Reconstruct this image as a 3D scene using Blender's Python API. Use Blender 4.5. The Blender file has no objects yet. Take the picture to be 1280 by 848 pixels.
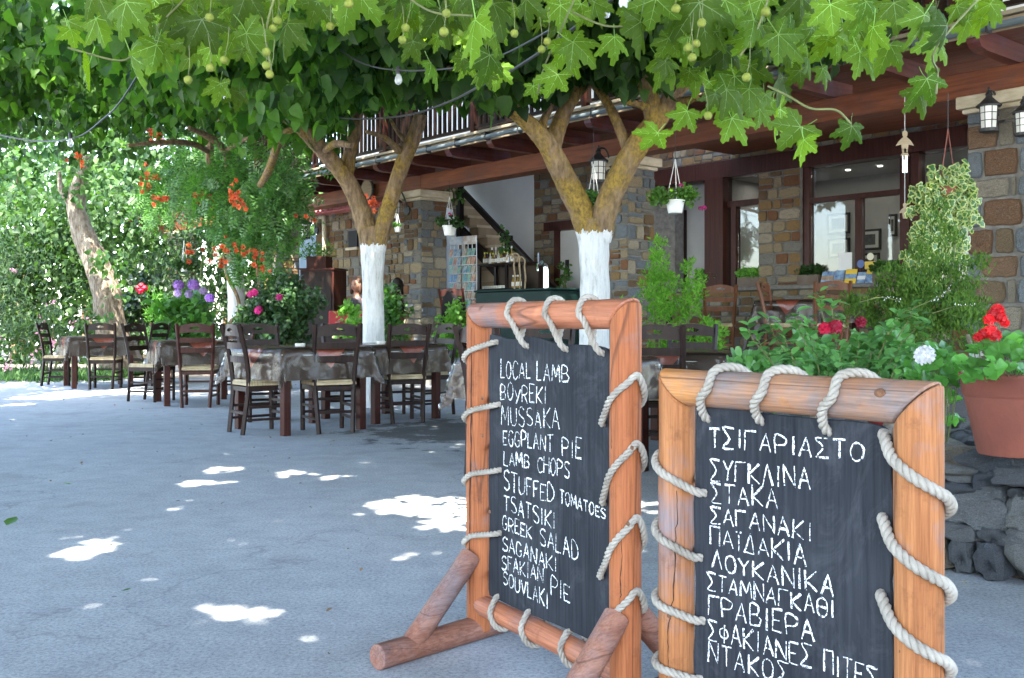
import bpy, bmesh, math, random
import numpy as np
from mathutils import Vector, Matrix, Euler, noise as mnoise
from math import sin, cos, pi, radians, sqrt, atan2
C = bpy.context.scene
COL = C.collection
# ---------------------------------------------------------------- camera, sky, sun, exposure
F = 1280.0; HY = 402.0                       # focal length and horizon row, for the 1280x848 photograph
cam = bpy.data.objects.new('camera', bpy.data.cameras.new('camera')); COL.objects.link(cam)
cam.location = (0, 0, 1.0); cam.rotation_euler = (pi/2, 0, 0)
cam.data.sensor_width = 36; cam.data.lens = 36; cam.data.shift_y = -22/1280
cam.data.clip_start = 0.05; cam.data.clip_end = 1000
C.camera = cam
SUN_EL = radians(62); SUN_AZ = radians(187)     # azimuth clockwise from +Y (view direction): behind the camera
wd = bpy.data.worlds.new('World'); C.world = wd; wd.use_nodes = True
nt = wd.node_tree; nt.nodes.clear()
sky = nt.nodes.new('ShaderNodeTexSky'); sky.sky_type = 'NISHITA'; sky.sun_disc = False
sky.sun_elevation = SUN_EL; sky.sun_rotation = SUN_AZ; sky.dust_density = 1.6; sky.air_density = 1.0
bg = nt.nodes.new('ShaderNodeBackground'); bg.inputs[1].default_value = 0.15
wo = nt.nodes.new('ShaderNodeOutputWorld')
nt.links.new(sky.outputs[0], bg.inputs[0]); nt.links.new(bg.outputs[0], wo.inputs[0])
sl = bpy.data.lights.new('sun', 'SUN'); sl.energy = 2.5; sl.angle = radians(0.5); sl.color = (1, .95, .86)
so = bpy.data.objects.new('sun', sl); COL.objects.link(so)
sd = Vector((cos(SUN_EL)*sin(SUN_AZ), cos(SUN_EL)*cos(SUN_AZ), sin(SUN_EL)))
so.rotation_euler = sd.to_track_quat('Z', 'Y').to_euler(); so.location = sd*30
C.view_settings.view_transform = 'Standard'; C.view_settings.look = 'None'
C.view_settings.exposure = 3.75; C.view_settings.gamma = 1
C.cycles.use_denoising = True
C.cycles.max_bounces = 7; C.cycles.transparent_max_bounces = 12
C.cycles.diffuse_bounces = 4; C.cycles.transmission_bounces = 5

# ---------------------------------------------------------------- projection helpers
def W(x, y, Y): return Vector(((x-640)*Y/F, Y, 1+(HY-y)*Y/F))
def G(x, y, z=0.0):
    Y = (1-z)*F/(y-HY); return Vector(((x-640)*Y/F, Y, z))
O2 = Vector((1.45, 12.8, 0)); DU = Vector((-.6476, .7619, 0)); NV = Vector((.7619, .6476, 0))
BROT = atan2(-.7619, .6476)
def B(s, v, w): return O2 - DU*s + NV*v + Vector((0, 0, w))   # building frame: s to the right-near, v into the building
def BS(x, v):                                                # photo column -> s on the building plane v
    k = (x-640)/F
    return (k*(12.8+.6476*v)-(1.45+.7619*v))/(.6476+.7619*k)
def BW(x, y, v):
    s = BS(x, v); p = B(s, v, 0); return s, 1+(HY-y)*p.y/F

# ---------------------------------------------------------------- objects helpers
def tag(o, label=None, cat=None, group=None, kind=None):
    if label: o['label'] = label
    if cat: o['category'] = cat
    if group: o['group'] = group
    if kind: o['kind'] = kind
    return o
def empty(name, loc=(0, 0, 0), rz=0.0, label=None, cat=None, group=None):
    o = bpy.data.objects.new(name, None); COL.objects.link(o); o.empty_display_size = .1
    o.location = loc; o.rotation_euler = (0, 0, rz)
    return tag(o, label, cat, group)
KIDS = {}
def link(name, me, parent=None, loc=(0, 0, 0), rot=(0, 0, 0), scale=(1, 1, 1)):
    o = bpy.data.objects.new(name, me); COL.objects.link(o)
    if parent is not None:
        o.parent = parent; KIDS.setdefault(parent.name, []).append(o)
    o.location = loc; o.rotation_euler = rot; o.scale = scale
    return o
def copy_tree(o, parent=None, mat_swap=None):
    c = o.copy(); COL.objects.link(c)
    if parent is not None:
        c.parent = parent; KIDS.setdefault(parent.name, []).append(c)
    if mat_swap and c.type == 'MESH' and len(c.material_slots):
        m0 = o.material_slots[0].material
        if m0 in mat_swap:
            c.material_slots[0].link = 'OBJECT'; c.material_slots[0].material = mat_swap[m0]
    for k in list(KIDS.get(o.name, [])): copy_tree(k, c, mat_swap)
    return c

class MB:
    def __init__(s): s.v = []; s.f = []; s.m = []; s.mi = 0
    def add(s, vs, fs):
        n = len(s.v); s.v.extend([tuple(p) for p in vs]); s.f.extend([tuple(i+n for i in f) for f in fs]); s.m.extend([s.mi]*len(fs)); return s
    def box(s, x0, x1, y0, y1, z0, z1):
        x0, x1 = min(x0, x1), max(x0, x1); y0, y1 = min(y0, y1), max(y0, y1); z0, z1 = min(z0, z1), max(z0, z1)
        return s.add([(x0,y0,z0),(x1,y0,z0),(x1,y1,z0),(x0,y1,z0),(x0,y0,z1),(x1,y0,z1),(x1,y1,z1),(x0,y1,z1)],
              [(0,3,2,1),(4,5,6,7),(0,1,5,4),(1,2,6,5),(2,3,7,6),(3,0,4,7)])
    def bar(s, a, b, w, h, up=(0, 0, 1)):           # rectangular bar from a to b
        a = Vector(a); b = Vector(b); d = (b-a).normalized(); u = Vector(up)
        if abs(d.dot(u)) > .98: u = Vector((0, 1, 0))
        r = d.cross(u).normalized(); u = r.cross(d)
        vs = []
        for p in (a, b):
            for i, j in ((-1,-1),(1,-1),(1,1),(-1,1)): vs.append(p+r*(i*w/2)+u*(j*h/2))
        return s.add(vs, [(3,2,1,0),(4,5,6,7),(0,1,5,4),(1,2,6,5),(2,3,7,6),(3,0,4,7)])
    def tube(s, pts, rad, n=8, caps=True, jit=0, seed=0, ph=0.0):
        pts = [Vector(p) for p in pts]; N = len(pts)
        if not hasattr(rad, '__len__'): rad = [rad]*N
        rnd = random.Random(seed); vs = []; fs = []
        t0 = (pts[1]-pts[0]).normalized()
        u = t0.orthogonal().normalized()
        if abs(t0.z) < .9: u = (Vector((0, 0, 1))-t0*t0.z).normalized()
        for i, p in enumerate(pts):
            t = (pts[min(i+1, N-1)]-pts[max(i-1, 0)]).normalized()
            u = (u-t*u.dot(t)).normalized(); w = t.cross(u)
            for k in range(n):
                a = 2*pi*k/n+ph; r = rad[i]
                if jit: r *= 1+jit*(mnoise.noise(p*1.7+Vector((cos(a), sin(a), seed))*1.3))+jit*.3*rnd.uniform(-1, 1)
                vs.append(p+(u*cos(a)+w*sin(a))*r)
        for i in range(N-1):
            for k in range(n):
                k2 = (k+1) % n; fs.append((i*n+k, i*n+k2, (i+1)*n+k2, (i+1)*n+k))
        if caps: fs.append(tuple(range(n-1, -1, -1))); fs.append(tuple((N-1)*n+k for k in range(n)))
        return s.add(vs, fs)
    def lathe(s, prof, c=(0, 0, 0), n=20):          # prof = [(r,z)...]
        c = Vector(c); vs = []; fs = []
        for r, z in prof:
            for k in range(n): a = 2*pi*k/n; vs.append(c+Vector((r*cos(a), r*sin(a), z)))
        for i in range(len(prof)-1):
            for k in range(n):
                k2 = (k+1) % n; fs.append((i*n+k, i*n+k2, (i+1)*n+k2, (i+1)*n+k))
        fs.append(tuple(range(n-1, -1, -1))); fs.append(tuple((len(prof)-1)*n+k for k in range(n)))
        return s.add(vs, fs)
    def prism(s, poly, y0, y1):                     # poly in (x,z), extruded along y
        n = len(poly); vs = [(x, y0, z) for x, z in poly]+[(x, y1, z) for x, z in poly]
        fs = [tuple(range(n)), tuple(range(2*n-1, n-1, -1))]
        for k in range(n): k2 = (k+1) % n; fs.append((k, n+k, n+k2, k2))
        return s.add(vs, fs)
    def slab(s, poly, z0, z1):                      # poly in (x,y), extruded along z
        n = len(poly); vs = [(x, y, z0) for x, y in poly]+[(x, y, z1) for x, y in poly]
        fs = [tuple(range(n-1, -1, -1)), tuple(range(n, 2*n))]
        for k in range(n): k2 = (k+1) % n; fs.append((k, k2, n+k2, n+k))
        return s.add(vs, fs)
    def blob(s, c, r, seg=8, rings=6, jit=0.0, seed=0):
        c = Vector(c)
        if not hasattr(r, '__len__'): r = (r, r, r)
        vs = [c+Vector((0, 0, -r[2]))]; fs = []
        for i in range(1, rings):
            t = pi*i/rings
            for k in range(seg):
                a = 2*pi*k/seg; d = Vector((sin(t)*cos(a), sin(t)*sin(a), -cos(t)))
                j = 1+jit*mnoise.noise(d*1.8+Vector((seed*3.1, seed, 0)))
                vs.append(c+Vector((d.x*r[0], d.y*r[1], d.z*r[2]))*j)
        vs.append(c+Vector((0, 0, r[2])))
        for k in range(seg): fs.append((0, 1+(k+1) % seg, 1+k))
        for i in range(rings-2):
            for k in range(seg):
                a = 1+i*seg; k2 = (k+1) % seg; fs.append((a+k, a+k2, a+seg+k2, a+seg+k))
        L = 1+(rings-2)*seg; T = len(vs)-1
        for k in range(seg): fs.append((L+k, L+(k+1) % seg, T))
        return s.add(vs, fs)
    def mesh(s, name, mats, smooth=False, sharp=35):
        me = bpy.data.meshes.new(name); me.from_pydata(s.v, [], s.f)
        if not isinstance(mats, (list, tuple)): mats = [mats]
        for m in mats: me.materials.append(m)
        if len(mats) > 1: me.polygons.foreach_set('material_index', s.m)
        if smooth:
            me.polygons.foreach_set('use_smooth', [True]*len(me.polygons))
            me.set_sharp_from_angle(angle=radians(sharp))
        me.update(); return me
    def build(s, name, mats, parent=None, loc=(0, 0, 0), rot=(0, 0, 0), smooth=False, bevel=0, sharp=35):
        o = link(name, s.mesh(name, mats, smooth, sharp), parent, loc, rot)
        if bevel:
            md = o.modifiers.new('bevel', 'BEVEL'); md.width = bevel; md.segments = 2; md.limit_method = 'ANGLE'; md.angle_limit = radians(40)
        return o
def bx(name, mat, parent, x0, x1, y0, y1, z0, z1, bevel=0):
    return MB().box(x0, x1, y0, y1, z0, z1).build(name, mat, parent, bevel=bevel)
def spline(pts, n=6):
    pts = [Vector(p) for p in pts]; P = [pts[0]*2-pts[1]]+pts+[pts[-1]*2-pts[-2]]; out = []
    for i in range(1, len(P)-2):
        a, b, c, d = P[i-1:i+3]
        for k in range(n):
            t = k/n; out.append(.5*((2*b)+(c-a)*t+(2*a-5*b+4*c-d)*t*t+(3*b-a-3*c+d)*t**3))
    out.append(pts[-1]); return out

# ---------------------------------------------------------------- materials
def srgb(r, g, b):
    f = lambda c: (c/255/12.92) if c/255 <= .04045 else ((c/255+.055)/1.055)**2.4
    return (f(r), f(g), f(b), 1)
def newmat(name):
    m = bpy.data.materials.new(name); m.use_nodes = True; t = m.node_tree
    return m, t, t.nodes['Principled BSDF'], t.nodes['Material Output']
def N(t, typ, **kw):
    n = t.nodes.new(typ)
    for k, v in kw.items():
        if k.startswith('i_'): n.inputs[int(k[2:])].default_value = v
        else: setattr(n, k, v)
    return n
def ramp(t, stops, fac, interp='LINEAR'):
    r = N(t, 'ShaderNodeValToRGB'); r.color_ramp.interpolation = interp
    e = r.color_ramp.elements
    while len(e) < len(stops): e.new(.5)
    for i, (p, c) in enumerate(stops): e[i].position = p; e[i].color = c if len(c) == 4 else (*c, 1)
    t.links.new(fac, r.inputs[0]); return r
def coords(t, stretch=(1, 1, 1), rnd=True, kind='Object'):
    tc = N(t, 'ShaderNodeTexCoord'); mp = N(t, 'ShaderNodeMapping'); mp.inputs['Scale'].default_value = stretch
    t.links.new(tc.outputs[kind], mp.inputs[0])
    if rnd:
        oi = N(t, 'ShaderNodeObjectInfo'); mu = N(t, 'ShaderNodeMath', operation='MULTIPLY', i_1=37.0)
        t.links.new(oi.outputs['Random'], mu.inputs[0]); t.links.new(mu.outputs[0], mp.inputs['Location'])
    return mp.outputs[0]
def noise(t, co, scale, detail=4, rough=.6, dist=0):
    n = N(t, 'ShaderNodeTexNoise'); n.inputs['Scale'].default_value = scale; n.inputs['Detail'].default_value = detail
    n.inputs['Roughness'].default_value = rough; n.inputs['Distortion'].default_value = dist
    t.links.new(co, n.inputs['Vector']); return n.outputs['Fac']
def bump(t, b, h, strength=.3, dist=.01):
    n = N(t, 'ShaderNodeBump'); n.inputs['Strength'].default_value = strength; n.inputs['Distance'].default_value = dist
    t.links.new(h, n.inputs['Height']); t.links.new(n.outputs[0], b.inputs['Normal'])
def mix(t, fac, a, b, mode='MIX'):
    n = N(t, 'ShaderNodeMix', data_type='RGBA', blend_type=mode)
    if isinstance(fac, (int, float)): n.inputs[0].default_value = fac
    else: t.links.new(fac, n.inputs[0])
    for s_, i in ((a, 6), (b, 7)):
        if isinstance(s_, (tuple, list)): n.inputs[i].default_value = s_ if len(s_) == 4 else (*s_, 1)
        else: t.links.new(s_, n.inputs[i])
    return n.outputs[2]
def pmat(name, c1, c2, scale=8, rough=.7, bmp=.2, bscale=None, metal=0, coat=0, stretch=(1,1,1), spread=(.3,.7), bdist=.01, spec=.5, rnd=True):
    m, t, b, o = newmat(name); co = coords(t, stretch, rnd)
    r = ramp(t, [(spread[0], c1), (spread[1], c2)], noise(t, co, scale, 6))
    t.links.new(r.outputs[0], b.inputs['Base Color'])
    b.inputs['Roughness'].default_value = rough; b.inputs['Metallic'].default_value = metal
    b.inputs['Coat Weight'].default_value = coat; b.inputs['Coat Roughness'].default_value = .15
    b.inputs['Specular IOR Level'].default_value = spec
    if bmp: bump(t, b, noise(t, co, bscale or scale*3, 5), bmp, bdist)
    return m
def flat(name, c, rough=.6, metal=0, coat=0):
    m, t, b, o = newmat(name); b.inputs['Base Color'].default_value = c if len(c) == 4 else (*c, 1)
    b.inputs['Roughness'].default_value = rough; b.inputs['Metallic'].default_value = metal; b.inputs['Coat Weight'].default_value = coat
    return m
def leafmat(name, dark, light, trans=.45, rough=.42, transcol=None, spec=.5):
    m, t, b, o = newmat(name); co = coords(t, (1, 1, 1), True)
    g = N(t, 'ShaderNodeNewGeometry')
    rr = ramp(t, [(0, dark), (1, light)], g.outputs['Random Per Island'])
    oi = N(t, 'ShaderNodeObjectInfo')
    hs = N(t, 'ShaderNodeHueSaturation'); t.links.new(rr.outputs[0], hs.inputs['Color'])
    mr = N(t, 'ShaderNodeMapRange'); mr.inputs[3].default_value = .5; mr.inputs[4].default_value = 1.5
    t.links.new(oi.outputs['Random'], mr.inputs[0]); t.links.new(mr.outputs[0], hs.inputs['Value'])
    nn = noise(t, co, 30, 3); mv = mix(t, nn, (.75, .75, .75), (1.25, 1.25, 1.25))
    c = mix(t, 1.0, hs.outputs[0], mv, 'MULTIPLY')
    t.links.new(c, b.inputs['Base Color']); b.inputs['Roughness'].default_value = rough; b.inputs['Specular IOR Level'].default_value = spec
    tr = N(t, 'ShaderNodeBsdfTranslucent')
    tc = mix(t, 1.0, c, transcol or (1.5, 1.75, .55), 'MULTIPLY'); t.links.new(tc, tr.inputs[0])
    ms = N(t, 'ShaderNodeMixShader', i_0=trans); t.links.new(b.outputs[0], ms.inputs[1]); t.links.new(tr.outputs[0], ms.inputs[2])
    t.links.new(ms.outputs[0], o.inputs[0]); return m

M = {}
M['leaf_mulberry'] = leafmat('leaf_mulberry', (.010, .036, .009), (.075, .165, .03), .5, .5, (1.5, 1.75, .5), .22)
M['leaf_plane'] = leafmat('leaf_plane', (.035, .10, .010), (.12, .205, .018), .52, .55, (1.8, 1.6, .3), .2)
M['leaf_vein'] = leafmat('leaf_vein', (.22, .33, .09), (.26, .38, .12), .5)
M['leaf_bush'] = leafmat('leaf_bush', (.07, .19, .055), (.15, .33, .10), .3, .35)
M['leaf_rose'] = leafmat('leaf_rose', (.02, .055, .02), (.05, .11, .035), .25)
M['leaf_light'] = leafmat('leaf_light', (.08, .20, .03), (.15, .32, .05), .4)
M['leaf_thuja'] = leafmat('leaf_thuja', (.022, .055, .010), (.075, .135, .018), .25, .7, None, .2)
M['leaf_fern'] = leafmat('leaf_fern', (.07, .19, .02), (.16, .35, .04), .38, .7, None, .2)
M['leaf_vine'] = leafmat('leaf_vine', (.025, .078, .016), (.075, .18, .034), .38)
M['leaf_oleander'] = leafmat('leaf_oleander', (.04, .085, .035), (.11, .18, .075), .3, .5, None, .25)
M['leaf_back'] = leafmat('leaf_back', (.022, .06, .02), (.075, .145, .04), .38, .55, None, .25)
M['leaf_ivy'] = leafmat('leaf_ivy', (.03, .085, .02), (.06, .13, .03), .25)
M['leaf_ivy_edge'] = leafmat('leaf_ivy_edge', (.24, .28, .09), (.36, .39, .15), .3)
M['leaf_geranium'] = leafmat('leaf_geranium', (.05, .17, .03), (.10, .27, .05), .35)
M['fruit'] = pmat('fruit', (.11, .15, .015), (.23, .24, .03), 60, .8, .6, 150, bdist=.003)
M['twig'] = pmat('twig', (.085, .10, .03), (.16, .17, .055), 20, .7, .2)
for nm, c in (('orange', (.60, .10, .025)), ('purple', (.42, .2, .62)), ('lilac', (.5, .38, .65)), ('magenta', (.6, .03, .22)), ('scarlet', (.75, .015, .02)), ('white', (.85, .85, .85)), ('pink', (.7, .3, .42)), ('crimson', (.5, .01, .05)), ('yellow', (.75, .5, .05))):
    M['petal_'+nm] = leafmat('petal_'+nm, tuple(x*.8 for x in c), tuple(min(1, x*1.15) for x in c), .35, .6, (1.2, 1.1, 1.1))

def bark_mat(name, lichen=0.5, white_top=None, pale=False):
    m, t, b, o = newmat(name); co = coords(t, (1, 1, .35), True)
    n1 = noise(t, co, 22, 6); c = ramp(t, [(.3, (.10, .065, .035)), (.62, (.32, .215, .125) if not pale else (.34, .285, .22))], n1).outputs[0]
    co2 = coords(t, (1, 1, .7), True)
    n2 = noise(t, co2, 2.6, 6, .7)
    lf = ramp(t, [(.62-.25*lichen, (0, 0, 0)), (.72-.2*lichen, (1, 1, 1))], n2).outputs[0]
    n3 = noise(t, co2, 35, 3)
    lc = ramp(t, [(.35, (.15, .10, .035)), (.62, (.36, .23, .045))], n3).outputs[0]
    if lichen: c = mix(t, lf, c, lc)
    b.inputs['Roughness'].default_value = .85
    wv = noise(t, coords(t, (1, 1, .18), True), 34, 5, .7)
    h = wv
    if white_top is not None:
        g = N(t, 'ShaderNodeNewGeometry'); sp = N(t, 'ShaderNodeSeparateXYZ'); t.links.new(g.outputs['Position'], sp.inputs[0])
        ad = N(t, 'ShaderNodeMath', operation='MULTIPLY_ADD'); t.links.new(n3, ad.inputs[0]); ad.inputs[1].default_value = .16; t.links.new(sp.outputs[2], ad.inputs[2])
        ct = N(t, 'ShaderNodeMath', operation='LESS_THAN'); t.links.new(ad.outputs[0], ct.inputs[0]); ct.inputs[1].default_value = white_top+.07
        wc = ramp(t, [(.3, (.36, .35, .32)), (.42, (.62, .62, .6)), (.6, (.74, .74, .73))], noise(t, coords(t, (1, 1, .25), True), 16, 6, .7)).outputs[0]
        c = mix(t, ct.outputs[0], c, wc)
    t.links.new(c, b.inputs['Base Color']); b.inputs['Specular IOR Level'].default_value = .2; bump(t, b, h, 1.0, .04); return m
M['bark_lichen'] = bark_mat('bark_lichen', .9)
M['bark_plain'] = bark_mat('bark_plain', 0.35)
M['bark_old'] = bark_mat('bark_old', 0, None, True)

def wood_mat(name, axis, c1, c2, weather=0.0, rough=.5, coat=.15, crack=True, wcol=(.26, .2, .2)):
    if not crack: coat *= .25
    else: coat = 0; rough = .68
    st = [9, 9, 9]; st[axis] = .6
    m, t, b, o = newmat(name); co = coords(t, tuple(st), True)
    n = noise(t, co, 3.2, 6, .6, .6); c = ramp(t, [(.28, c1), (.7, c2)], n).outputs[0]
    co3 = coords(t, (1, 1, 1), True)
    if weather:
        wn = noise(t, co3, 3.0, 5, .7); wf = ramp(t, [(.62-weather*.35, (0, 0, 0)), (.78-weather*.25, (1, 1, 1))], wn).outputs[0]
        c = mix(t, wf, c, mix(t, n, tuple(x*.55 for x in wcol), wcol))
    # knots
    vo = N(t, 'ShaderNodeTexVoronoi'); vo.inputs['Scale'].default_value = 5.0; t.links.new(co3, vo.inputs['Vector'])
    kf = ramp(t, [(.02, (.8, .8, .8)), (.07, (0, 0, 0))], vo.outputs['Distance']).outputs[0]
    c = mix(t, kf, c, (.10, .05, .03))
    h = n
    if crack:
        fine = noise(t, coords(t, tuple(30 if i != axis else 1.0 for i in range(3)), True), 6, 5, .7)
        c = mix(t, 1.0, c, ramp(t, [(.3, (.62, .58, .55)), (.6, (1.1, 1.1, 1.1))], fine).outputs[0], 'MULTIPLY')
        dirt = noise(t, co3, 11, 6, .75); c = mix(t, ramp(t, [(.56, (0, 0, 0)), (.72, (.6, .6, .6))], dirt).outputs[0], c, tuple(x*.45 for x in c1))
        st2 = [1, 1, 1]; st2[axis] = .05
        cn = noise(t, coords(t, tuple(st2), True), 7, 1, .4, 0)
        cr = ramp(t, [(.4945, (0, 0, 0)), (.4985, (.95, .95, .95)), (.502, (0, 0, 0))], cn).outputs[0]
        c = mix(t, cr, c, (.03, .015, .01))
        mu = N(t, 'ShaderNodeMath', operation='MULTIPLY_ADD', i_1=-1.2); t.links.new(cr, mu.inputs[0]); t.links.new(n, mu.inputs[2]); h = mu.outputs[0]
    t.links.new(c, b.inputs['Base Color']); b.inputs['Roughness'].default_value = rough; b.inputs['Coat Weight'].default_value = coat
    b.inputs['Coat Roughness'].default_value = .3; b.inputs['Specular IOR Level'].default_value = .25 if crack else .14
    bump(t, b, h, .35, .006); return m
ORG = ((.25, .072, .024), (.38, .13, .047))
M['pine_z'] = wood_mat('pine_z', 2, *ORG, .12)
M['pine_x'] = wood_mat('pine_x', 0, (.31, .10, .05), (.47, .18, .09), .35)
M['pine2_z'] = wood_mat('pine2_z', 2, (.26, .09, .028), (.39, .16, .058), .3)
M['pine2_x'] = wood_mat('pine2_x', 0, (.36, .13, .035), (.50, .22, .07), .8, wcol=(.27, .21, .19))
M['pine_y'] = wood_mat('pine_y', 1, (.19, .075, .05), (.31, .15, .10), .5)
M['beam'] = wood_mat('beam', 0, (.11, .036, .017), (.23, .078, .036), .3, .5, .1, False, (.16, .07, .05))
M['beam_y'] = wood_mat('beam_y', 1, (.07, .022, .016), (.15, .05, .035), .35, .3, .5, False, (.16, .08, .10))
M['darkwood'] = wood_mat('darkwood', 2, (.010, .006, .0045), (.022, .012, .009), 0, .4, .2, False)
M['redwood'] = wood_mat('redwood', 2, (.030, .009, .0065), (.065, .021, .014), 0, .4, .2, False)
M['tanwood'] = wood_mat('tanwood', 2, (.09, .033, .015), (.17, .07, .033), 0, .4, .3, False)
M['chair'] = wood_mat('chair', 2, (.014, .008, .0065), (.034, .018, .014), .2, .42, .2, False, (.04, .03, .034))
M['palewood'] = wood_mat('palewood', 0, (.22, .165, .10), (.36, .28, .18), 0, .7, 0, False)
M['rush'] = pmat('rush', (.30, .22, .12), (.55, .44, .27), 5, .8, .8, 40, stretch=(1, 14, 1))
M['rope'] = pmat('rope', (.22, .19, .15), (.40, .36, .30), 14, .9, .7, 220, bdist=.002)
M['iron'] = pmat('iron', (.015, .015, .016), (.04, .038, .036), 30, .5, .3, 80)
M['lantern_glass'] = flat('lantern_glass', (.75, .73, .66), .25)
M['chrome'] = flat('chrome', (.7, .7, .72), .15, 1)
M['plaster'] = pmat('plaster', (.68, .68, .68), (.78, .78, .77), 1.2, .9, .08, 60)
M['limestone'] = pmat('limestone', (.36, .29, .18), (.62, .54, .40), 4, .8, .4, 18, stretch=(1, 1, 3))
M['mortar'] = pmat('mortar', (.11, .10, .09), (.21, .195, .17), 14, .95, .7, 60)
M['potwhite'] = flat('potwhite', (.78, .77, .74), .35)
M['terracotta'] = pmat('terracotta', (.15, .05, .035), (.27, .08, .048), 2.2, .6, .15, 60, spec=.25)
M['soil'] = pmat('soil', (.03, .02, .015), (.08, .055, .04), 30, .95, .8)
M['black'] = flat('black', (.008, .008, .009), .7)
M['string'] = flat('string', (.72, .7, .66), .8)
M['cable'] = flat('cable', (.02, .02, .022), .5)
M['chalk'] = None
def chalkmat():
    m, t, b, o = newmat('chalk'); co = coords(t, (1, 1, 1), False)
    b.inputs['Base Color'].default_value = (.78, .78, .76, 1); b.inputs['Roughness'].default_value = .95
    n = noise(t, co, 170, 3, .7); f = ramp(t, [(.38, (0, 0, 0)), (.52, (1, 1, 1))], n)
    tr = N(t, 'ShaderNodeBsdfTransparent'); ms = N(t, 'ShaderNodeMixShader')
    t.links.new(f.outputs[0], ms.inputs[0]); t.links.new(tr.outputs[0], ms.inputs[1]); t.links.new(b.outputs[0], ms.inputs[2]); t.links.new(ms.outputs[0], o.inputs[0])
    return m
M['chalk'] = chalkmat()
def boardmat():
    m, t, b, o = newmat('blackboard'); co = coords(t, (1, 1, 1), True)
    n1 = noise(t, co, 2.2, 5, .65); n2 = noise(t, coords(t, (30, 30, 1.2), True), 3, 4)
    c = ramp(t, [(.3, (.011, .012, .015)), (.75, (.027, .029, .034))], n1).outputs[0]
    c = mix(t, .25, c, ramp(t, [(.3, (.02, .022, .027)), (.7, (.09, .095, .105))], n2).outputs[0])
    sm = noise(t, coords(t, (1.5, 1, .8), True), 5, 6, .75, 1.2)
    sf = ramp(t, [(.52, (0, 0, 0)), (.85, (.3, .3, .3))], sm).outputs[0]
    c = mix(t, sf, c, (.17, .175, .19))
    t.links.new(c, b.inputs['Base Color']); b.inputs['Roughness'].default_value = .7; b.inputs['Specular IOR Level'].default_value = .06; bump(t, b, n2, .12, .003); return m
M['board'] = boardmat()
def stonemat(name, cols, scale=3.0):
    m, t, b, o = newmat(name); oi = N(t, 'ShaderNodeObjectInfo')
    co = coords(t, (1, 1, 1), True)
    stops = [(i/len(cols), c) for i, c in enumerate(cols)]
    base = ramp(t, stops, oi.outputs['Random'], 'CONSTANT').outputs[0]
    n1 = noise(t, co, scale, 6, .7); n2 = noise(t, co, scale*5, 5, .7)
    c = mix(t, ramp(t, [(.5, (0, 0, 0)), (.75, (.55, .55, .55))], n1).outputs[0], base, (.13, .10, .075))
    c = mix(t, ramp(t, [(.55, (0, 0, 0)), (.8, (.45, .45, .45))], n2).outputs[0], c, (.5, .45, .36))
    c = mix(t, 1.0, c, ramp(t, [(.3, (.5, .5, .5)), (.7, (1.3, 1.3, 1.3))], noise(t, co, scale*9, 5, .75)).outputs[0], 'MULTIPLY')
    t.links.new(c, b.inputs['Base Color']); b.inputs['Roughness'].default_value = .9; b.inputs['Specular IOR Level'].default_value = .2
    bump(t, b, n2, 1.0, .03); return m
OCH = (.30, .185, .08); RUST = (.23, .105, .05); TAN = (.36, .28, .17); SLATE = (.19, .215, .235); BRN = (.19, .12, .065); GREY = (.25, .235, .2); PALE = (.42, .36, .26)
M['stone_pillar'] = stonemat('stone_pillar', [TAN, SLATE, RUST, GREY, OCH, SLATE, BRN, TAN, GREY, SLATE, PALE, BRN])
M['stone_ochre'] = stonemat('stone_ochre', [OCH, TAN, RUST, GREY, OCH, BRN, PALE, TAN])
M['stone_slate'] = stonemat('stone_slate', [SLATE, (.22, .25, .275)])
M['stone_rust'] = stonemat('stone_rust', [(.23, .14, .085), (.27, .22, .15), (.19, .105, .06), (.30, .26, .20), (.20, .14, .085)])
M['stone_dark'] = stonemat('stone_dark', [(.15, .155, .16), (.22, .225, .225), (.12, .13, .145), (.27, .27, .255), (.22, .195, .15), (.17, .18, .19)], 5)
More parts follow.
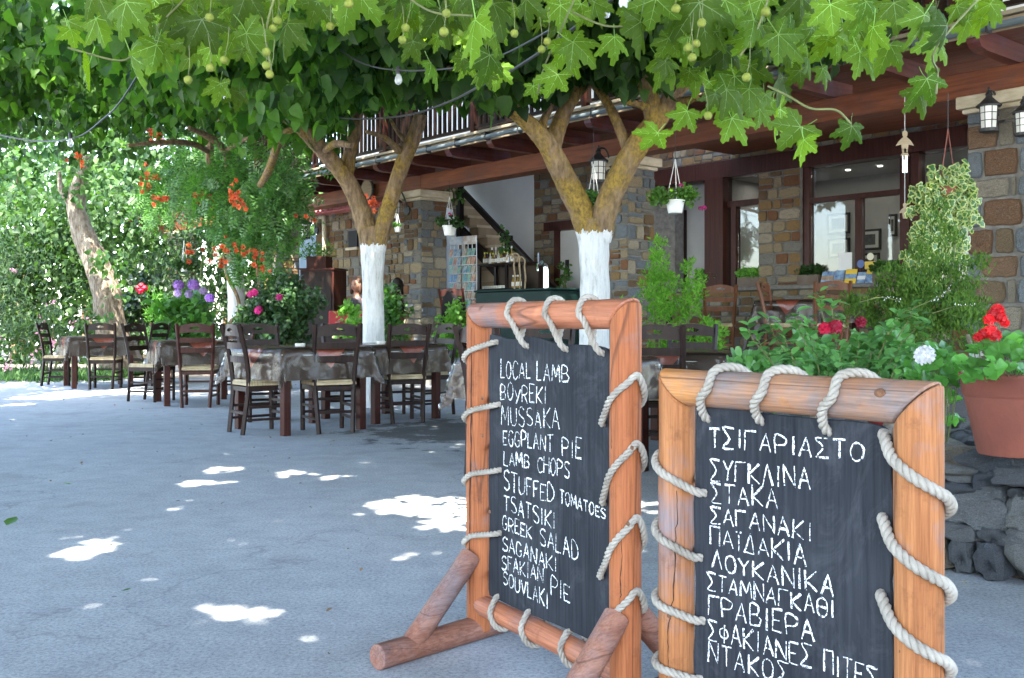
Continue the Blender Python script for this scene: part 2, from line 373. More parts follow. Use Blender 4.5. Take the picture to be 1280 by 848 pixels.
# ================================================================ ground
def asphalt():
    m, t, b, o = newmat('asphalt'); co = coords(t, (1, 1, 1), False)
    n1 = noise(t, co, .55, 5, .6); n2 = noise(t, co, 75, 5, .85); n3 = noise(t, co, 6, 5, .7)
    c = ramp(t, [(.3, (.31, .325, .345)), (.7, (.39, .405, .42))], n1).outputs[0]
    c = mix(t, 1.0, c, ramp(t, [(.32, (.45, .45, .47)), (.48, (1, 1, 1)), (.66, (1.4, 1.4, 1.38))], n2).outputs[0], 'MULTIPLY')
    c = mix(t, 1.0, c, ramp(t, [(.3, (.85, .85, .85)), (.7, (1.12, 1.12, 1.1))], n3).outputs[0], 'MULTIPLY')
    vo = N(t, 'ShaderNodeTexVoronoi'); vo.inputs['Scale'].default_value = 110; t.links.new(co, vo.inputs['Vector'])
    c = mix(t, ramp(t, [(.14, (.55, .55, .55)), (.24, (0, 0, 0))], vo.outputs['Distance']).outputs[0], c, (.36, .35, .34))
    ve = N(t, 'ShaderNodeTexVoronoi', feature='DISTANCE_TO_EDGE'); ve.inputs['Scale'].default_value = .33; cw = N(t, 'ShaderNodeVectorMath', operation='ADD'); nc = N(t, 'ShaderNodeTexNoise'); nc.inputs['Scale'].default_value = 1.7; nc.inputs['Detail'].default_value = 6; t.links.new(co, nc.inputs['Vector']); t.links.new(co, cw.inputs[0]); t.links.new(nc.outputs['Color'], cw.inputs[1]); t.links.new(cw.outputs[0], ve.inputs['Vector'])
    c = mix(t, ramp(t, [(.0, (.3, .3, .3)), (.002, (0, 0, 0))], ve.outputs['Distance']).outputs[0], c, (.10, .10, .10))
    pt = noise(t, co, 1.3, 3, .5); c = mix(t, ramp(t, [(.60, (0, 0, 0)), (.68, (.35, .35, .35))], pt).outputs[0], c, (.24, .235, .225))
    # damp stains by the pots
    g = N(t, 'ShaderNodeNewGeometry'); vm = N(t, 'ShaderNodeVectorMath', operation='DISTANCE'); t.links.new(g.outputs['Position'], vm.inputs[0]); vm.inputs[1].default_value = (-.25, 9.4, 0)
    ad = N(t, 'ShaderNodeMath', operation='MULTIPLY_ADD'); t.links.new(noise(t, co, 3.2, 5, .7), ad.inputs[0]); ad.inputs[1].default_value = 3.6; t.links.new(vm.outputs['Value'], ad.inputs[2])
    sf = ramp(t, [(2.7/6, (1, 1, 1)), (3.0/6, (0, 0, 0))], None or ad.outputs[0])
    mr = N(t, 'ShaderNodeMath', operation='DIVIDE', i_1=6.0); t.links.new(ad.outputs[0], mr.inputs[0]); t.links.new(mr.outputs[0], sf.inputs[0])
    c = mix(t, sf.outputs[0], c, mix(t, 1.0, c, (.38, .37, .36), 'MULTIPLY'))
    t.links.new(c, b.inputs['Base Color']); b.inputs['Roughness'].default_value = .92; b.inputs['Specular IOR Level'].default_value = .25
    bump(t, b, n2, .3, .004); return m
M['asphalt'] = asphalt()
g = MB(); g.add([(-250, -60, 0), (250, -60, 0), (250, 400, 0), (-250, 400, 0)], [(0, 1, 2, 3)])
tag(g.build('ground', M['asphalt']), kind='structure')
M['dirt'] = pmat('dirt', (.20, .165, .125), (.36, .31, .245), .8, .95, .5, 30, rnd=False)
g = MB(); pl = [(-60, 22.5), (-12, 19.5), (-9, 18.6), (-6.4, 17.9), (-4.5, 17.6), (-4.5, 60), (-60, 60)]
g.add([(x, y, .004) for x, y in pl], [tuple(range(len(pl)))]); tag(g.build('verge', M['dirt']), kind='structure')
# terrace platform: one raised slab, with the planted bed at its near right end
T = .5
def terrace():
    P = lambda s, v: tuple(B(s, v, 0).xy)
    main = MB().slab([P(1.0, .02), P(11, -.6), P(11, 9), P(-4.4, 9), P(-4.4, .02)], -.02, T)
    o = main.build('terrace', [pmat('terrace_floor', (.15, .14, .125), (.27, .25, .22), 3, .85, .3, 40)]); tag(o, kind='structure')
    low = MB().slab([P(-4.41, 1.2), P(-4.41, 9), P(-10.5, 9), P(-10.5, 1.2)], -.02, .4)
    tag(low.build('terrace_low', o.data.materials[0]), kind='structure')
    bed = MB().slab([P(5.62, -5.32), P(11, -5.32), P(11, -.61), P(1.02, .01)], -.02, T-.03)
    tag(bed.build('planted_bed_soil', M['soil']), kind='structure')
terrace()

# ================================================================ stones
def stone_mesh(i, rough=.05, dome=.10, n=16, rnd=None):
    r = random.Random(i*7+3); b = MB(); e = 7+r.uniform(-2, 7)
    outer = []; inner = []
    for k in range(n):
        a = 2*pi*k/n; c, s = cos(a), sin(a)
        d = (abs(c)**e+abs(s)**e)**(-1/e)*(1-r.uniform(0, rough*2.2))
        outer.append((c*d*.5, s*d*.5)); q = r.uniform(.86, .94); inner.append((c*d*.5*q, s*d*.5*q))
    vs = [(x, 0, z) for x, z in outer]+[(x, -.62, z) for x, z in outer]+[(x, -1+r.uniform(-dome, dome)*.8, z) for x, z in inner]
    mid = [(x*.45, -1+r.uniform(-dome, dome), z*.45) for x, z in inner]; vs += mid[::2]+[(0, -1-dome*r.random(), 0)]
    fs = []
    for k in range(n):
        k2 = (k+1) % n; fs.append((k, k2, n+k2, n+k)); fs.append((n+k, n+k2, 2*n+k2, 2*n+k))
    h = n//2
    for j in range(h):
        j2 = (j+1) % h; A = 2*n+2*j; Bq = 2*n+(2*j+1) % n; Cq = 2*n+(2*j+2) % n
        fs.append((A, Bq, 3*n+j)); fs.append((Bq, Cq, 3*n+j2, 3*n+j)); fs.append((3*n+j, 3*n+j2, 3*n+h))
    b.add(vs, fs); return b
STONES = {}
def stone_set(mat, nm, **kw):
    if nm not in STONES:
        STONES[nm] = [stone_mesh(i+len(nm), **kw).mesh('stone', mat, True, 18) for i in range(9)]
    return STONES[nm]
def place_stone(par, meshes, rnd, x, z, w, h, v, face, proud, gap):
    me = rnd.choice(meshes); jr = rnd.uniform(-.03, .03)
    sc = (max(.02, w-gap), proud*rnd.uniform(.6, 1.25), max(.02, h-gap))
    if face == 'front': loc = (x, v, z); rot = (rnd.uniform(-.02, .02), jr, rnd.uniform(-.03, .03))
    elif face == 'right': loc = (v, x, z); rot = (0, jr, pi/2)
    elif face == 'left': loc = (v, x, z); rot = (0, jr, -pi/2)
    return link('stone', me, par, loc, rot, sc)
def masonry(par, x0, x1, z0, z1, v, face, meshes, seed, hr=(.13, .2), wr=(.12, .32), gap=.022, proud=.03, split=.3, skip=None):
    rnd = random.Random(seed); z = z0; cnt = 0
    while z < z1-.03:
        h = rnd.uniform(*hr)
        if z+h > z1-.06: h = z1-z
        x = x0
        while x < x1-.02:
            w = rnd.uniform(*wr)
            if x+w > x1-wr[0]*.7: w = x1-x
            cx, cz = x+w/2, z+h/2
            if not (skip and skip(cx, cz)):
                if rnd.random() < split and h > .1:
                    f = rnd.uniform(.35, .65)
                    place_stone(par, meshes, rnd, cx, z+h*f/2, w, h*f, v, face, proud, gap)
                    place_stone(par, meshes, rnd, cx, z+h*f+h*(1-f)/2, w, h*(1-f), v, face, proud, gap); cnt += 2
                else: place_stone(par, meshes, rnd, cx, cz, w, h, v, face, proud, gap); cnt += 1
            x += w
        z += h
    return cnt
SP = stone_set(M['stone_pillar'], 'pillar'); SO = stone_set(M['stone_ochre'], 'ochre')
SS = stone_set(M['stone_slate'], 'slate'); SR = stone_set(M['stone_rust'], 'rust')

def cap(par, x0, x1, y0, y1, z):
    b = MB(); o = .07
    for k, (e, za, zb) in enumerate(((o*.4, z-.16, z-.115), (o, z-.115, z))):
        b.box(x0-e, x1+e, y0-e, y1+e, za, zb)
    return b.build('capstone', M['limestone'], par, bevel=.012)
def pillar(s0, s1, label, seed, z0=0.0, dep=.5, big=False, left=False):
    t = empty('stone_pillar', B(s0, 0, 0), BROT, label, 'pillar', 'stone pillars carrying the long beam')
    w = s1-s0; H = 3.085
    bx('mortar_core', M['mortar'], t, .012, w-.012, .012, dep, -.02, H-.15)
    if big:
        rnd = random.Random(8); z = .45; k = 0      # alternate slate quoins and wide rusty blocks
        while z < H-.2:
            h = rnd.uniform(.19, .27)
            if z+h > H-.16: h = H-.16-z
            segs = [[(.15, SS), (.33, SR), (w-.48, SS)], [(.37, SR), (.09, SR), (w-.46, SS)], [(.14, SS), (.38, SR), (w-.52, SR)], [(.27, SR), (.17, SR), (w-.44, SS)]][(k*3) % 4 if k % 2 else (k*3) % 4]
            x = 0; jw = rnd.uniform(-.04, .04); segs = [(segs[0][0]+jw, segs[0][1]), (segs[1][0]-jw, segs[1][1]), segs[2]]
            for sw, st in segs:
                if sw > .05: place_stone(t, st, rnd, x+sw/2, z+h/2, sw, h, .012, 'front', .02, .014)
                x += sw
            z += h; k += 1
        masonry(t, 0, w, 0, .45, .012, 'front', SP, 5)
    else:
        masonry(t, 0, w, z0, H-.16, .012, 'front', SP, seed, (.12, .2), (.10, .3), .014, .022, .4)
    masonry(t, 0.0, dep, z0, H-.16, w-.012, 'right', SP, seed+50, (.12, .2), (.10, .3), .014, .022, .4)
    cap(t, 0, w, 0, dep, H)
    return t
P2 = pillar(-.5, 0, 'stone pillar behind the nearer whitewashed tree, lantern on its front', 1, dep=.5)
P1 = pillar(-4.95, -4.45, 'stone pillar with pale capstone between the left tree and the postcard rack', 2)
P3 = pillar(4.29, 4.95, 'big blue and rust block pillar at the right edge under the lantern', 3, big=True)
P0 = pillar(-9.8, -9.3, 'narrow stone pillar half hidden by the orange trumpet vine', 4)
PM = pillar(-14.7, -14.2, 'farthest stone pillar by the purple hydrangeas, end of the beam', 6)
# lower stones of P3 are irregular too
# long beam
t = empty('timber_beam', B(-16.6, 0, 3.1), BROT, 'long red brown timber beam resting on the stone pillars', 'beam')
b = MB()
for a0, a1 in ((0, 6.9), (6.904, 12.1), (12.104, 16.6), (16.604, 24.6)): b.box(a0, a1-.004, .02, .3, -.012, .225)
b.build('beam_length', M['beam'], t, bevel=.01)
# balcony
bal = empty('balcony', B(-8.6, -.8, 3.4), BROT, 'long wooden balcony with dark balusters above the taverna terrace', 'balcony')
L = 17.4
b = MB()
for k in range(19):     # joists with a rounded nose
    x = .25+k*.93
    nose = [(0.06, -.07), (.02, -.03), (0, .02), (0.0, .085), (1.12, .085), (1.12, -.085), (.16, -.085)]
    n = len(nose)
    vs = [(x, y, z) for y, z in nose]+[(x+.11, y, z) for y, z in nose]
    j = MB().add(vs, [tuple(range(n)), tuple(range(2*n-1, n-1, -1))]+[(q, n+q, n+(q+1) % n, (q+1) % n) for q in range(n)])
    j.build('joist', M['beam_y'], bal)
for k in range(7):      # floor boards seen from below (wide planks)
    bx('floor_board', M['beam'], bal, 0 if k < 4 else 7.9, L, -.02+k*.56, -.02+k*.56+.552, .088, .112)
bx('fascia_board', M['palewood'], bal, 0, L, -.05, -.022, .0, .105, .004)
bx('deck_edge', flat('deckedge', (.30, .25, .17), .7), bal, 0, L, -.08, 2.2, .114, .15, .004)
MB().tube([(0, -.105, .035), (L, -.105, .035)], .03, 10).build('gutter_pipe', flat('pipe', (.12, .15, .16), .5, .2), bal, smooth=True)
bx('bottom_rail', M['darkwood'], bal, 0, L, -.03, .02, .2, .24)
bx('hand_rail', M['redwood'], bal, 0, L, -.045, .035, 1.0, 1.06, .006)
def baluster():
    return MB().box(-.02, .02, -.018, .018, .24, 1.0).mesh('baluster', M['darkwood'])
bm_ = baluster()
for k in range(150):
    link('baluster', bm_, bal, (.1+k*.115, -.005, 0))
for k in range(9): bx('railing_post', M['redwood'], bal, .02+k*2.15, .1+k*2.15, -.04, .04, .15, 1.06, .006)
for k in range(26): bx('gutter_bracket', M['iron'], bal, .3+k*.66, .315+k*.66, -.14, -.05, -.01, .1)
# upper wall with shuttered doors
up = empty('upper_storey', B(-8.6, 1.3, 3.56), BROT, 'white upper storey wall with brown shuttered doors behind the balcony', 'upper storey')
bx('wall', M['plaster'], up, 0, L, 0, .25, -.03, 3.2)
for k, x in enumerate((1.6, 4.6, 7.6, 10.2, 11.6, 14.4)):
    fr = bx('door_frame', M['redwood'], up, x-.6, x+.6, -.05, 0-.002, -.01, 2.2)
    for q in (-1, 1):
        sh = bx('shutter', M['redwood'], fr, x+q*.29-.27, x+q*.29+.27, -.08, -.052, .02, 2.15)
        b = MB()
        for z in np.arange(.12, 2.05, .06): b.add([(x+q*.29-.21, -.083, z), (x+q*.29+.21, -.083, z), (x+q*.29+.21, -.1, z+.035), (x+q*.29-.21, -.1, z+.035)], [(0, 1, 2, 3)])
        b.build('louvres', M['darkwood'], fr)
bx('roof_eave', M['darkwood'], up, -.3, L+.3, -1.9, .6, 3.2, 3.32)

# ================================================================ ground floor back wall with windows, v = 3
V = 3.0
bw = empty('taverna_front_wall', B(-1.2, V, T), BROT, 'stone and timber window front of the taverna under the balcony', 'wall')
S0 = -1.2
def s3(x): return BS(x, V)-S0
def z3(x, y): return BW(x, y, V)[1]-T
zs = z3(1000, 358)      # sill
zl = z3(1209, 182)      # lintel bottom
zt = z3(1209, 162)+.06  # lintel top
xa = s3(830)-.6; xe = s3(1290)
sk = lambda x, z: False
core = bx('wall_core', M['mortar'], bw, xa, xe, .06, .4, 0, zs-.03)
masonry(bw, xa, xe, 0, zs-.04, .06, 'front', SO, 21, (.12, .18), (.14, .34), .014, .024, .4)
bx('sill_slab', M['mortar'], bw, xa, xe, -.06, .4, zs-.04, zs+.015, .01)
bx('lintel', M['redwood'], bw, xa, xe, -.02, .3, zl, zt, .006)
bx('upper_core', M['mortar'], bw, xa-.8, xe, .05, .3, zt, 4.3-T)
masonry(bw, xa, xe, zt+.01, 3.75-T, .05, 'front', SO, 23, (.10, .14), (.12, .28), .014, .022, .45)
# masonry pier between the windows
p0, p1 = s3(948), s3(1001)
bx('pier_core', M['mortar'], bw, p0+.01, p1-.01, .0, .38, zs+.016, zl)
masonry(bw, p0, p1, zs+.02, zl-.005, .0, 'front', SO, 31, (.13, .17), (.14, .3), .012, .02, .12)
FRM = M['redwood']
def vpost(x0, x1, y0=.05, y1=.17, za=None, zb=None):
    return bx('window_post', FRM, bw, x0, x1, y0, y1, (zs+.016) if za is None else za, (zl-.001) if zb is None else zb, .004)
def hrail(x0, x1, z, h=.06):
    return bx('window_rail', FRM, bw, x0, x1, .06, .16, z-h/2, z+h/2, .004)
def glassmat():
    m, t, b, o = newmat('window_glass')
    tr = N(t, 'ShaderNodeBsdfTransparent'); tr.inputs[0].default_value = (.86, .88, .87, 1)
    gl = N(t, 'ShaderNodeBsdfGlossy'); gl.inputs['Roughness'].default_value = .02
    lw = N(t, 'ShaderNodeFresnel', i_0=1.4); ms = N(t, 'ShaderNodeMixShader')
    mu = N(t, 'ShaderNodeMath', operation='MULTIPLY_ADD', i_1=1.0, i_2=.02); t.links.new(lw.outputs[0], mu.inputs[0])
    t.links.new(mu.outputs[0], ms.inputs[0]); t.links.new(tr.outputs[0], ms.inputs[1]); t.links.new(gl.outputs[0], ms.inputs[2]); t.links.new(ms.outputs[0], o.inputs[0])
    return m
M['glass'] = glassmat()
def pane(x0, x1, za, zb): return bx('pane', M['glass'], bw, x0, x1, .108, .114, za, zb)
# bay 1: dark doorway next to pillar 2, then door and window
a, c, d, e = s3(882), s3(905), s3(911), s3(947)
vpost(a, s3(905), -.03, .2)
zr = z3(930, 253)
hrail(s3(905), e, zr, .09)
vpost(d-.0+.0, s3(917)-.0, .05, .17, None, zr-.045)
pane(s3(905), e, zr+.045, zl-.01); pane(s3(905), d, zs+.02, zr-.045); pane(s3(917), e, zs+.02, zr-.045)
# bay 2
f0, f1 = s3(1001), s3(1009); vpost(f0, f1)
h0, h1 = s3(1122), s3(1147); vpost(h0, s3(1134)); vpost(s3(1137), h1, .02, .2)
zr2 = z3(1065, 245)
hrail(f1, h0, zr2, .07)
q0, q1 = s3(1066), s3(1073); vpost(q0, q1, .05, .17, None, zr2-.035)
pane(f1, h0, zr2+.035, zl-.01); pane(f1, q0, zs+.02, zr2-.035); pane(q1, h0, zs+.02, zr2-.035)
pane(h1, xe, zs+.02, zl-.01)
vpost(xe-.1, xe)
# room behind
rm = empty('taverna_room', B(S0, V, T), BROT, 'grey walled dining room seen through the windows', 'room')
RW = pmat('roomwall', (.30, .29, .27), (.36, .35, .33), 2, .9, 0)
bx('back_wall', RW, rm, xa-.8, xe+.5, 2.2, 2.3, -.05, 3.0)
bx('room_ceiling', flat('room_ceiling', (.5, .5, .48), .9), rm, xa-.8, xe+.5, .42, 2.2, 2.78, 2.85)
bx('side_wall', RW, rm, s3(868)-.15, s3(868), .62, 2.19, 0, 2.77)
bx('recess_wall', RW, rm, s3(770), s3(884), .5, .6, -.02, 3.0)
bx('recess_door_frame', M['darkwood'], rm, s3(826), s3(833), .44, .498, -.02, 2.3)
bx('side_wall', RW, rm, xe+.3, xe+.4, .42, 2.19, 0, 2.77)
def room_at(x, y, v):
    s, z = BW(x, y, V+v); return s-S0, z-T
dl = bpy.data.lights.new('ceiling_lamp', 'AREA'); dl.shape = 'RECTANGLE'; dl.size = 4.5; dl.size_y = .3; dl.energy = 1.6; dl.color = (1, .95, .88)
EM = bpy.data.materials.new('lamp_glow'); EM.use_nodes = True
EM.node_tree.nodes['Principled BSDF'].inputs['Emission Color'].default_value = (1, .95, .85, 1); EM.node_tree.nodes['Principled BSDF'].inputs['Emission Strength'].default_value = .4
for k, (x, y) in enumerate(((915, 236), (903, 248), (1060, 215), (1100, 226))):
    X, z = room_at(x, y, 1.4)
    o = MB().lathe([(.035, -.012), (.04, 0)], (X, 1.4, 2.775), 12).build('ceiling_spotlight', EM, rm)
lo = bpy.data.objects.new('ceiling_lamp', dl); COL.objects.link(lo); lo.location = B(S0+s3(1040), V+1.4, T+2.74); lo.rotation_euler = (0, 0, BROT)
def picture(x0, x1, y0, y1, v, label, dark=True):
    X0, Z1 = room_at(x0, y0, v); X1, _ = room_at(x1, y0, v); Z0 = room_at((x0+x1)/2, y1, v)[1]; Z1 = room_at((x0+x1)/2, y0, v)[1]
    t = empty('framed_picture', B(S0+(X0+X1)/2, V+v, T+Z0), BROT, label, 'picture', 'framed pictures on the dining room wall')
    w = (X1-X0)/2; h = Z1-Z0
    bx('frame', M['black'], t, -w, w, -.03, -.002, 0, h)
    bx('mount', flat('mount', (.45, .44, .4), .9), t, -w+.035, w-.035, -.034, -.031, .035, h-.035)
    bx('print', pmat('print', (.02, .02, .02), (.10, .10, .095), 12, .6, 0), t, -w+.085, w-.085, -.038, -.035, .08, h-.08)
picture(1035, 1063, 267, 293, 2.19, 'dark framed picture, upper one left of the window mullion')
picture(1036, 1063, 298, 323, 2.19, 'dark framed picture, lower one left of the window mullion')
picture(1073, 1102, 287, 313, 2.19, 'framed picture right of the mullion, upper and wider')
picture(1073, 1100, 317, 340, 2.19, 'framed picture right of the mullion, just above the brochures')
picture(1112, 1122, 268, 296, 2.19, 'narrow slice of framed picture beside the right window post')
# dark shelving with bottles in the left window
X0, _ = room_at(888, 300, 1.9); X1, _ = room_at(938, 300, 1.9)
sh = empty('bar_shelf', B(S0+X0, V+1.75, T), BROT, 'dark bar shelving with glasses seen through the left window', 'shelf')
w = X1-X0
bx('back_panel', M['darkwood'], sh, 0, w, .3, .32, 0, 2.2)
for z in (.9, 1.2, 1.5, 1.8, 2.15): bx('shelf_board', M['darkwood'], sh, 0, w, 0, .3, z, z+.03)
for x in (0, w/2, w-.03): bx('upright', M['darkwood'], sh, x, x+.03, 0, .31, 0, 2.2)
gb = MB(); r = random.Random(4)
for z in (.93, 1.23, 1.53):
    for k in range(12): gb.lathe([(.025, 0), (.028, .1), (.01, .14), (.01, .2)], (.08+k*(w-.14)/12, .14, z), 6)
tag(gb.build('bottles', flat('bottleglass', (.12, .16, .10), .1, 0, 1), sh, smooth=True), kind='stuff')
# poster and notes on the glass
def sheet(x0, x1, y0, y1, mat, name, label, cat, v=.10):
    a0, za = BW(x0, y1, V+v); a1, _ = BW(x1, y1, V+v); zb = BW((x0+x1)/2, y0, V+v)[1]; za = BW((x0+x1)/2, y1, V+v)[1]
    o = MB().box(0, a1-a0, -.003, 0, 0, zb-za).build(name, mat); o.location = B(a0, V+v, za); o.rotation_euler = (0, 0, BROT)
    return tag(o, label, cat)
sheet(881, 896, 264, 288, pmat('posterprint', (.03, .05, .10), (.5, .55, .62), 9, .5, 0), 'poster', 'small blue and white poster taped inside the left window', 'poster', .045)
sheet(1048, 1065, 316, 338, flat('paper', (.72, .72, .7), .8), 'notice', 'white paper notice in the window above the brochures', 'notice', .045)
def sticker(x, y, r_, c, label):
    a0, z = BW(x, y, V+.045); o = MB().tube([(0, 0, 0), (0, -.003, 0)], r_, 16).build('sticker', c); o.location = B(a0, V+.045, z); o.rotation_euler = (0, 0, BROT); tag(o, label, 'sticker', 'round stickers on the window')
sticker(1076, 330, .055, flat('stickblue', (.08, .13, .32), .5), 'round blue sticker low on the window beside the notice')
sticker(1088, 321, .05, flat('stickcream', (.7, .66, .5), .5), 'round cream sticker just above the yellow one')
sheet(1081, 1094, 327, 336, flat('stickyellow', (.7, .5, .06), .5), 'sticker', 'yellow rectangular sticker low on the window', 'sticker', .045)

# brochures standing on the sill
def brochure(x0, x1, y0, y1, cols, label, v=-.02):
    a0, z0 = BW(x0, y1, V+v); a1, _ = BW(x1, y1, V+v); h = BW(x0, y0, V+v)[1]-BW(x0, y1, V+v)[1]
    t = empty('brochure', B(a0, V+v, T+zs+.016), BROT, label, 'brochure', 'brochures on the window sill')
    w = a1-a0; y = [0, .06]; n = len(cols)
    for k, c in enumerate(cols):
        f0, f1 = k/n, (k+1)/n
        MB().add([(0, .06*f0, h*f0), (w, .06*f0, h*f0), (w, .06*f1, h*f1), (0, .06*f1, h*f1), (0, .06*f0+.004, h*f0), (w, .06*f0+.004, h*f0), (w, .06*f1+.004, h*f1), (0, .06*f1+.004, h*f1)],
                 [(0, 1, 2, 3), (7, 6, 5, 4), (0, 4, 5, 1), (3, 2, 6, 7), (1, 5, 6, 2), (0, 3, 7, 4)]).build('printed_panel', c, t)
cb = pmat('pr_blue', (.03, .09, .25), (.35, .5, .65), 14, .4, 0); cy = flat('pr_yellow', (.75, .5, .05), .4); cw = flat('pr_white', (.7, .72, .74), .4); cn = pmat('pr_brown', (.2, .1, .05), (.5, .4, .3), 16, .4, 0)
brochure(1025, 1040, 338, 354, [cb, cn, cb], 'blue and brown brochure, leftmost in the row on the sill')
brochure(1041, 1053, 338, 355, [cn, cb, cb], 'dark blue brochure second from the left on the sill')
brochure(1055, 1069, 337, 355, [cy, cb, cy], 'yellow and blue brochure in the middle of the sill row')
brochure(1070, 1080, 340, 354, [cb, cw, cb], 'blue brochure with white band right of the yellow one')
brochure(1081, 1091, 337, 354, [cb, cb, cy], 'rightmost blue brochure with yellow top next to the planter')

# ---------------------------------------------------------------- stair hall between pillars 1 and 2
hall = empty('stair_hall_wall', B(-9, 3.25, 0), BROT, 'white plaster wall behind the open staircase, stone to its right', 'wall')
h0 = lambda x, v=3.25: BS(x, v)+9
bx('plaster_wall', M['plaster'], hall, h0(500), h0(669), 0, .2, 0, 4.6)
bx('hall_roof', M['plaster'], hall, h0(500), h0(845), -1.7, .2, 4.61, 4.7)
bx('stone_core', M['mortar'], hall, h0(669)+.002, h0(845), -.03, .2, .4, 4.4)
x7a, x7b = h0(700)-0, h0(735)
sk2 = lambda x, z: (x > x7a-.05 and z < 2.78)
masonry(hall, h0(669)+.01, h0(845), .5, 3.9, -.03, 'front', SO, 41, (.14, .2), (.16, .36), .014, .022, .35, sk2)
dr = bx('hall_door', pmat('doorpaint', (.42, .42, .40), (.5, .5, .48), 2, .5, .05), hall, h0(703), h0(760), -.05, -.032, .5, 2.62)
bx('keypad', M['black'], dr, h0(710), h0(714), -.07, -.051, 1.85, 2.1)
bx('door_post', M['redwood'], hall, h0(697), h0(703), -.09, -.03, .5, 2.75)
bx('door_lintel', M['redwood'], hall, h0(684), h0(765), -.09, -.03, 2.64, 2.8)
# stairs: treads along the facade direction, rising to the left
st = empty('staircase', B(-8.2, 2.3, T), BROT, 'open staircase rising left with dark sloping handrail', 'staircase')
vs_ = 2.3
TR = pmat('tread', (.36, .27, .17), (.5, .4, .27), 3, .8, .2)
sa, za = BW(700, 368, vs_); sb, zb = BW(577, 238, vs_)
xa_, xb_ = sa+8.2, sb+8.2
slope = (zb-za)/(sb-sa)
nst = 15
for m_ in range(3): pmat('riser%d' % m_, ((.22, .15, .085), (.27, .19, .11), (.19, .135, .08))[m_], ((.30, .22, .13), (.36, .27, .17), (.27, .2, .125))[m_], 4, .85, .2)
for k in range(nst):
    x = xa_-.15-k*.27; z = za-T+slope*(x-.13-xa_)-.48
    if z < .15: continue
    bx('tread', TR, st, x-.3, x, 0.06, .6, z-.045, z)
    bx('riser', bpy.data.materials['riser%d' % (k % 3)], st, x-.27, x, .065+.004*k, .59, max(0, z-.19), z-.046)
for q in range(12):
    z = .1+q*.19; xr_q = xa_+((z+.52)-(za-T))/slope
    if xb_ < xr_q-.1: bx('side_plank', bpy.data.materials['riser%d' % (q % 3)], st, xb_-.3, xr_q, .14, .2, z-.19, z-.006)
def srail(dz, w, h, name, x0=None, x1=None):
    x0 = xa_ if x0 is None else x0; x1 = xb_ if x1 is None else x1
    f = lambda x: za-T+dz+slope*(x-xa_)
    return MB().bar((x0, 0, f(x0)), (x1, 0, f(x1)), w, h).build(name, M['darkwood'], st, bevel=.008)
srail(0, .08, .10, 'hand_rail', xa_+.35); srail(-.78, .06, .22, 'stringer', xa_+.2)
for x in (xb_-.05, BS(636, vs_)+8.2, xa_+.3):
    f = za-T+slope*(x-xa_); bx('newel_post', M['darkwood'], st, x-.06, x+.06, -.05, .05, max(0, f-1.0), f+.08, .006)
# kitchen wall at the left with pink roof tiles
kw = empty('kitchen_wall', B(-9.55, 1.0, .4), BROT, 'yellow rubble stone kitchen wall under a strip of pink roof tiles', 'wall')
kx1 = 9.55-6.2; kz = BW(440, 262, 1.0)[1]-.4
bx('wall_core', M['mortar'], kw, 0, kx1, .02, .3, 0, kz+.05)
wx0, wz0 = BW(436, 310, 1.0); wx1, wz1 = BW(447, 288, 1.0)
skw = lambda x, z: (wx0+9.55-.03 < x < wx1+9.55+.03 and wz0-.4 < z < wz1-.4)
masonry(kw, 0, kx1, 0, kz, .02, 'front', SO, 51, (.13, .22), (.14, .32), .014, .022, .45, skw)
bx('small_window', M['black'], kw, wx0+9.55, wx1+9.55, -.012, .015, wz0-.4, wz1-.4)
bx('window_sill', M['limestone'], kw, wx0+9.5, wx1+9.6, -.05, .015, wz0-.45, wz0-.402)
M['pinktile'] = pmat('pinktile', (.36, .10, .10), (.52, .19, .19), 6, .7, .2)
tm = MB(); r = 8
for k in range(r+1):
    a = pi*k/r; tm.v.append((-.075*cos(a), -.34, .055*sin(a)-.15)); 
for k in range(r+1):
    a = pi*k/r; tm.v.append((-.065*cos(a), .12, .048*sin(a)+.03))
tm.f = [(k, k+1, r+2+k, r+1+k) for k in range(r)]; tm.m = [0]*r
tme = tm.mesh('roof_tile', M['pinktile'], True)
tme2 = tme
for k in range(int(kx1/.16)+1):
    o = link('roof_tile', tme, kw, (.05+k*.16, 0, kz+.12))
    if k < 2: pass
    md = o.modifiers.new('thickness', 'SOLIDIFY'); md.thickness = .014
bx('tile_bed', M['pinktile'], kw, 0, kx1, -.28, .12, kz-.04, kz-.01)
# downpipe and blue door left of it
MB().tube(spline([tuple(B(BS(391, .9), .9, BW(391, 275, .9)[1])), tuple(B(BS(402, .9), .9, BW(402, 272, .9)[1])), tuple(B(BS(405, .9), .9, BW(405, 285, .9)[1])), tuple(B(BS(405, .9), .9, .8))], 5), .04, 10).build('drainpipe', flat('creampipe', (.6, .55, .4), .5), smooth=True)
tag(bpy.data.objects['drainpipe'], 'cream drainpipe on the yellow stone wall', 'pipe')
bd = bx('blue_door', pmat('bluepaint', (.13, .19, .24), (.2, .27, .33), 3, .6, .1), None, 0, .75, 0, .06, 0, 2.4); bd.location = B(BS(373, 1.3), 1.3, .4); bd.rotation_euler = (0, 0, BROT)
tag(bd, 'faded grey blue door left of the yellow stone wall', 'door')
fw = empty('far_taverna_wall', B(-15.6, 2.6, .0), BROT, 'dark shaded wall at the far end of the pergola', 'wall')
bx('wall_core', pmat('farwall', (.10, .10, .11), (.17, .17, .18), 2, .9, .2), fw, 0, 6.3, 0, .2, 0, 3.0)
bx('door', M['redwood'], fw, 2.2, 3.1, -.05, -.01, 0, 2.2)
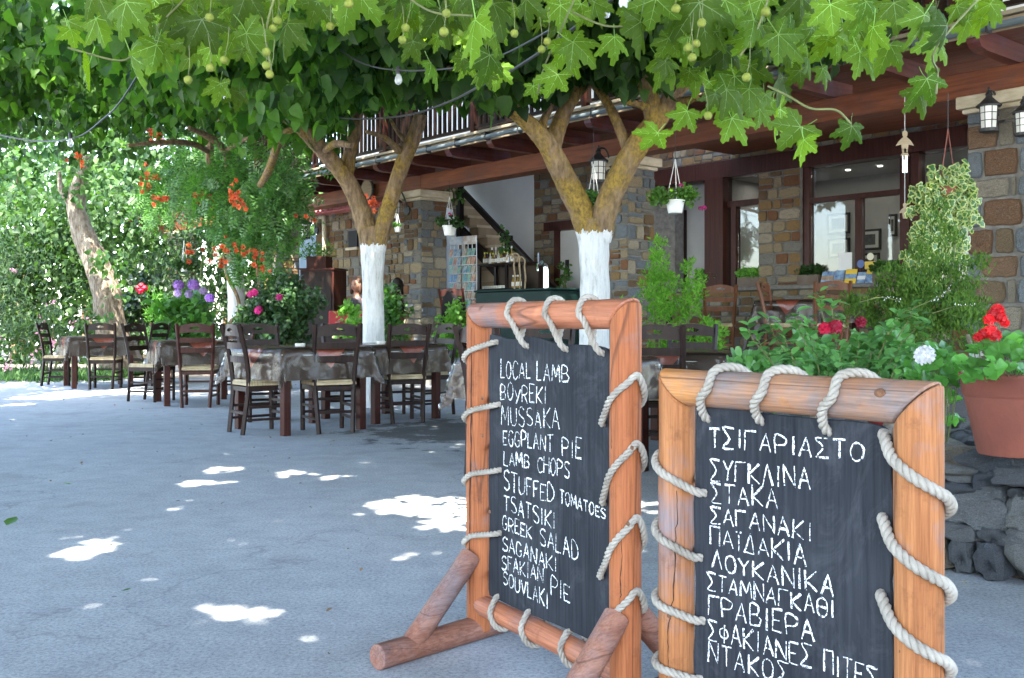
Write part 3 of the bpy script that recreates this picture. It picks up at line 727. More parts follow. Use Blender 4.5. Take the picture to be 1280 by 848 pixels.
# pergola rafters over the far bays
pg = empty('pergola', B(-16.4, -.5, 3.33), BROT, 'timber pergola rafters over the far left bays under the vine', 'pergola')
for k in range(9): bx('rafter', M['beam_y'], pg, .3+k*.85, .42+k*.85, 0, 3.3, .0, .14)

# retaining wall of the planted bed, near right
rw = empty('retaining_wall', B(5.6, -5.42, 0), BROT, 'low dry stone wall of dark rubble below the terracotta pot', 'stone wall')
bx('rubble_core', M['soil'], rw, .05, 5.4, .1, .3, -.02, T-.05)
def rubble_mesh(i):
    r = random.Random(i*11); b = MB(); seg, rings = 16, 11; b.blob((0, 0, 0), .5, seg, rings)
    vs = []
    for v in b.v:
        p = Vector(v); q = Vector((max(-.4, min(.4, p.x*1.15)), max(-.36, min(.36, p.y*1.1)), max(-.4, min(.4, p.z*1.15))))
        j = mnoise.noise(p*2.6+Vector((i*5, 0, 0)))*.22+mnoise.noise(p*7+Vector((i*5, 3, 0)))*.09; q += p.normalized()*j; q *= 1.14
        vs.append(tuple(q))
    b.v = vs; return b.mesh('stone', M['stone_dark'], True, 25)
RB = [rubble_mesh(i) for i in range(8)]
rr = random.Random(77)
x = 0
for (za_, zb_, wr_) in ((0, .15, (.10, .26)), (.14, .20, (.08, .2)), (.19, .33, (.10, .30)), (.325, .37, (.06, .16)), (.365, .43, (.08, .2)), (.42, .505, (.10, .24))):
    x = -.02
    while x < 3.2:
        w = rr.uniform(*wr_); zz = (za_+zb_)/2
        o = link('stone', rr.choice(RB), rw, (x+w/2, .08+rr.uniform(-.02, .02), zz+rr.uniform(-.012, .012)), (rr.uniform(-.1, .1), rr.uniform(-.12, .12), rr.choice((0, pi))+rr.uniform(-.1, .1)), (w*1.08, .26, (zb_-za_)*1.16))
        x += w
for k in range(22):      # return of the wall along the bed's left edge, dropping back toward the terrace
    a0 = Vector((0, .1)); a1 = Vector((-4.5, 5.4)); f = k/22; p = a0.lerp(a1, f)
    for zz in (.1, .28, .43): link('stone', rr.choice(RB), rw, (p.x, p.y, zz), (0, rr.uniform(-.1, .1), .87+rr.choice((0, pi))), (.36, .26, .2))
# ================================================================ menu boards
GL = {  # strokes in a unit box
'A': [[(0,0),(.5,1),(1,0)],[(.2,.36),(.8,.36)]], 'B': [[(0,0),(0,1),(.7,.95),(.8,.75),(.6,.55),(0,.52)],[(.6,.54),(.98,.35),(.85,.06),(0,0)]],
'C': [[(1,.85),(.7,1),(.3,.95),(.02,.6),(.05,.25),(.35,0),(.75,.02),(1,.15)]], 'D': [[(0,0),(0,1),(.55,.93),(.95,.6),(.9,.25),(.5,.02),(0,0)]],
'E': [[(1,1),(0,1),(0,0),(1,0)],[(0,.5),(.75,.5)]], 'F': [[(1,1),(0,1),(0,0)],[(0,.55),(.75,.55)]],
'G': [[(.95,.85),(.6,1),(.25,.93),(.02,.55),(.1,.18),(.45,0),(.85,.08),(.95,.42),(.6,.42)]], 'H': [[(0,0),(0,1)],[(1,0),(1,1)],[(0,.52),(1,.52)]],
'I': [[(.5,0),(.5,1)]], 'K': [[(0,0),(0,1)],[(1,1),(.05,.45),(1,0)]], 'L': [[(0,1),(0,0),(1,0)]], 'M': [[(0,0),(.12,1),(.5,.3),(.88,1),(1,0)]],
'N': [[(0,0),(0,1),(1,0),(1,1)]], 'O': [[(.5,1),(.15,.85),(0,.5),(.15,.12),(.5,0),(.85,.15),(1,.5),(.85,.87),(.5,1)]],
'P': [[(0,0),(0,1),(.7,.97),(1,.78),(.75,.52),(0,.45)]], 'R': [[(0,0),(0,1),(.7,.97),(.95,.77),(.7,.53),(0,.48)],[(.4,.48),(1,0)]],
'S': [[(.95,.88),(.6,1),(.15,.9),(.1,.65),(.5,.52),(.92,.35),(.88,.1),(.5,0),(.05,.12)]], 'T': [[(0,1),(1,1)],[(.5,1),(.5,0)]],
'U': [[(0,1),(.03,.25),(.35,0),(.7,.02),(.98,.3),(1,1)]], 'V': [[(0,1),(.5,0),(1,1)]], 'Y': [[(0,1),(.5,.5)],[(1,1),(.5,.5),(.45,0)]], 'y': [[(0,.8),(.45,.3)],[(1,.8),(.2,-.1)]],
'Γ': [[(1,1),(0,1),(0,0)]], 'Δ': [[(0,0),(.5,1),(1,0),(0,0)]], 'Θ': [[(.5,1),(.12,.85),(0,.5),(.12,.12),(.5,0),(.88,.15),(1,.5),(.88,.87),(.5,1)],[(.1,.5),(.9,.5)]],
'Λ': [[(0,0),(.5,1),(1,0)]], 'Π': [[(0,0),(0,1),(1,1),(1,0)]], 'Σ': [[(1,1),(0,1),(.6,.5),(0,0),(1,0)]],
'Φ': [[(.5,1),(.5,0)],[(.5,.8),(.1,.65),(.1,.35),(.5,.22),(.9,.35),(.9,.65),(.5,.8)]], 'Ϊ': [[(.5,0),(.5,.85)],[(.1,1.02),(.1,.94)],[(.9,1.02),(.9,.94)]],
}
WID = {'I': .35, 'M': 1.25, 'Ϊ': .5, 'L': .8, 'E': .85, 'F': .8}
class Sign:
    def __init__(s, PL, PR, R, label):
        s.PL, s.PR, s.R = Vector(PL), Vector(PR), R
        d = s.PR-s.PL; s.w = d.length; s.rz = atan2(d.y, d.x)
        s.ux = d.normalized(); s.uy = Vector((-s.ux.y, s.ux.x, 0))
        s.t = empty('menu_board', s.PL, s.rz, label, 'menu board', 'chalk menu boards')
    def L(s, px, py, yo=0.0):     # photo point -> local point on the plane y = yo
        d = Vector(((px-640)/F, 1, (HY-py)/F)); cam_ = Vector((0, 0, 1)); q = s.PL+s.uy*yo
        k = (q-cam_).dot(s.uy)/d.dot(s.uy); p = cam_+d*k-s.PL
        return Vector((p.dot(s.ux), yo, p.z))
def log(pts, r, seed, n=20, jit=.05):
    return MB().tube(spline(pts, 5), r, n, True, jit, seed)
def post(s, x, top, side, mat, R, z0=.03):
    b = MB(); n = 24; rows = [z0, .1, .2, .3, .4, .5, .6, .7, .8]
    rows = [z for z in rows if z < top-2.4*R]; vs = []; fs = []
    for z in rows+[None]:
        for k in range(n):
            a = 2*pi*k/n; dx, dy = cos(a)*R, sin(a)*R
            if z is None: zz = top-(R-dx*side)
            else: zz = z
            j = 1+.05*mnoise.noise(Vector((dx*14, dy*14, zz*4+x*9)))
            vs.append((x+dx*j, dy*j, zz if z is not None else min(zz, top-.004)))
    for i in range(len(rows)):
        for k in range(n): k2 = (k+1) % n; fs.append((i*n+k, i*n+k2, (i+1)*n+k2, (i+1)*n+k))
    L = len(rows)*n; fs.append(tuple(range(n-1, -1, -1))); fs.append(tuple(L+k for k in range(n)))
    return b.add(vs, fs).build('post', mat, s.t, smooth=True, bevel=.006)
def toprail(s, w, top, mat, R):
    b = MB(); n = 24; vs = []; fs = []; cols = [None]+[w*i/8 for i in range(1, 8)]+['e']
    for c in cols:
        for k in range(n):
            a = 2*pi*k/n; dy, dz = cos(a)*R, sin(a)*R; zz = top-R+dz
            if c is None: x = -dz
            elif c == 'e': x = w+dz
            else: x = c
            j = 1+.05*mnoise.noise(Vector((dy*14, dz*14, x*5+w*9)))
            vs.append((x, dy*j, top-R+dz*j+.0015))
    for i in range(len(cols)-1):
        for k in range(n): k2 = (k+1) % n; fs.append((i*n+k, (i+1)*n+k, (i+1)*n+k2, i*n+k2))
    L = (len(cols)-1)*n; fs.append(tuple(range(n))); fs.append(tuple(L+k for k in range(n-1, -1, -1)))
    return b.add(vs, fs).build('top_rail', mat, s.t, smooth=True, bevel=.006)
def rope_mb(pts, r=.0087, turns=34, dens=10):
    P = spline(pts, 8)
    # resample evenly
    Ls = [0]
    for i in range(1, len(P)): Ls.append(Ls[-1]+(P[i]-P[i-1]).length)
    tot = Ls[-1]; n = max(20, int(tot/.0042)); Q = []; j = 0
    for i in range(n+1):
        d = tot*i/n
        while j < len(Ls)-2 and Ls[j+1] < d: j += 1
        f = (d-Ls[j])/max(1e-9, Ls[j+1]-Ls[j]); Q.append(P[j].lerp(P[j+1], f))
    b = MB(); t = (Q[1]-Q[0]).normalized(); u = t.orthogonal().normalized(); fr = []
    for i in range(len(Q)):
        t = (Q[min(i+1, n)]-Q[max(i-1, 0)]).normalized(); u = (u-t*u.dot(t)).normalized(); fr.append((u.copy(), t.cross(u)))
    for k in range(3):
        S = []
        for i, q in enumerate(Q):
            a = 2*pi*k/3+tot*i/n*2*pi*turns*.62; u, w = fr[i]; S.append(q+(u*cos(a)+w*sin(a))*r*.52)
        b.tube(S, r*.56, 7, True)
    return b
def rope(s, pts, r=.0087, name='rope'): return rope_mb(pts, r).build(name, M['rope'], s.t, smooth=True, sharp=60)
def top_loop(s, hole, xr, top, R, ztop, r=.0087, xback=None):
    h = s.L(*hole, -.016); q = R+r*.9; zc = top-R
    xb = xr-(h.x-xr)*.55 if xback is None else xback
    pts = [(h.x-.002, .02, h.z+.004), (h.x, -.008, h.z), (h.x*.9+xr*.1, -.026, h.z+.018), (h.x*.45+xr*.55, -q*.86, zc-R*.45), (h.x*.2+xr*.8, -q, zc+R*.1)]
    for a in (125, 90, 55, 15): pts.append((xr+(xb-xr)*(125-a)/180, -cos(radians(180-a))*0+q*cos(radians(a)), zc+q*sin(radians(a))))
    pts += [(xb, q*.8, zc-R*.8), (xb*.8+h.x*.0+xb*.2, .02, ztop-.02)]
    rope(s, pts, r)
def side_loop(s, hole, xp, zext, side, R, zback, r=.0087):
    # from the board hole, across the front of the post at xp, round its outer side, back to the board behind
    h = s.L(*hole, -.016); q = R+r*.9; sd_ = side
    a = lambda deg, z: (xp+sd_*q*cos(radians(deg)), -q*sin(radians(deg)), z)
    d = zext-h.z
    pts = [(h.x-.0*sd_, .02, h.z), (h.x, -.006, h.z), (h.x+sd_*.012, -.022, h.z+d*.04)]
    pts += [a(125, h.z+d*.33), a(95, h.z+d*.5), a(65, h.z+d*.68), a(30, h.z+d*.86), a(0, zext), a(-35, zext+(zback-zext)*.35), a(-90, zext+(zback-zext)*.7), (xp-sd_*q*.8, q*.55, zback), (h.x, .022, zback)]
    rope(s, pts, r)
def bottom_loop(s, hole, xr, zc, R, r=.0087, dx=.05):
    h = s.L(*hole, -.016); q = R+r*.9
    pts = [(h.x, .02, h.z), (h.x, -.006, h.z), (h.x+.004, -.022, h.z-.012), (h.x+dx*.35, -q, zc+R*.25), (h.x+dx*.7, -q*.7, zc-q*.7), (h.x+dx, 0, zc-q), (h.x+dx*1.1, q*.7, zc-q*.6), (h.x+dx*.9, q, zc), (h.x+dx*.6, .03, h.z-.01)]
    rope(s, pts, r)
def board(s, top_pts, bot_pts, x0, x1, th=.012):
    up = spline([Vector((x, 0, z)) for x, z in top_pts], 6); lo = spline([Vector((x, 0, z)) for x, z in bot_pts], 6)
    rt = [(x1+.003*sin(z*23)+.002*sin(z*61), z) for z in np.linspace(bot_pts[-1][1]+.03, top_pts[-1][1]-.03, 14)]
    lf = [(x0+.003*sin(z*19+1)+.002*sin(z*53), z) for z in np.linspace(top_pts[0][1]-.02, bot_pts[0][1]+.02, 14)]
    poly = [(p.x, p.z) for p in lo]+rt+[(p.x, p.z) for p in reversed(up)]+lf
    b = MB().prism(poly, -th/2, th/2)
    return b.build('blackboard', M['board'], s.t, bevel=.002)
def chalk_line(s, text, x0, yt0, yb0, x1, yt1, yb1, yo=-.0066, wd_=.0058, seed=0, name='chalk_writing'):
    rnd = random.Random(seed+len(text)); tl, bl = s.L(x0, yt0, yo), s.L(x0, yb0, yo); tr, br = s.L(x1, yt1, yo), s.L(x1, yb1, yo)
    ws = [WID.get(c, 1.0) if c != ' ' else .55 for c in text]; gap = .34
    tot = sum(ws)+gap*(len(text)-1); b = MB(); u = 0; lay = 0
    for c, w in zip(text, ws):
        if c != ' ':
            j = [rnd.uniform(-.05, .05) for _ in range(4)]; hs = rnd.uniform(.93, 1.08); sk = rnd.uniform(-.08, .08)
            for st in GL[c]:
                for rep in range(1 if rnd.random() < .75 else 2):
                    pts = []; ox = rnd.uniform(-.03, .03)*(rep+1)
                    for (gx, gy) in st:
                        X = (u+(gx+sk*(gy-.5)+ox+rnd.uniform(-.035, .035))*w)/tot; Yy = gy*hs+j[0]+rnd.uniform(-.03, .03)
                        p = (bl*(1-X)+br*X)*(1-Yy)+(tl*(1-X)+tr*X)*Yy; pts.append(Vector((p.x, 0, p.z)))
                    if len(pts) > 4: pts = spline(pts, 3)
                    # subdivide for slight wobble
                    P = []
                    for i in range(len(pts)-1):
                        n = max(1, int((pts[i+1]-pts[i]).length/.008))
                        for k in range(n): P.append(pts[i].lerp(pts[i+1], k/n)+Vector((rnd.uniform(-1, 1), 0, rnd.uniform(-1, 1)))*.0005)
                    P.append(pts[-1]); y = yo-.00012*(lay % 6); lay += 1; vs = []; fs = []
                    for i, p in enumerate(P):
                        t = (P[min(i+1, len(P)-1)]-P[max(i-1, 0)]).normalized(); nn = Vector((t.z, 0, -t.x)); hw = wd_*.5*rnd.uniform(.6, 1.15)*(.8+.35*sin(i*.31+lay))
                        vs += [(p.x+nn.x*hw, y, p.z+nn.z*hw), (p.x-nn.x*hw, y, p.z-nn.z*hw)]
                    for i in range(len(P)-1): fs.append((2*i, 2*i+1, 2*i+3, 2*i+2))
                    b.add(vs, fs)
        u += w+gap
    return b.build(name, M['chalk'], s.t)

# ---- board 1 (English)
s1 = Sign((-.104, 3.216, 0), (.284, 2.56, 0), .04, 'taller menu board chalked in English, standing on log feet')
R1 = .039; H1 = 1.056
post(s1, 0, H1, -1, M['pine_z'], R1); post(s1, s1.w, H1, 1, M['pine_z'], R1+.001)
toprail(s1, s1.w, H1, M['pine_x'], R1)
zb1 = .115; MB().tube([(.02, 0, zb1), (s1.w*.5, 0, zb1+.002), (s1.w-.02, 0, zb1)], [.031, .033, .031], 18, True, .05, 3).build('bottom_rail', M['pine_x'], s1.t, smooth=True)
b0, b1 = s1.L(613, 500), s1.L(766, 500)
tz = lambda x, y: s1.L(x, y).z
board(s1, [(b0.x+.004, tz(616, 424)), (b0.x+.02, tz(622, 418)), (s1.L(640, 424).x, tz(640, 424)), (s1.L(668, 420).x, tz(668, 421)), (s1.L(700, 430).x, tz(700, 430)), (s1.L(725, 432).x, tz(725, 431)), (s1.L(750, 430).x, tz(750, 433)), (b1.x-.012, tz(762, 440)), (b1.x, tz(765, 458))],
      [(b0.x+.004, tz(622, 748)), (s1.L(650, 760).x, tz(650, 762)), (s1.L(700, 784).x, tz(700, 782)), (s1.L(740, 800).x, tz(740, 800)), (b1.x-.01, tz(763, 808))], b0.x, b1.x)
zt1 = .93
for hole, rx in (((656, 433), 634), ((705, 437), 681), ((750, 442), 723)):
    top_loop(s1, hole, s1.L(rx, 376, -R1).x, H1, R1, zt1)
for hole, ze, zbk in (((618, 428), 455, 500), ((621, 506), 528, 560), ((622, 588), 606, 640), ((622, 667), 682, 720)):
    side_loop(s1, hole, 0, s1.L(584, ze, 0).z, -1, R1, s1.L(615, zbk, 0).z)
for hole, ze, zbk in (((751, 530), 470, 520), ((752, 629), 556, 600), ((749, 721), 650, 700), ((748, 803), 742, 780)):
    side_loop(s1, hole, s1.w, s1.L(806, ze, 0).z, 1, R1+.001, s1.L(765, zbk, 0).z)
for hole in ((619, 746), (658, 765), (707, 790)): bottom_loop(s1, hole, 0, zb1, .032, dx=.03)
# feet: logs across, with slanted braces at both ends
fd = s1.uy; 
for x, nm in ((0, 0), (s1.w, 1)):
    f = Matrix.Rotation(.25, 3, 'Z')
    d = f @ Vector((0, 1, 0))
    MB().tube([Vector((x, 0, .037))-d*.40, Vector((x, 0, .039)), Vector((x, 0, .037))+d*.34], [.037, .037, .036], 18, True, .05, 9+nm).build('foot', M['pine_y'], s1.t, smooth=True, bevel=.004)
    for sg in (-1, 1):
        MB().tube([Vector((x, 0, .05))+d*sg*.27, Vector((x, 0, .27))+d*sg*.035], [.034, .034], 16, True, .05, 12+nm).build('brace', M['pine_y'], s1.t, smooth=True)
def crack(s, kind, a0, u0, u1, R, seed, xc=0.0, w=.0022):
    # a narrow drying crack following the grain on the round log; a0 = angle from the viewer side, u0..u1 along the log
    rnd = random.Random(seed); vs = []; fs = []; n = 40; a = a0; zc = xc
    for i in range(n+1):
        u = u0+(u1-u0)*i/n; a += rnd.uniform(-.035, .035)+(.10 if rnd.random() < .04 else 0); h = w*(.35+.65*sin(pi*i/n))*rnd.uniform(.6, 1.2)
        for q in (-1, 1):
            aa = a+q*h/R; r_ = R*1.05+.0006
            j = 1+.05*mnoise.noise(Vector((sin(aa)*R*14, -cos(aa)*R*14, u*4+xc*9))) if kind == 'z' else 1
            r_ = R*j+.0008
            vs.append((xc+sin(aa)*r_, -cos(aa)*r_, u) if kind == 'z' else (u, -cos(aa)*(R*1.03), xc+sin(aa)*(R*1.03)))
    for i in range(n): fs.append((2*i, 2*i+1, 2*i+3, 2*i+2))
    MB().add(vs, fs).build('crack', M['darkcrack'], s.t)
M['darkcrack'] = flat('darkcrack', (.035, .014, .007), .95)
def knot(s, px, py, yo, r_):
    p = s.L(px, py, yo); b = MB(); b.blob(p, (r_, r_*.35, r_*.8), 12, 8, .15, int(px)); b.build('knot', M['knot'], s.t, smooth=True)
M['knot'] = pmat('knot', (.09, .035, .015), (.20, .09, .04), 90, .8, .4, 120)
crack(s1, 'z', .25, .12, .98, R1, 3, 0, .0026); crack(s1, 'z', -.35, .45, .8, R1, 5, s1.w, .0014); crack(s1, 'z', .4, .15, .5, R1, 6, s1.w, .0012)
for x, y in ((603, 545), (612, 640), (603, 498)): knot(s1, x, y, -R1*.93, .0065)
for x, y in ((790, 560), (785, 655)): knot(s1, x, y, -R1*.95, .007)
T1 = [('LOCAL', 626, 450, 472, 663, 455, 474), ('LAMB', 671, 453, 475, 711, 457, 479), ('BOyREKI', 626, 480, 500, 683, 484, 506), ('MUSSAKA', 627, 509, 531, 699, 513, 537),
      ('EGGPLANT', 629, 538, 556, 691, 545, 565), ('PIE', 703, 546, 569, 727, 551, 575), ('LAMB', 630, 565, 582, 662, 569, 586), ('CHOPS', 672, 571, 590, 712, 577, 598),
      ('STUFFED', 630, 590, 613, 693, 608, 629), ('TOMATOES', 700, 613, 629, 757, 636, 649), ('TSATSIKI', 630, 619, 637, 694, 641, 662), ('GREEK', 628, 643, 661, 665, 659, 675), ('SALAD', 675, 661, 681, 723, 678, 701),
      ('SAGANAKI', 628, 669, 687, 696, 697, 716), ('SFAKIAN', 627, 693, 711, 679, 709, 728), ('PIE', 689, 719, 743, 712, 733, 754), ('SOUVLAKI', 629, 714, 730, 685, 740, 761)]
for k, a in enumerate(T1): chalk_line(s1, *a, seed=k, wd_=.0046)

# ---- board 2 (Greek)
s2 = Sign((.396, 2.462, 0), (.783, 1.969, 0), .045, 'shorter menu board chalked in Greek, beside the terracotta pot')
R2 = .043; H2 = .885
post(s2, 0, H2, -1, M['pine2_z'], R2); post(s2, s2.w, H2, 1, M['pine2_z'], R2+.003)
toprail(s2, s2.w, H2, M['pine2_x'], R2)
zb2 = .09; MB().tube([(.02, 0, zb2), (s2.w*.5, 0, zb2+.002), (s2.w-.02, 0, zb2)], [.033, .034, .033], 18, True, .05, 3).build('bottom_rail', M['pine2_x'], s2.t, smooth=True)
b0, b1 = s2.L(870, 600), s2.L(1117, 640)
tz = lambda x, y: s2.L(x, y).z; tx = lambda x: s2.L(x, 600).x
board(s2, [(b0.x+.004, tz(872, 525)), (b0.x+.02, tz(880, 508)), (tx(910), tz(910, 508)), (tx(945), tz(945, 515)), (tx(985), tz(985, 520)), (tx(1030), tz(1030, 524)), (tx(1070), tz(1070, 527)), (b1.x-.02, tz(1105, 534)), (b1.x, tz(1115, 552))],
      [(b0.x+.004, .16), (b0.x+.15, .155), (b1.x-.15, .16), (b1.x-.01, .17)], b0.x, b1.x)
zt2 = .80
for hole, rx in (((881, 524), 894), ((948, 527), 962), ((1032, 540), 1050)):
    h = s2.L(*hole, -.016); xr = s2.L(rx-6, 480, -R2).x
    q = R2+.011; zc = H2-R2; xb = xr+.06
    pts = [(h.x, .02, h.z+.004), (h.x, -.008, h.z), (h.x, -.026, h.z+.02), (h.x*.6+xr*.4, -q*.9, zc-R2*.4), (xr, -q*.98, zc+R2*.15)]
    for a in (125, 90, 55, 10): pts.append((xr+(xb-xr)*(125-a)/115, q*cos(radians(a)), zc+q*sin(radians(a))))
    pts += [(xb+.01, q*.8, zc-R2*.8), (xb+.01, .02, zt2-.03)]
    rope(s2, pts, .0102)
for hole, ze, zbk in (((1101, 543), 622, 660), ((1100, 648), 731, 770), ((1098, 744), 828, 860)):
    side_loop(s2, hole, s2.w, s2.L(1183, ze, 0).z, 1, R2+.003, s2.L(1117, zbk, 0).z, .0112)
for hole, ze, zbk in (((877, 617), 565, 600), ((872, 698), 648, 690), ((875, 777), 735, 780), ((872, 850), 815, 850)):
    side_loop(s2, hole, 0, s2.L(817, ze, 0).z, -1, R2, s2.L(870, zbk, 0).z, .0098)
for x in (0, s2.w):
    MB().tube([(x, -.32, .037), (x, 0, .04), (x, .32, .037)], .036, 18, True, .05, 4).build('foot', M['pine_y'], s2.t, smooth=True, bevel=.004)
crack(s2, 'z', -.25, .2, .80, R2, 7, s2.w, .0022); crack(s2, 'z', .5, .1, .45, R2, 8, s2.w, .0014); crack(s2, 'z', .1, .15, .6, R2, 9, 0, .0016)
for x, y, r_ in ((1139, 608, .010), (1128, 815, .008), (833, 660, .006), (836, 770, .007)): knot(s2, x, y, -R2*.95, r_)
knot(s2, 1100, 492, -R2*.93, .013); knot(s2, 985, 492, -R2*.9, .008)
T2 = [('ΤΣΙΓΑΡΙΑΣΤΟ', 887, 534, 558, 1080, 554, 577), ('ΣΥΓΚΛΙΝΑ', 888, 574, 599, 1012, 586, 611), ('ΣΤΑΚΑ', 889, 604, 628, 972, 612, 636), ('ΣΑΓΑΝΑΚΙ', 888, 633, 653, 1015, 653, 676),
      ('ΠΑΪΔΑΚΙΑ', 888, 660, 681, 1007, 681, 707), ('ΛΟΥΚΑΝΙΚΑ', 890, 690, 711, 1042, 719, 746), ('ΣΤΑΜΝΑΓΚΑΘΙ', 884, 716, 736, 1043, 751, 773), ('ΓΡΑΒΙΕΡΑ', 886, 745, 768, 1017, 774, 802),
      ('ΣΦΑΚΙΑΝΕΣ', 885, 776, 798, 1015, 808, 836), ('ΠΙΤΕΣ', 1030, 815, 841, 1096, 836, 862), ('ΝΤΑΚΟΣ', 886, 804, 828, 985, 832, 856)]
for a, b in (('Α', 'A'), ('Β', 'B'), ('Ε', 'E'), ('Ι', 'I'), ('Κ', 'K'), ('Μ', 'M'), ('Ν', 'N'), ('Ο', 'O'), ('Ρ', 'P'), ('Τ', 'T'), ('Υ', 'Y')): GL[a] = GL[b]; WID[a] = WID.get(b, 1.0)
for k, a in enumerate(T2): chalk_line(s2, *a, seed=40+k, wd_=.0049)
# ================================================================ chairs and tables
def plate(cols, y0, y1, bend=0.0):       # cols: list of (x, [(z0,z1),...]); consecutive matching intervals are bridged
    b = MB(); xm = max(abs(c[0]) for c in cols)
    yy = lambda x: bend*(1-(x/xm)**2)
    for (xa, ia), (xb, ib) in zip(cols[:-1], cols[1:]):
        for A, Bq in zip(ia, ib):
            ya, yb = yy(xa), yy(xb)
            b.add([(xa, y0-ya, A[0]), (xb, y0-yb, Bq[0]), (xb, y1-yb, Bq[0]), (xa, y1-ya, A[0]), (xa, y0-ya, A[1]), (xb, y0-yb, Bq[1]), (xb, y1-yb, Bq[1]), (xa, y1-ya, A[1])],
                  [(0, 3, 2, 1), (4, 5, 6, 7), (0, 1, 5, 4), (3, 7, 6, 2)]+([(0, 4, 7, 3)] if xa == cols[0][0] or len(ia) != 1 or len(ib) != 1 else [])+([(1, 2, 6, 5)] if xb == cols[-1][0] or len(ia) != 1 or len(ib) != 1 else []))
    return b
def rail_cols(kind):
    cols = []; W_ = .19
    xs = sorted(set([round(x, 4) for x in np.linspace(-W_, W_, 17)]+[-.062, .062]))
    for x in xs:
        f = x/W_; top = .955+.028*cos(f*pi/2*1.0)**.8 if abs(f) < 1 else .955
        top = .945+.035*max(0, cos(f*pi/2)); bot = .862+.012*(1-f*f)
        if abs(x) < .062:
            h = .016*sqrt(max(0, 1-(x/.062)**2)); mid = .922+ (.006 if abs(x) < .02 else 0)
            cols.append((x, [(bot, mid-h), (mid+h, top)]))
        elif abs(abs(x)-.062) < 1e-6: cols.append((x, [(bot, .922), (.922, top)]))
        else: cols.append((x, [(bot, top)]))
    # split the bridging where interval counts change
    return cols
def top_rail_mb():
    cols = rail_cols(0); b = MB(); seg = []
    left = [c for c in cols if c[0] <= -.062]; midc = [c for c in cols if abs(c[0]) <= .0621]; right = [c for c in cols if c[0] >= .062]
    fix = lambda cs: [(x, [(i[0][0], i[-1][1])]) for x, i in cs]
    for cs in (fix(left), midc, fix(right)):
        for (xa, ia), (xb, ib) in zip(cs[:-1], cs[1:]):
            yy = lambda x: .03*(1-(x/.19)**2)
            for A, Bq in zip(ia, ib):
                b.add([(xa, -yy(xa), A[0]), (xb, -yy(xb), Bq[0]), (xb, .022-yy(xb), Bq[0]), (xa, .022-yy(xa), A[0]), (xa, -yy(xa), A[1]), (xb, -yy(xb), Bq[1]), (xb, .022-yy(xb), Bq[1]), (xa, .022-yy(xa), A[1])],
                      [(0, 3, 2, 1), (4, 5, 6, 7), (0, 1, 5, 4), (3, 7, 6, 2)])
    b.f += []; return b
def make_chair(label, mat):
    t = empty('taverna_chair', (0, 0, 0), 0, label, 'chair', 'wooden taverna chairs with rush seats')
    # origin between the back feet; the sitter faces +y
    for sx in (-1, 1):
        P = spline([(sx*.155, 0, 0), (sx*.166, .025, .22), (sx*.18, .045, .44), (sx*.193, .015, .7), (sx*.205, -.055, .975)], 4)
        MB().tube(P, .024, 4, True, ph=pi/4).build('back_leg', mat, t, bevel=.004)
        MB().tube([(sx*.185, .42, 0), (sx*.19, .415, .47)], .024, 4, True, ph=pi/4).build('front_leg', mat, t, bevel=.004)
        MB().bar((sx*.188, .05, .405), (sx*.19, .41, .41), .02, .05).build('side_apron', mat, t)
        for z in (.13, .24): MB().bar((sx*.165, .03, z), (sx*.188, .41, z), .018, .022).build('side_stretcher', mat, t)
    MB().bar((-.185, .415, .41), (.185, .415, .41), .02, .05).build('front_apron', mat, t)
    MB().bar((-.175, .045, .40), (.175, .045, .40), .02, .04).build('back_apron', mat, t)
    for z in (.19,): MB().bar((-.165, .02, z), (.165, .02, z), .018, .026).build('back_stretcher', mat, t)
    for z in (.17, .28): MB().bar((-.185, .42, z), (.185, .42, z), .018, .024).build('front_stretcher', mat, t)
    MB().add(top_rail_mb().v, []).v
    tr = top_rail_mb(); o = tr.build('top_rail', mat, t, loc=(0, -.030, 0)); o.rotation_euler = (0, 0, 0)
    for z, w, y in ((.635, .186, .02), (.755, .192, -.008)):
        b = MB()
        for i in range(8):
            xa, xb = -w+w*2*i/8, -w+w*2*(i+1)/8; yy = lambda x: y-.028*(1-(x/w)**2)
            b.add([(xa, yy(xa), z), (xb, yy(xb), z), (xb, yy(xb)+.016, z), (xa, yy(xa)+.016, z), (xa, yy(xa)-.004, z+.058), (xb, yy(xb)-.004, z+.058), (xb, yy(xb)+.012, z+.058), (xa, yy(xa)+.012, z+.058)], [(0, 3, 2, 1), (4, 5, 6, 7), (0, 1, 5, 4), (3, 7, 6, 2)])
        b.build('back_slat', mat, t)
    # woven rush seat: four triangles of cord, slightly dished
    b = MB(); n = 9
    for i in range(n):
        f0, f1 = i/n, (i+.82)/n
        for (A, Bq, D, E) in (((-.2, .035), (.2, .035), (0, .24), (0, .24)), ((.2, .035), (.205, .435), (0, .24), (0, .24)), ((.205, .435), (-.205, .435), (0, .24), (0, .24)), ((-.205, .435), (-.2, .035), (0, .24), (0, .24))):
            l = lambda p, q, f: (p[0]+(q[0]-p[0])*f, p[1]+(q[1]-p[1])*f)
            a0, a1, c0, c1 = l(A, D, f0), l(Bq, D, f0), l(A, D, f1), l(Bq, D, f1)
            z0, z1 = .468-.012*f0, .468-.012*f1
            zm = .476-.012*f0
            m0, m1 = l(A, D, (f0+f1)/2), l(Bq, D, (f0+f1)/2)
            b.add([(*a0, z0-.01), (*a1, z0-.01), (*m1, zm), (*m0, zm), (*c1, z1-.01), (*c0, z1-.01)], [(0, 1, 2, 3), (3, 2, 4, 5)])
    b.slab([(-.2, .035), (.2, .035), (.205, .435), (-.205, .435)], .432, .456)
    b.build('rush_seat', M['rush'], t, bevel=0)
    return t
chair0 = make_chair('dark taverna chair', M['chair']); used = [False]
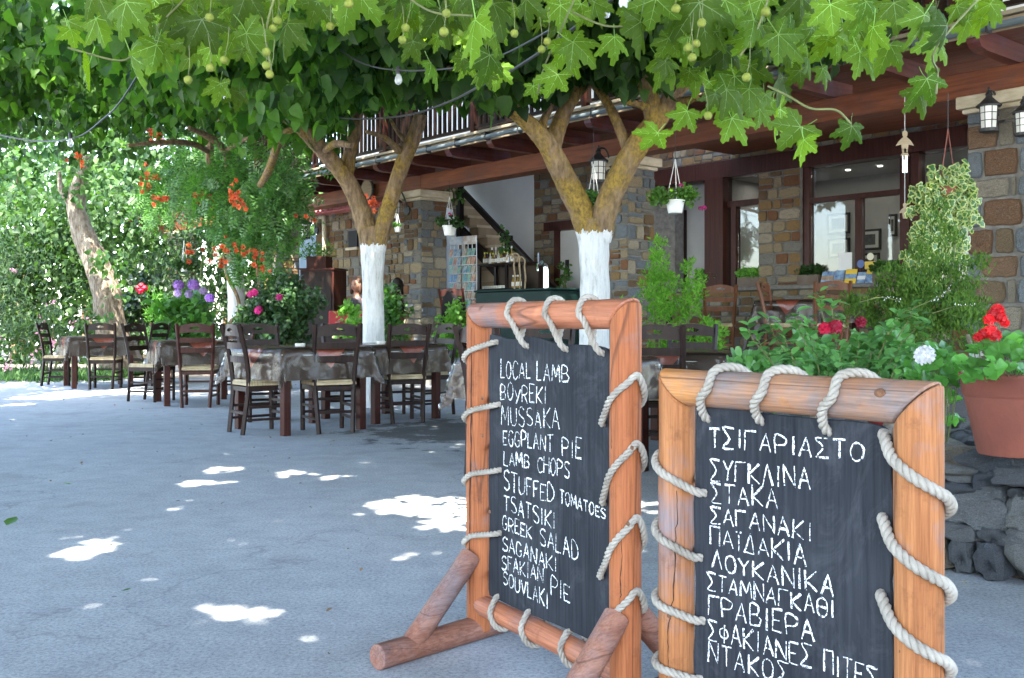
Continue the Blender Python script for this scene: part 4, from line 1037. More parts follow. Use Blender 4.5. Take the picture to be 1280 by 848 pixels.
SWAPS = {'dark': None, 'red': {M['chair']: M['redwood']}, 'tan': {M['chair']: M['tanwood']}, 'black': {M['chair']: M['darkwood']}}
def chair(pos, face, label, kind='dark', z=0.0):
    if not used[0]: c = chair0; used[0] = True
    else: c = copy_tree(chair0, None, SWAPS[kind])
    c.location = (pos[0], pos[1], z); c.rotation_euler = (0, 0, atan2(face[1], face[0])-pi/2); c['label'] = label
    return c

def clothmat():
    m, t, b, o = newmat('brown_cloth'); co = coords(t, (1, 1, 1), True)
    b.inputs['Specular IOR Level'].default_value = .2; b.inputs['Base Color'].default_value = (.06, .038, .027, 1); b.inputs['Roughness'].default_value = .55
    b.inputs['Coat Weight'].default_value = .15; b.inputs['Coat Roughness'].default_value = .2
    n = noise(t, co, 3, 3, .5, .5); bm = N(t, 'ShaderNodeBump'); bm.inputs['Strength'].default_value = .5; bm.inputs['Distance'].default_value = .05
    t.links.new(n, bm.inputs['Height']); t.links.new(bm.outputs[0], b.inputs['Coat Normal']); t.links.new(bm.outputs[0], b.inputs['Normal'])
    return m
M['cloth'] = clothmat()
def plasticmat():
    m, t, b, o = newmat('clear_plastic'); co = coords(t, (1, 1, 1), True)
    n = noise(t, co, 4.5, 2, .45, 1.6); bm = N(t, 'ShaderNodeBump'); bm.inputs['Strength'].default_value = .55; bm.inputs['Distance'].default_value = .03; t.links.new(n, bm.inputs['Height'])
    tr = N(t, 'ShaderNodeBsdfTransparent'); tr.inputs[0].default_value = (.93, .92, .9, 1)
    gl = N(t, 'ShaderNodeBsdfGlossy'); gl.inputs['Roughness'].default_value = .16; t.links.new(bm.outputs[0], gl.inputs['Normal'])
    df = N(t, 'ShaderNodeBsdfDiffuse'); df.inputs[0].default_value = (.3, .25, .2, 1)
    fr = N(t, 'ShaderNodeFresnel', i_0=1.5); t.links.new(bm.outputs[0], fr.inputs['Normal'])
    m1 = N(t, 'ShaderNodeMixShader', i_0=.03); t.links.new(tr.outputs[0], m1.inputs[1]); t.links.new(df.outputs[0], m1.inputs[2])
    ad = N(t, 'ShaderNodeMath', operation='MULTIPLY_ADD', i_1=.75, i_2=-.01); t.links.new(fr.outputs[0], ad.inputs[0]); ad.use_clamp = True
    m2 = N(t, 'ShaderNodeMixShader'); t.links.new(ad.outputs[0], m2.inputs[0]); t.links.new(m1.outputs[0], m2.inputs[1]); t.links.new(gl.outputs[0], m2.inputs[2])
    t.links.new(m2.outputs[0], o.inputs[0]); return m
M['plastic'] = plasticmat()
M['terra_cloth'] = pmat('terra_cloth', (.30, .06, .03), (.38, .09, .05), 30, .6, .1, coat=.5)
def drape(p, q, h, zt, off, seed):
    ex = max(0, abs(p)-h); ey = max(0, abs(q)-h); sx = 1 if p > 0 else -1; sy = 1 if q > 0 else -1
    x = max(-h, min(h, p)); y = max(-h, min(h, q)); r = sqrt(ex*ex+ey*ey)
    if r < 1e-6: return (x, y, zt+off)
    dx, dy = sx*ex/r, sy*ey/r; corner = min(ex, ey)/max(ex, ey, 1e-6)
    s = (p if ex == 0 or ex < ey else q)
    w = .012*sin(s*17+seed*2.1)+.008*sin(s*37+seed); fold = .05*corner
    a = atan2(ey, ex); fl = .10*sin(2*a)**2*(sin(a*8+seed)*.35+.8) if ex > 0 and ey > 0 else 0
    out = (min(r, .04)*.5+off)+max(0, r-.03)*(.05+w*3+fl*2.2)
    dz = sqrt(max(0, r*r-out*out*.6))
    return (x+dx*out, y+dy*out, zt+off-dz*.985)
def cloth_mb(half, h, zt, off, seed, rot45=False, n=44):
    b = MB(); vs = []; fs = []
    for i in range(n+1):
        for j in range(n+1):
            p, q = (-1+2*i/n)*half, (-1+2*j/n)*half
            if rot45: p, q = (p-q)*.7071, (p+q)*.7071
            vs.append(drape(p, q, h, zt, off, seed))
    for i in range(n):
        for j in range(n): a = i*(n+1)+j; fs.append((a, a+n+1, a+n+2, a+1))
    return b.add(vs, fs)
def make_table(seed):
    t = empty('taverna_table', (0, 0, 0), 0, 'table', 'table', 'taverna tables')
    for sx in (-1, 1):
        for sy in (-1, 1):
            MB().box(sx*.40-.035, sx*.40+.035, sy*.40-.035, sy*.40+.035, 0, .70).build('leg', M['redwood'], t, bevel=.004)
    bx('tabletop', M['redwood'], t, -.46, .46, -.46, .46, .722, .75, .004)
    for sx in (-1, 1):
        bx('apron', M['redwood'], t, sx*.41-.012, sx*.41+.012, -.364, .364, .62, .72); bx('apron', M['redwood'], t, -.364, .364, sx*.41-.012, sx*.41+.012, .621, .7195)
    c = cloth_mb(.74, .465, .752, .003, seed).build('brown_cloth', M['cloth'], t, smooth=True, sharp=80)
    c2 = cloth_mb(.46, .465, .756, .007, seed, True, 30).build('terracotta_cloth', M['terra_cloth'], t, smooth=True, sharp=80)
    c3 = cloth_mb(.765, .465, .76, .013, seed+.7).build('plastic_cover', M['plastic'], t, smooth=True, sharp=80)
    P = []
    for k in range(4):
        a = k*pi/2+pi/4; P.append((cos(a)*.465*1.4142*1.045, sin(a)*.465*1.4142*1.045, .71))
    Q = []
    for k in range(4):
        A, Bq = Vector(P[k]), Vector(P[(k+1) % 4])
        for i in range(8): f = i/8; Q.append(A.lerp(Bq, f)+Vector((0, 0, -.008*sin(pi*f))))
    Q.append(Q[0]); MB().tube(Q, .0035, 5).build('elastic_cord', M['string'], t)
    return t
table0 = make_table(1.0); tused = [False]
def table(c, a, label, z=0.0, sc=1.0, top=None):
    if not tused[0]: t = table0; tused[0] = True
    else: t = copy_tree(table0)
    t.location = (c[0], c[1], z); t.rotation_euler = (0, 0, atan2(a[1], a[0])); t['label'] = label
    return t
def tcen(N_, a, off=.40):
    a = Vector(a).normalized(); b = Vector((-a.y, a.x)); return Vector(N_)+a*off+b*off, a, b
cB, aB, bB = tcen((-1.98, 8.95), (.72, .69)); table(cB, aB, 'brown clothed table with a terracotta corner in the middle of the street row')
cA, aA, bA = tcen((-1.33, 9.98), (.68, .73)); table(cA, aA, 'brown clothed table right in front of the white painted trunk')
cC, aC, bC = tcen((-4.07, 12.08), (.90, .44)); table(cC, aC, 'clothed table second from the left, behind the reddish chair')
cD, aD, bD = tcen((-6.5, 15.2), (.85, .52)); table(cD, aD, 'farthest clothed table at the left, near the old gnarled tree')
cE = Vector((.30, 6.85)); table(cE, (.72, .69), 'table mostly hidden behind the taller menu board')
cF = Vector((1.36, 8.1)); table(cF, (.5, .87), 'dark clothed table between the two menu boards')
tT = W(1012, 374, 12.9); table((tT.x, tT.y), (.76, .65), 'table on the raised terrace by the window sill', T)
tU = W(870, 374, 14.6)
chair((-1.57, 9.13), (-.45, .89), 'dark chair with its back to us in front of the middle terracotta cornered table')
chair((-2.46, 9.12), (.80, .60), 'dark chair seen edge on at the left end of the middle street table')
chair((-2.62, 10.6), (.45, -.89), 'dark chair facing us behind the middle street table, left')
chair((-1.84, 11.1), (.25, -.97), 'dark chair facing us behind the right street table, left of the trunk')
chair((-1.02, 10.05), (-.42, .91), 'dark chair with its back to us at the right street table')
chair((-.72, 11.15), (-.8, -.6), 'dark chair behind the right end of the right street table')
chair((-3.66, 11.85), (-.12, .99), 'reddish brown chair with its back to us, second table from the left', 'red')
chair((-3.72, 13.9), (.1, -1), 'pale sheened chair facing us beyond the second table from the left')
chair((-4.75, 12.95), (.9, -.3), 'chair at the left side of the second table, mostly hidden')
chair((-6.02, 15.0), (-.15, .99), 'dark chair with its back to us at the farthest left table', 'black')
chair((-5.50, 15.95), (-.85, .3), 'dark chair on the right side of the farthest left table', 'black')
chair((-7.30, 16.0), (.9, .1), 'leftmost chair, seen edge on at the farthest table', 'black')
chair((-5.75, 16.9), (.2, -1), 'brown chair between the two left tables, facing us', 'tan')
chair((-.19, 6.45), (.75, .66), 'chair peeking out at the left edge of the taller menu board', 'dark')
chair((.25, 7.75), (-.2, -1), 'chair behind the taller menu board', 'dark')
chair((1.60, 9.1), (-.25, -.97), 'chair with sheen facing us between the two menu boards')
chair((1.78, 7.62), (-.9, .45), 'near chair seen from the side right of the taller menu board')
chair((1.02, 7.30), (.3, .95), 'dark chair close behind the right post of the taller menu board')
pR = W(900, 372, 13.4); chair((pR.x, pR.y), (.1, 1), 'light brown chair on the terrace beside the feathery shrub', 'tan', T)
pS = W(958, 372, 12.6); chair((pS.x, pS.y), (.85, -.5), 'light brown chair seen from the side on the terrace', 'tan', T)
pU = W(1040, 372, 12.1); chair((pU.x, pU.y), (.1, 1), 'brown chair with its back to us behind the glossy bush', 'tan', T)
pV = W(832, 372, 14.3); chair((pV.x, pV.y), (.9, -.3), 'dark chair on the terrace under the left window', 'black', T)
# a few things on the tables
def ashtray(p, label):
    o = MB().lathe([(.045, 0), (.05, .03), (.042, .03), (.038, .008)], (0, 0, 0), 16).build('ashtray', M['lantern_glass'], smooth=True); o.location = p; tag(o, label, 'ashtray', 'ashtrays on the tables')
ashtray((cB.x, cB.y, .767), 'small glass ashtray on the middle street table'); ashtray((cA.x, cA.y, .767), 'small glass ashtray on the table by the white trunk')
# ================================================================ foliage
RNG = np.random.default_rng(11)
def tmpl_fold(pts, fold=.25, curl=.15):
    # pts: half outline [(x,y)...] from base to tip (x>=0); folded along the midrib, curling down to the tip
    v = []; n = len(pts)
    for x, y in pts: v.append((0, y, -curl*y*y))
    for x, y in pts[1:-1]: v.append((x, y, fold*x-curl*y*y))
    for x, y in pts[1:-1]: v.append((-x, y, fold*x-curl*y*y))
    f = []; R = n; L = n+n-2
    f.append((0, R, 1)); f.append((0, 1, L))
    for i in range(n-3): f.append((1+i, R+i, R+i+1, 2+i)); f.append((1+i, 2+i, L+i+1, L+i))
    f.append((n-2, R+n-3, n-1)); f.append((n-2, n-1, L+n-3))
    return np.array(v, float), f
T_MUL = tmpl_fold([(0, 0), (.36, .08), (.42, .42), (.2, .8), (0, 1.05)], .3, .25)
T_LANCE = tmpl_fold([(0, 0), (.12, .35), (0, 1)], .3, .2)
T_OVAL = tmpl_fold([(0, 0), (.3, .28), (.38, .62), (.2, .92), (0, 1)], .25, .12)
T_TINY = (np.array([(0, 0, 0), (.3, .45, .08), (0, 1, -.1), (-.3, .45, .08)], float), [(0, 1, 2, 3)])
T_FROND = (np.array([(0, 0, 0), (.14, .3, .03), (.09, .6, 0), (0, 1, -.05), (-.12, .55, 0), (-.13, .3, .03)], float), [(0, 1, 2, 3), (0, 3, 4, 5)])
def unit(a): return a/np.maximum(1e-9, np.linalg.norm(a, axis=1, keepdims=True))
def leaves(name, pos, size, tmpl, mat, tip=(0, 0, -1), tipvar=.7, up=(0, 0, 1), upvar=.8, parent=None, tipdirs=None, updirs=None):
    n = len(pos); V_, Fc = tmpl
    t = (np.tile(np.array(tip, float), (n, 1)) if tipdirs is None else tipdirs)+RNG.normal(0, tipvar, (n, 3)); t = unit(t)
    u = (np.tile(np.array(up, float), (n, 1)) if updirs is None else updirs)+RNG.normal(0, upvar, (n, 3)); u = unit(u-t*np.sum(u*t, 1, keepdims=True))
    r = np.cross(t, u); s = (size*RNG.uniform(.65, 1.25, n))[:, None, None]
    vv = (V_[None, :, 0, None]*r[:, None, :]+V_[None, :, 1, None]*t[:, None, :]+V_[None, :, 2, None]*u[:, None, :])*s+pos[:, None, :]
    nv = len(V_); me = bpy.data.meshes.new(name)
    lens = [len(f) for f in Fc]; flatf = np.concatenate([np.array(f) for f in Fc]); nl = len(flatf)
    me.vertices.add(n*nv); me.vertices.foreach_set('co', vv.reshape(-1).astype(np.float32))
    li = (flatf[None, :]+(np.arange(n)*nv)[:, None]).reshape(-1); me.loops.add(len(li)); me.loops.foreach_set('vertex_index', li.astype(np.int32))
    st = np.concatenate([[0], np.cumsum(lens)[:-1]]); ls = (st[None, :]+(np.arange(n)*nl)[:, None]).reshape(-1)
    me.polygons.add(len(ls)); me.polygons.foreach_set('loop_start', ls.astype(np.int32))
    me.polygons.foreach_set('use_smooth', np.ones(len(ls), bool))
    me.materials.append(mat); me.update(calc_edges=True); me.validate()
    o = link(name, me, parent); return o
def clumps(centers, rad, per, squash=(1, 1, 1), shell=.35):
    out = []
    for c, r_ in zip(centers, rad):
        n = int(per*r_*r_*RNG.uniform(.7, 1.3)) if not np.isscalar(per) or per > 0 else 0
        d = unit(RNG.normal(0, 1, (n, 3))); q = r_*(RNG.uniform(0, 1, (n, 1))**shell)
        out.append(np.array(c)[None, :]+d*q*np.array(squash)[None, :])
    return np.concatenate(out)
def blobs_in(c, r, k, seed, shell=.4, lump=(.25, .45)):
    rg = np.random.default_rng(seed); d = rg.normal(0, 1, (k, 3)); d /= np.linalg.norm(d, axis=1, keepdims=True)
    q = rg.uniform(0, 1, (k, 1))**shell; P = np.array(c)[None, :]+d*q*np.array(r)[None, :]
    return P, rg.uniform(lump[0], lump[1], k)*min(r)
def loc_arr(P, base): return P-np.array(base)[None, :]

def px_poly(pts): return [W(x, y, Y) for x, y, Y in pts]
def limb(t, base, pts, radii, mat, name='limb', seed=0, n=12):
    P = [p-base for p in px_poly(pts)]; S = spline(P, 5)
    rs = []; m = len(P)-1
    for i in range(len(S)):
        f = i/5; k = min(int(f), m-1); g_ = f-k; rs.append(radii[k]*(1-g_)+radii[k+1]*g_)
    return MB().tube(S, rs, n, True, .12, seed).build(name, mat, t, smooth=True, sharp=60)

SUNSPOTS = [(G(x, y), r_) for x, y, r_ in ((520, 632, .29), (545, 628, .30), (568, 642, .27), (498, 638, .22), (585, 655, .2), (101, 687, .20), (110, 680, .16), (296, 767, .17), (285, 585, .19), (250, 604, .21), (368, 592, .18), (60, 497, .42), (110, 492, .42), (150, 489, .42), (190, 492, .3), (30, 505, .28), (640, 640, .26), (812, 628, .26), (1060, 700, .18), (410, 595, .17))]
def carve(P):
    # openings in the leaf canopy where the sun reaches the street
    k = np.ones(len(P), bool); S = np.array(sd)
    for g_, r_ in SUNSPOTS:
        D = P-np.array(g_)[None, :]; al = D@S; d = np.linalg.norm(D-al[:, None]*S[None, :], axis=1)
        k &= ~((d < r_*(.75+.5*RNG.random(len(P)))) & (al > 1.2))
    return k
def mulberry(base, label, limbs, mat, crown_blobs, per=260, size=.15, seed=1):
    t = empty('mulberry_tree', base, 0, label, 'tree', 'mulberry trees shading the tables')
    for k, (pts, rad) in enumerate(limbs): limb(t, base, pts, rad, mat, 'trunk' if k == 0 else 'limb', seed*10+k, 16 if k == 0 else 12)
    cen, rad = crown_blobs
    P = clumps(cen, rad, per, (1, 1, .8)); P = P[carve(P)]
    o = leaves('crown', loc_arr(P, base), size, T_MUL, M['leaf_mulberry'], (0, -.25, -1), .45, (0, -.35, .8), .5, t); o['kind'] = 'stuff'
    return t
def crown(vol, k, seed, lump=(.3, .55)):
    # vol: list of (center, radii, number)
    Cs = []; Rs = []
    for i, (c, r, n) in enumerate(vol):
        P, R = blobs_in(c, r, n, seed*31+i, .6, lump); Cs.append(P); Rs.append(np.clip(R, .22, .6))
    return np.concatenate(Cs), np.concatenate(Rs)
bl = M['bark_lichen']; bp = M['bark_plain']
def whitebark(name, lich, z): return bark_mat(name, lich, z)
# T1: left of centre
b1_ = G(467, 509.0); b1_ = Vector((-1.62, 12.0, 0)); Y1 = 12.0
wb1 = whitebark('bark_tree_left', .6, 1.90)
L1 = [([(467, 512, Y1), (467, 460, Y1), (466.5, 400, Y1), (466, 350, Y1), (466, 300, Y1), (463, 285, Y1)], [.17, .14, .125, .128, .15, .13]),
      ([(465, 318, Y1), (458, 285, Y1), (446, 250, Y1), (430, 220, Y1-.05), (404, 190, Y1-.2), (372, 158, Y1-.4), (345, 142, Y1-.5), (318, 135, Y1-.7)], [.12, .118, .108, .10, .09, .07, .05, .03]),
      ([(432, 225, Y1), (437, 195, Y1+.05), (444, 165, Y1+.1), (452, 120, Y1+.3), (455, 80, Y1+.5)], [.09, .08, .075, .05, .03]),
      ([(470, 315, Y1-.02), (478, 285, Y1-.05), (490, 245, Y1-.1), (503, 205, Y1-.15), (518, 170, Y1-.2), (527, 143, Y1-.25)], [.11, .095, .09, .088, .085, .075]),
      ([(500, 190, Y1-.2), (480, 172, Y1-.4), (458, 165, Y1-.6)], [.045, .035, .02]), ([(508, 178, Y1-.2), (497, 165, Y1-.1), (488, 150, Y1)], [.03, .026, .018]),
      ([(404, 190, Y1-.2), (420, 180, Y1-.6), (440, 182, Y1-.9)], [.04, .045, .03]), ([(372, 158, Y1-.4), (352, 172, Y1-.2), (335, 215, Y1+.4), (325, 232, Y1+.6)], [.035, .045, .05, .04]),
      ([(527, 143, Y1-.25), (535, 100, Y1), (560, 60, Y1)], [.03, .022, .012]), ([(455, 80, Y1+.4), (470, 50, Y1-.2), (498, 75, Y1-.7)], [.04, .05, .03])]
c1 = crown([((-3.0, 11.6, 4.1), (1.9, 1.8, .65), 90), ((-1.6, 11.9, 4.15), (1.7, 1.6, .6), 70), ((-.7, 11.6, 4.35), (1.5, 1.6, .5), 60), ((-3.4, 10.6, 3.75), (1.2, 1.3, .5), 38), ((-1.9, 10.2, 3.95), (1.3, 1.2, .45), 38), ((-2.4, 11.2, 3.62), (1.5, 1.0, .28), 46), ((-1.2, 11.0, 3.8), (1.2, .8, .28), 40), ((-.5, 10.4, 3.85), (1.0, .8, .3), 34), ((-2.9, 9.4, 3.55), (1.2, .9, .4), 40), ((-1.2, 9.0, 3.55), (1.3, .9, .4), 40)], 0, 1)
xr_ = random.Random(8)
def pxclumps(boxes):
    Cc = []; Rr = []
    for x0, x1, y0, y1, Y0_, Y1_, n in boxes:
        for _ in range(n): Cc.append(tuple(W(xr_.uniform(x0, x1), xr_.uniform(y0, y1), xr_.uniform(Y0_, Y1_)))); Rr.append(xr_.uniform(.2, .34))
    return np.array(Cc), np.array(Rr)
e1_ = pxclumps([(330, 480, 60, 140, 9, 11.2, 30), (470, 640, 20, 118, 9, 11, 34), (300, 420, 90, 165, 10.5, 12.5, 22)])
c1 = (np.concatenate([c1[0], e1_[0]]), np.concatenate([c1[1], e1_[1]]))
tr1 = mulberry(b1_, 'forked tree with whitewashed trunk, left of the two in front of the terrace', L1, wb1, c1, 240, .15, 1)
# T2: right
b2_ = Vector((.76, 9.5, 0)); Y2 = 9.5
wb2 = whitebark('bark_tree_right', .75, 1.83)
L2 = [([(743, 540, Y2), (743, 470, Y2), (744, 400, Y2), (743, 340, Y2), (742, 295, Y2), (741, 275, Y2)], [.19, .152, .135, .133, .145, .13]),
      ([(738, 300, Y2), (727, 265, Y2), (712, 235, Y2), (697, 205, Y2-.1), (684, 180, Y2-.15), (664, 158, Y2-.2), (640, 138, Y2-.3), (608, 112, Y2-.5)], [.12, .115, .112, .105, .095, .08, .065, .04]),
      ([(688, 190, Y2), (700, 155, Y2+.05), (714, 125, Y2+.1), (735, 100, Y2+.2), (752, 70, Y2+.4)], [.09, .078, .065, .05, .03]),
      ([(748, 300, Y2), (758, 260, Y2-.05), (775, 220, Y2-.1), (797, 180, Y2-.15), (822, 148, Y2-.2), (840, 120, Y2-.25), (870, 90, Y2-.3), (905, 60, Y2-.5)], [.12, .115, .112, .11, .095, .075, .055, .03]),
      ([(818, 150, Y2-.2), (812, 120, Y2-.25), (800, 98, Y2-.3), (792, 80, Y2-.2)], [.09, .08, .065, .03]),
      ([(787, 195, Y2-.1), (776, 165, Y2-.05), (766, 142, Y2), (752, 118, Y2+.1), (742, 108, Y2+.2)], [.05, .05, .045, .04, .03]),
      ([(818, 140, Y2-.2), (800, 131, Y2-.35), (780, 128, Y2-.5)], [.045, .035, .02]),
      ([(840, 130, Y2-.2), (855, 128, Y2-.3), (872, 122, Y2-.5)], [.06, .045, .02]),
      ([(676, 172, Y2-.1), (680, 150, Y2), (690, 132, Y2+.1)], [.045, .04, .03]),
      ([(608, 112, Y2-.5), (590, 95, Y2-.6), (560, 85, Y2-.8)], [.04, .03, .02])]
c2 = crown([((-.2, 9.6, 3.85), (1.5, 1.4, .5), 62), ((.9, 9.6, 4.0), (1.6, 1.5, .5), 62), ((2.2, 9.6, 3.95), (1.3, 1.4, .42), 44), ((.3, 8.3, 3.65), (1.5, 1.0, .4), 40), ((1.6, 8.2, 3.6), (1.3, 1.0, .4), 34), ((.0, 9.2, 3.45), (1.0, .6, .22), 26), ((.9, 9.3, 3.5), (.8, .6, .2), 20), ((2.4, 9.0, 3.5), (.9, .7, .3), 26), ((-.6, 8.6, 3.4), (.9, .8, .3), 26)], 0, 2)
e2_ = pxclumps([(600, 720, 0, 100, 8, 9.5, 22), (700, 800, 0, 85, 8, 9.6, 18), (560, 660, 60, 112, 8.2, 9.4, 10), (790, 950, 0, 90, 7.8, 9.5, 22)])
c2 = (np.concatenate([c2[0], e2_[0]]), np.concatenate([c2[1], e2_[1]]))
tr2 = mulberry(b2_, 'forked tree with whitewashed trunk and orange lichen, behind the taller menu board', L2, wb2, c2, 240, .15, 2)
# T0: slim white trunk, far left, wrapped by the trumpet vine
b0_ = Vector((-4.35, 16.2, 0)); Y0 = 16.2
wb0 = whitebark('bark_tree_far', .2, 1.93)
L0 = [([(297, 481, Y0), (297, 440, Y0), (296, 400, Y0), (295, 360, Y0), (292, 325, Y0), (284, 290, Y0), (276, 255, Y0), (271, 240, Y0), (262, 190, Y0), (276, 150, Y0)], [.16, .14, .135, .13, .125, .11, .10, .09, .06, .04]),
      ([(276, 255, Y0), (285, 215, Y0-.3), (282, 190, Y0-.6), (262, 172, Y0-1), (236, 160, Y0-1.5)], [.07, .06, .055, .05, .03]),
      ([(282, 190, Y0-.6), (295, 180, Y0-1), (312, 172, Y0-1.5)], [.045, .035, .02]), ([(262, 190, Y0), (240, 180, Y0-1), (205, 178, Y0-1.6), (160, 182, Y0-2)], [.05, .045, .04, .02])]
c0 = crown([((-4.6, 14.8, 4.6), (2.4, 2.3, .8), 110), ((-6.8, 14.2, 4.6), (2.2, 2.3, .9), 100), ((-8.4, 15.8, 5.3), (2.0, 2.5, 1.1), 60), ((-5.6, 12.2, 4.45), (1.8, 1.8, .6), 60), ((-7.4, 12.4, 4.9), (1.8, 2, .8), 50)], 0, 3)
tr0 = mulberry(b0_, 'slim tree with white painted trunk and a vine stem curling up it, far left', L0, wb0, c0, 230, .16, 3)

# old gnarled trunk at far left
bo = Vector((-7.55, 18.7, 0)); YO = 18.7
to = empty('old_tree', bo, 0, 'old gnarled pale trunk leaning left among the sunlit bushes', 'tree')
LO = [([(148, 470, YO), (146, 440, YO), (137, 400, YO), (131, 360, YO), (119, 325, YO), (106, 295, YO), (97, 268, YO), (93, 245, YO)], [.36, .30, .28, .25, .21, .2, .17, .15]),
      ([(97, 275, YO), (96, 245, YO), (101, 225, YO-.1), (107, 205, YO-.1), (108, 196, YO-.1)], [.14, .15, .12, .09, .07]),
      ([(92, 260, YO), (83, 248, YO-.1), (76, 236, YO-.1), (74, 215, YO)], [.08, .06, .05, .03])]
for k, (p, r_) in enumerate(LO): limb(to, bo, p, r_, M['bark_old'], 'trunk' if k == 0 else 'limb', 70+k, 16)
co_ = crown([((-8.2, 19.2, 5.6), (3.0, 2.2, 1.5), 90), ((-5.6, 19.8, 5.2), (2.2, 1.8, 1.2), 50)], 0, 5)
o = leaves('crown', loc_arr(clumps(co_[0], co_[1], 160, (1, 1, .8)), bo), .15, T_MUL, M['leaf_back'], (0, -.2, -1), .6, (0, -.3, .8), .6, to); o['kind'] = 'stuff'

def shrub(name, base, vol, label, cat, mat, tmpl, size, per, tip=(0, 0, .3), tv=.9, up=(0, -.4, .7), uv=.6, seed=1, lump=(.3, .6), stems=5, group=None, clip0=.02, outward=False):
    base = Vector(base); t = empty(name, base, 0, label, cat, group)
    Cs = []; Rs = []
    for i, (c, r, n) in enumerate(vol):
        P, R = blobs_in(c, r, n, seed*17+i, .55, lump); Cs.append(P); Rs.append(np.clip(R, .06, .8))
    Cs = np.concatenate(Cs); Rs = np.concatenate(Rs); P = clumps(Cs, Rs, per, (1, 1, 1)); P = P[P[:, 2] > base.z+clip0]
    td = None
    if outward: c = np.array(vol[0][0]); td = unit(P-c[None, :])+np.array(tip)[None, :]
    o = leaves('foliage', loc_arr(P, base), size, tmpl, mat, tip, tv, up, uv, t, td); o['kind'] = 'stuff'
    rnd = random.Random(seed)
    for k in range(stems):
        c = Vector(Cs[rnd.randrange(len(Cs))])-base
        MB().tube(spline([(rnd.uniform(-.06, .06), rnd.uniform(-.06, .06), 0), (c.x*.4, c.y*.4, c.z*.5), tuple(c)], 4), [.018*(1-.6*i/8) for i in range(9)], 6, True).build('stem', M['twig'], t)
    return t, Cs
v_ = pxclumps([(70, 125, 200, 300, 18.0, 18.3, 5), (95, 160, 320, 400, 17.9, 18.2, 6), (110, 150, 150, 210, 17.5, 18, 5)])
o = leaves('creeper', loc_arr(clumps(v_[0], v_[1]*.8, 260, (1, .5, 1)), bo), .11, T_MUL, M['leaf_back'], (0, -.2, -1), .6, (0, -.6, .6), .6, to); o['kind'] = 'stuff'
# ---- left background greenery
OL = 'sunlit oleander bushes along the left'
def petals(P, base, parent, mat, size=.05, name='blossoms', per=6):
    Q = np.repeat(P, per, 0)+RNG.normal(0, size*.6, (len(P)*per, 3))
    o = leaves(name, loc_arr(Q, base), size, T_TINY, mat, (0, -.5, .3), .8, (0, -1, .3), .5, parent); o['kind'] = 'stuff'; return o
for k, (x, Y, rx, h, n, lab) in enumerate((
    (-9.2, 17.8, 1.5, 2.5, 36, 'tall sunlit oleander with pink flowers at the left edge of the photo'),
    (-7.9, 17.5, .8, 1.9, 22, 'lower sunlit oleander with pink flowers just left of the gnarled trunk'),
    (-11.5, 20.5, 2.0, 3.6, 40, 'pale green shrub rising behind the leftmost oleander'),
    (-6.3, 20.2, 1.4, 2.9, 36, 'bright loose shrub right of the gnarled trunk under the orange flowers'))):
    t, Cs = shrub('oleander_shrub', (x, Y, 0), [((x, Y, h*.5), (rx, rx*.8, h*.52), n*2)], lab, 'shrub', M['leaf_oleander'], T_LANCE, .15, 230, (0, 0, .8), .8, seed=20+k, lump=(.22, .42), group=OL)
    if k < 2:
        r_ = np.random.default_rng(k); Q = Cs[r_.choice(len(Cs), 16)]+np.array([0, -.3, -.1]); petals(Q, (x, Y, 0), t, M['petal_pink'], .06)
for k, (x, Y, z, r3, n, lab) in enumerate((
    (-13, 27, 4.2, (4, 3, 3.6), 90, 'bluish green background tree at the far left'),
    (-7.5, 27, 4.6, (3.6, 3, 3.8), 90, 'pale background tree behind the gnarled trunk'),
    (-2.6, 27, 4.4, (3.4, 2.5, 3.4), 70, 'background tree behind the pergola and orange vine'),
    (-20, 31, 5, (5, 4, 4.6), 70, 'distant tree beyond the left edge of the street'),
    (-15, 36, 6, (7, 3, 6), 60, 'tallest distant tree at the end of the street'))):
    b_ = Vector((x, Y, 0)); t = empty('background_tree', b_, 0, lab, 'tree', 'background trees left of the taverna')
    MB().tube(spline([(0, 0, 0), (.1, 0, z*.4), (-.1, .1, z*.8), (0, 0, z+1)], 4), [.24, .22, .2, .19, .17, .15, .13, .12, .1, .08, .07, .06, .05], 8, True, .1).build('trunk', M['bark_plain'], t, smooth=True)
    P, R = blobs_in((x, Y, z), r3, n, 90+k, .5, (.18, .3)); o = leaves('crown', loc_arr(clumps(P, R, 110, (1, 1, .8)), b_), .20, T_MUL, M['leaf_back'], (0, -.2, -.7), .7, (0, -.4, .8), .6, t); o['kind'] = 'stuff'

hb_ = Vector((-6, 24, 0)); hg = empty('hedge', hb_, 0, 'dense dark hedge closing the view behind the left bushes', 'hedge')
P, R = blobs_in((-9, 24, 2.2), (8.5, 1.2, 2.4), 150, 77, .5, (.35, .6)); o = leaves('foliage', loc_arr(clumps(P, R*1.3, 150, (1, 1, 1)), hb_), .15, T_MUL, M['leaf_back'], (0, -.2, -.7), .7, (0, -.4, .8), .6, hg); o['kind'] = 'stuff'
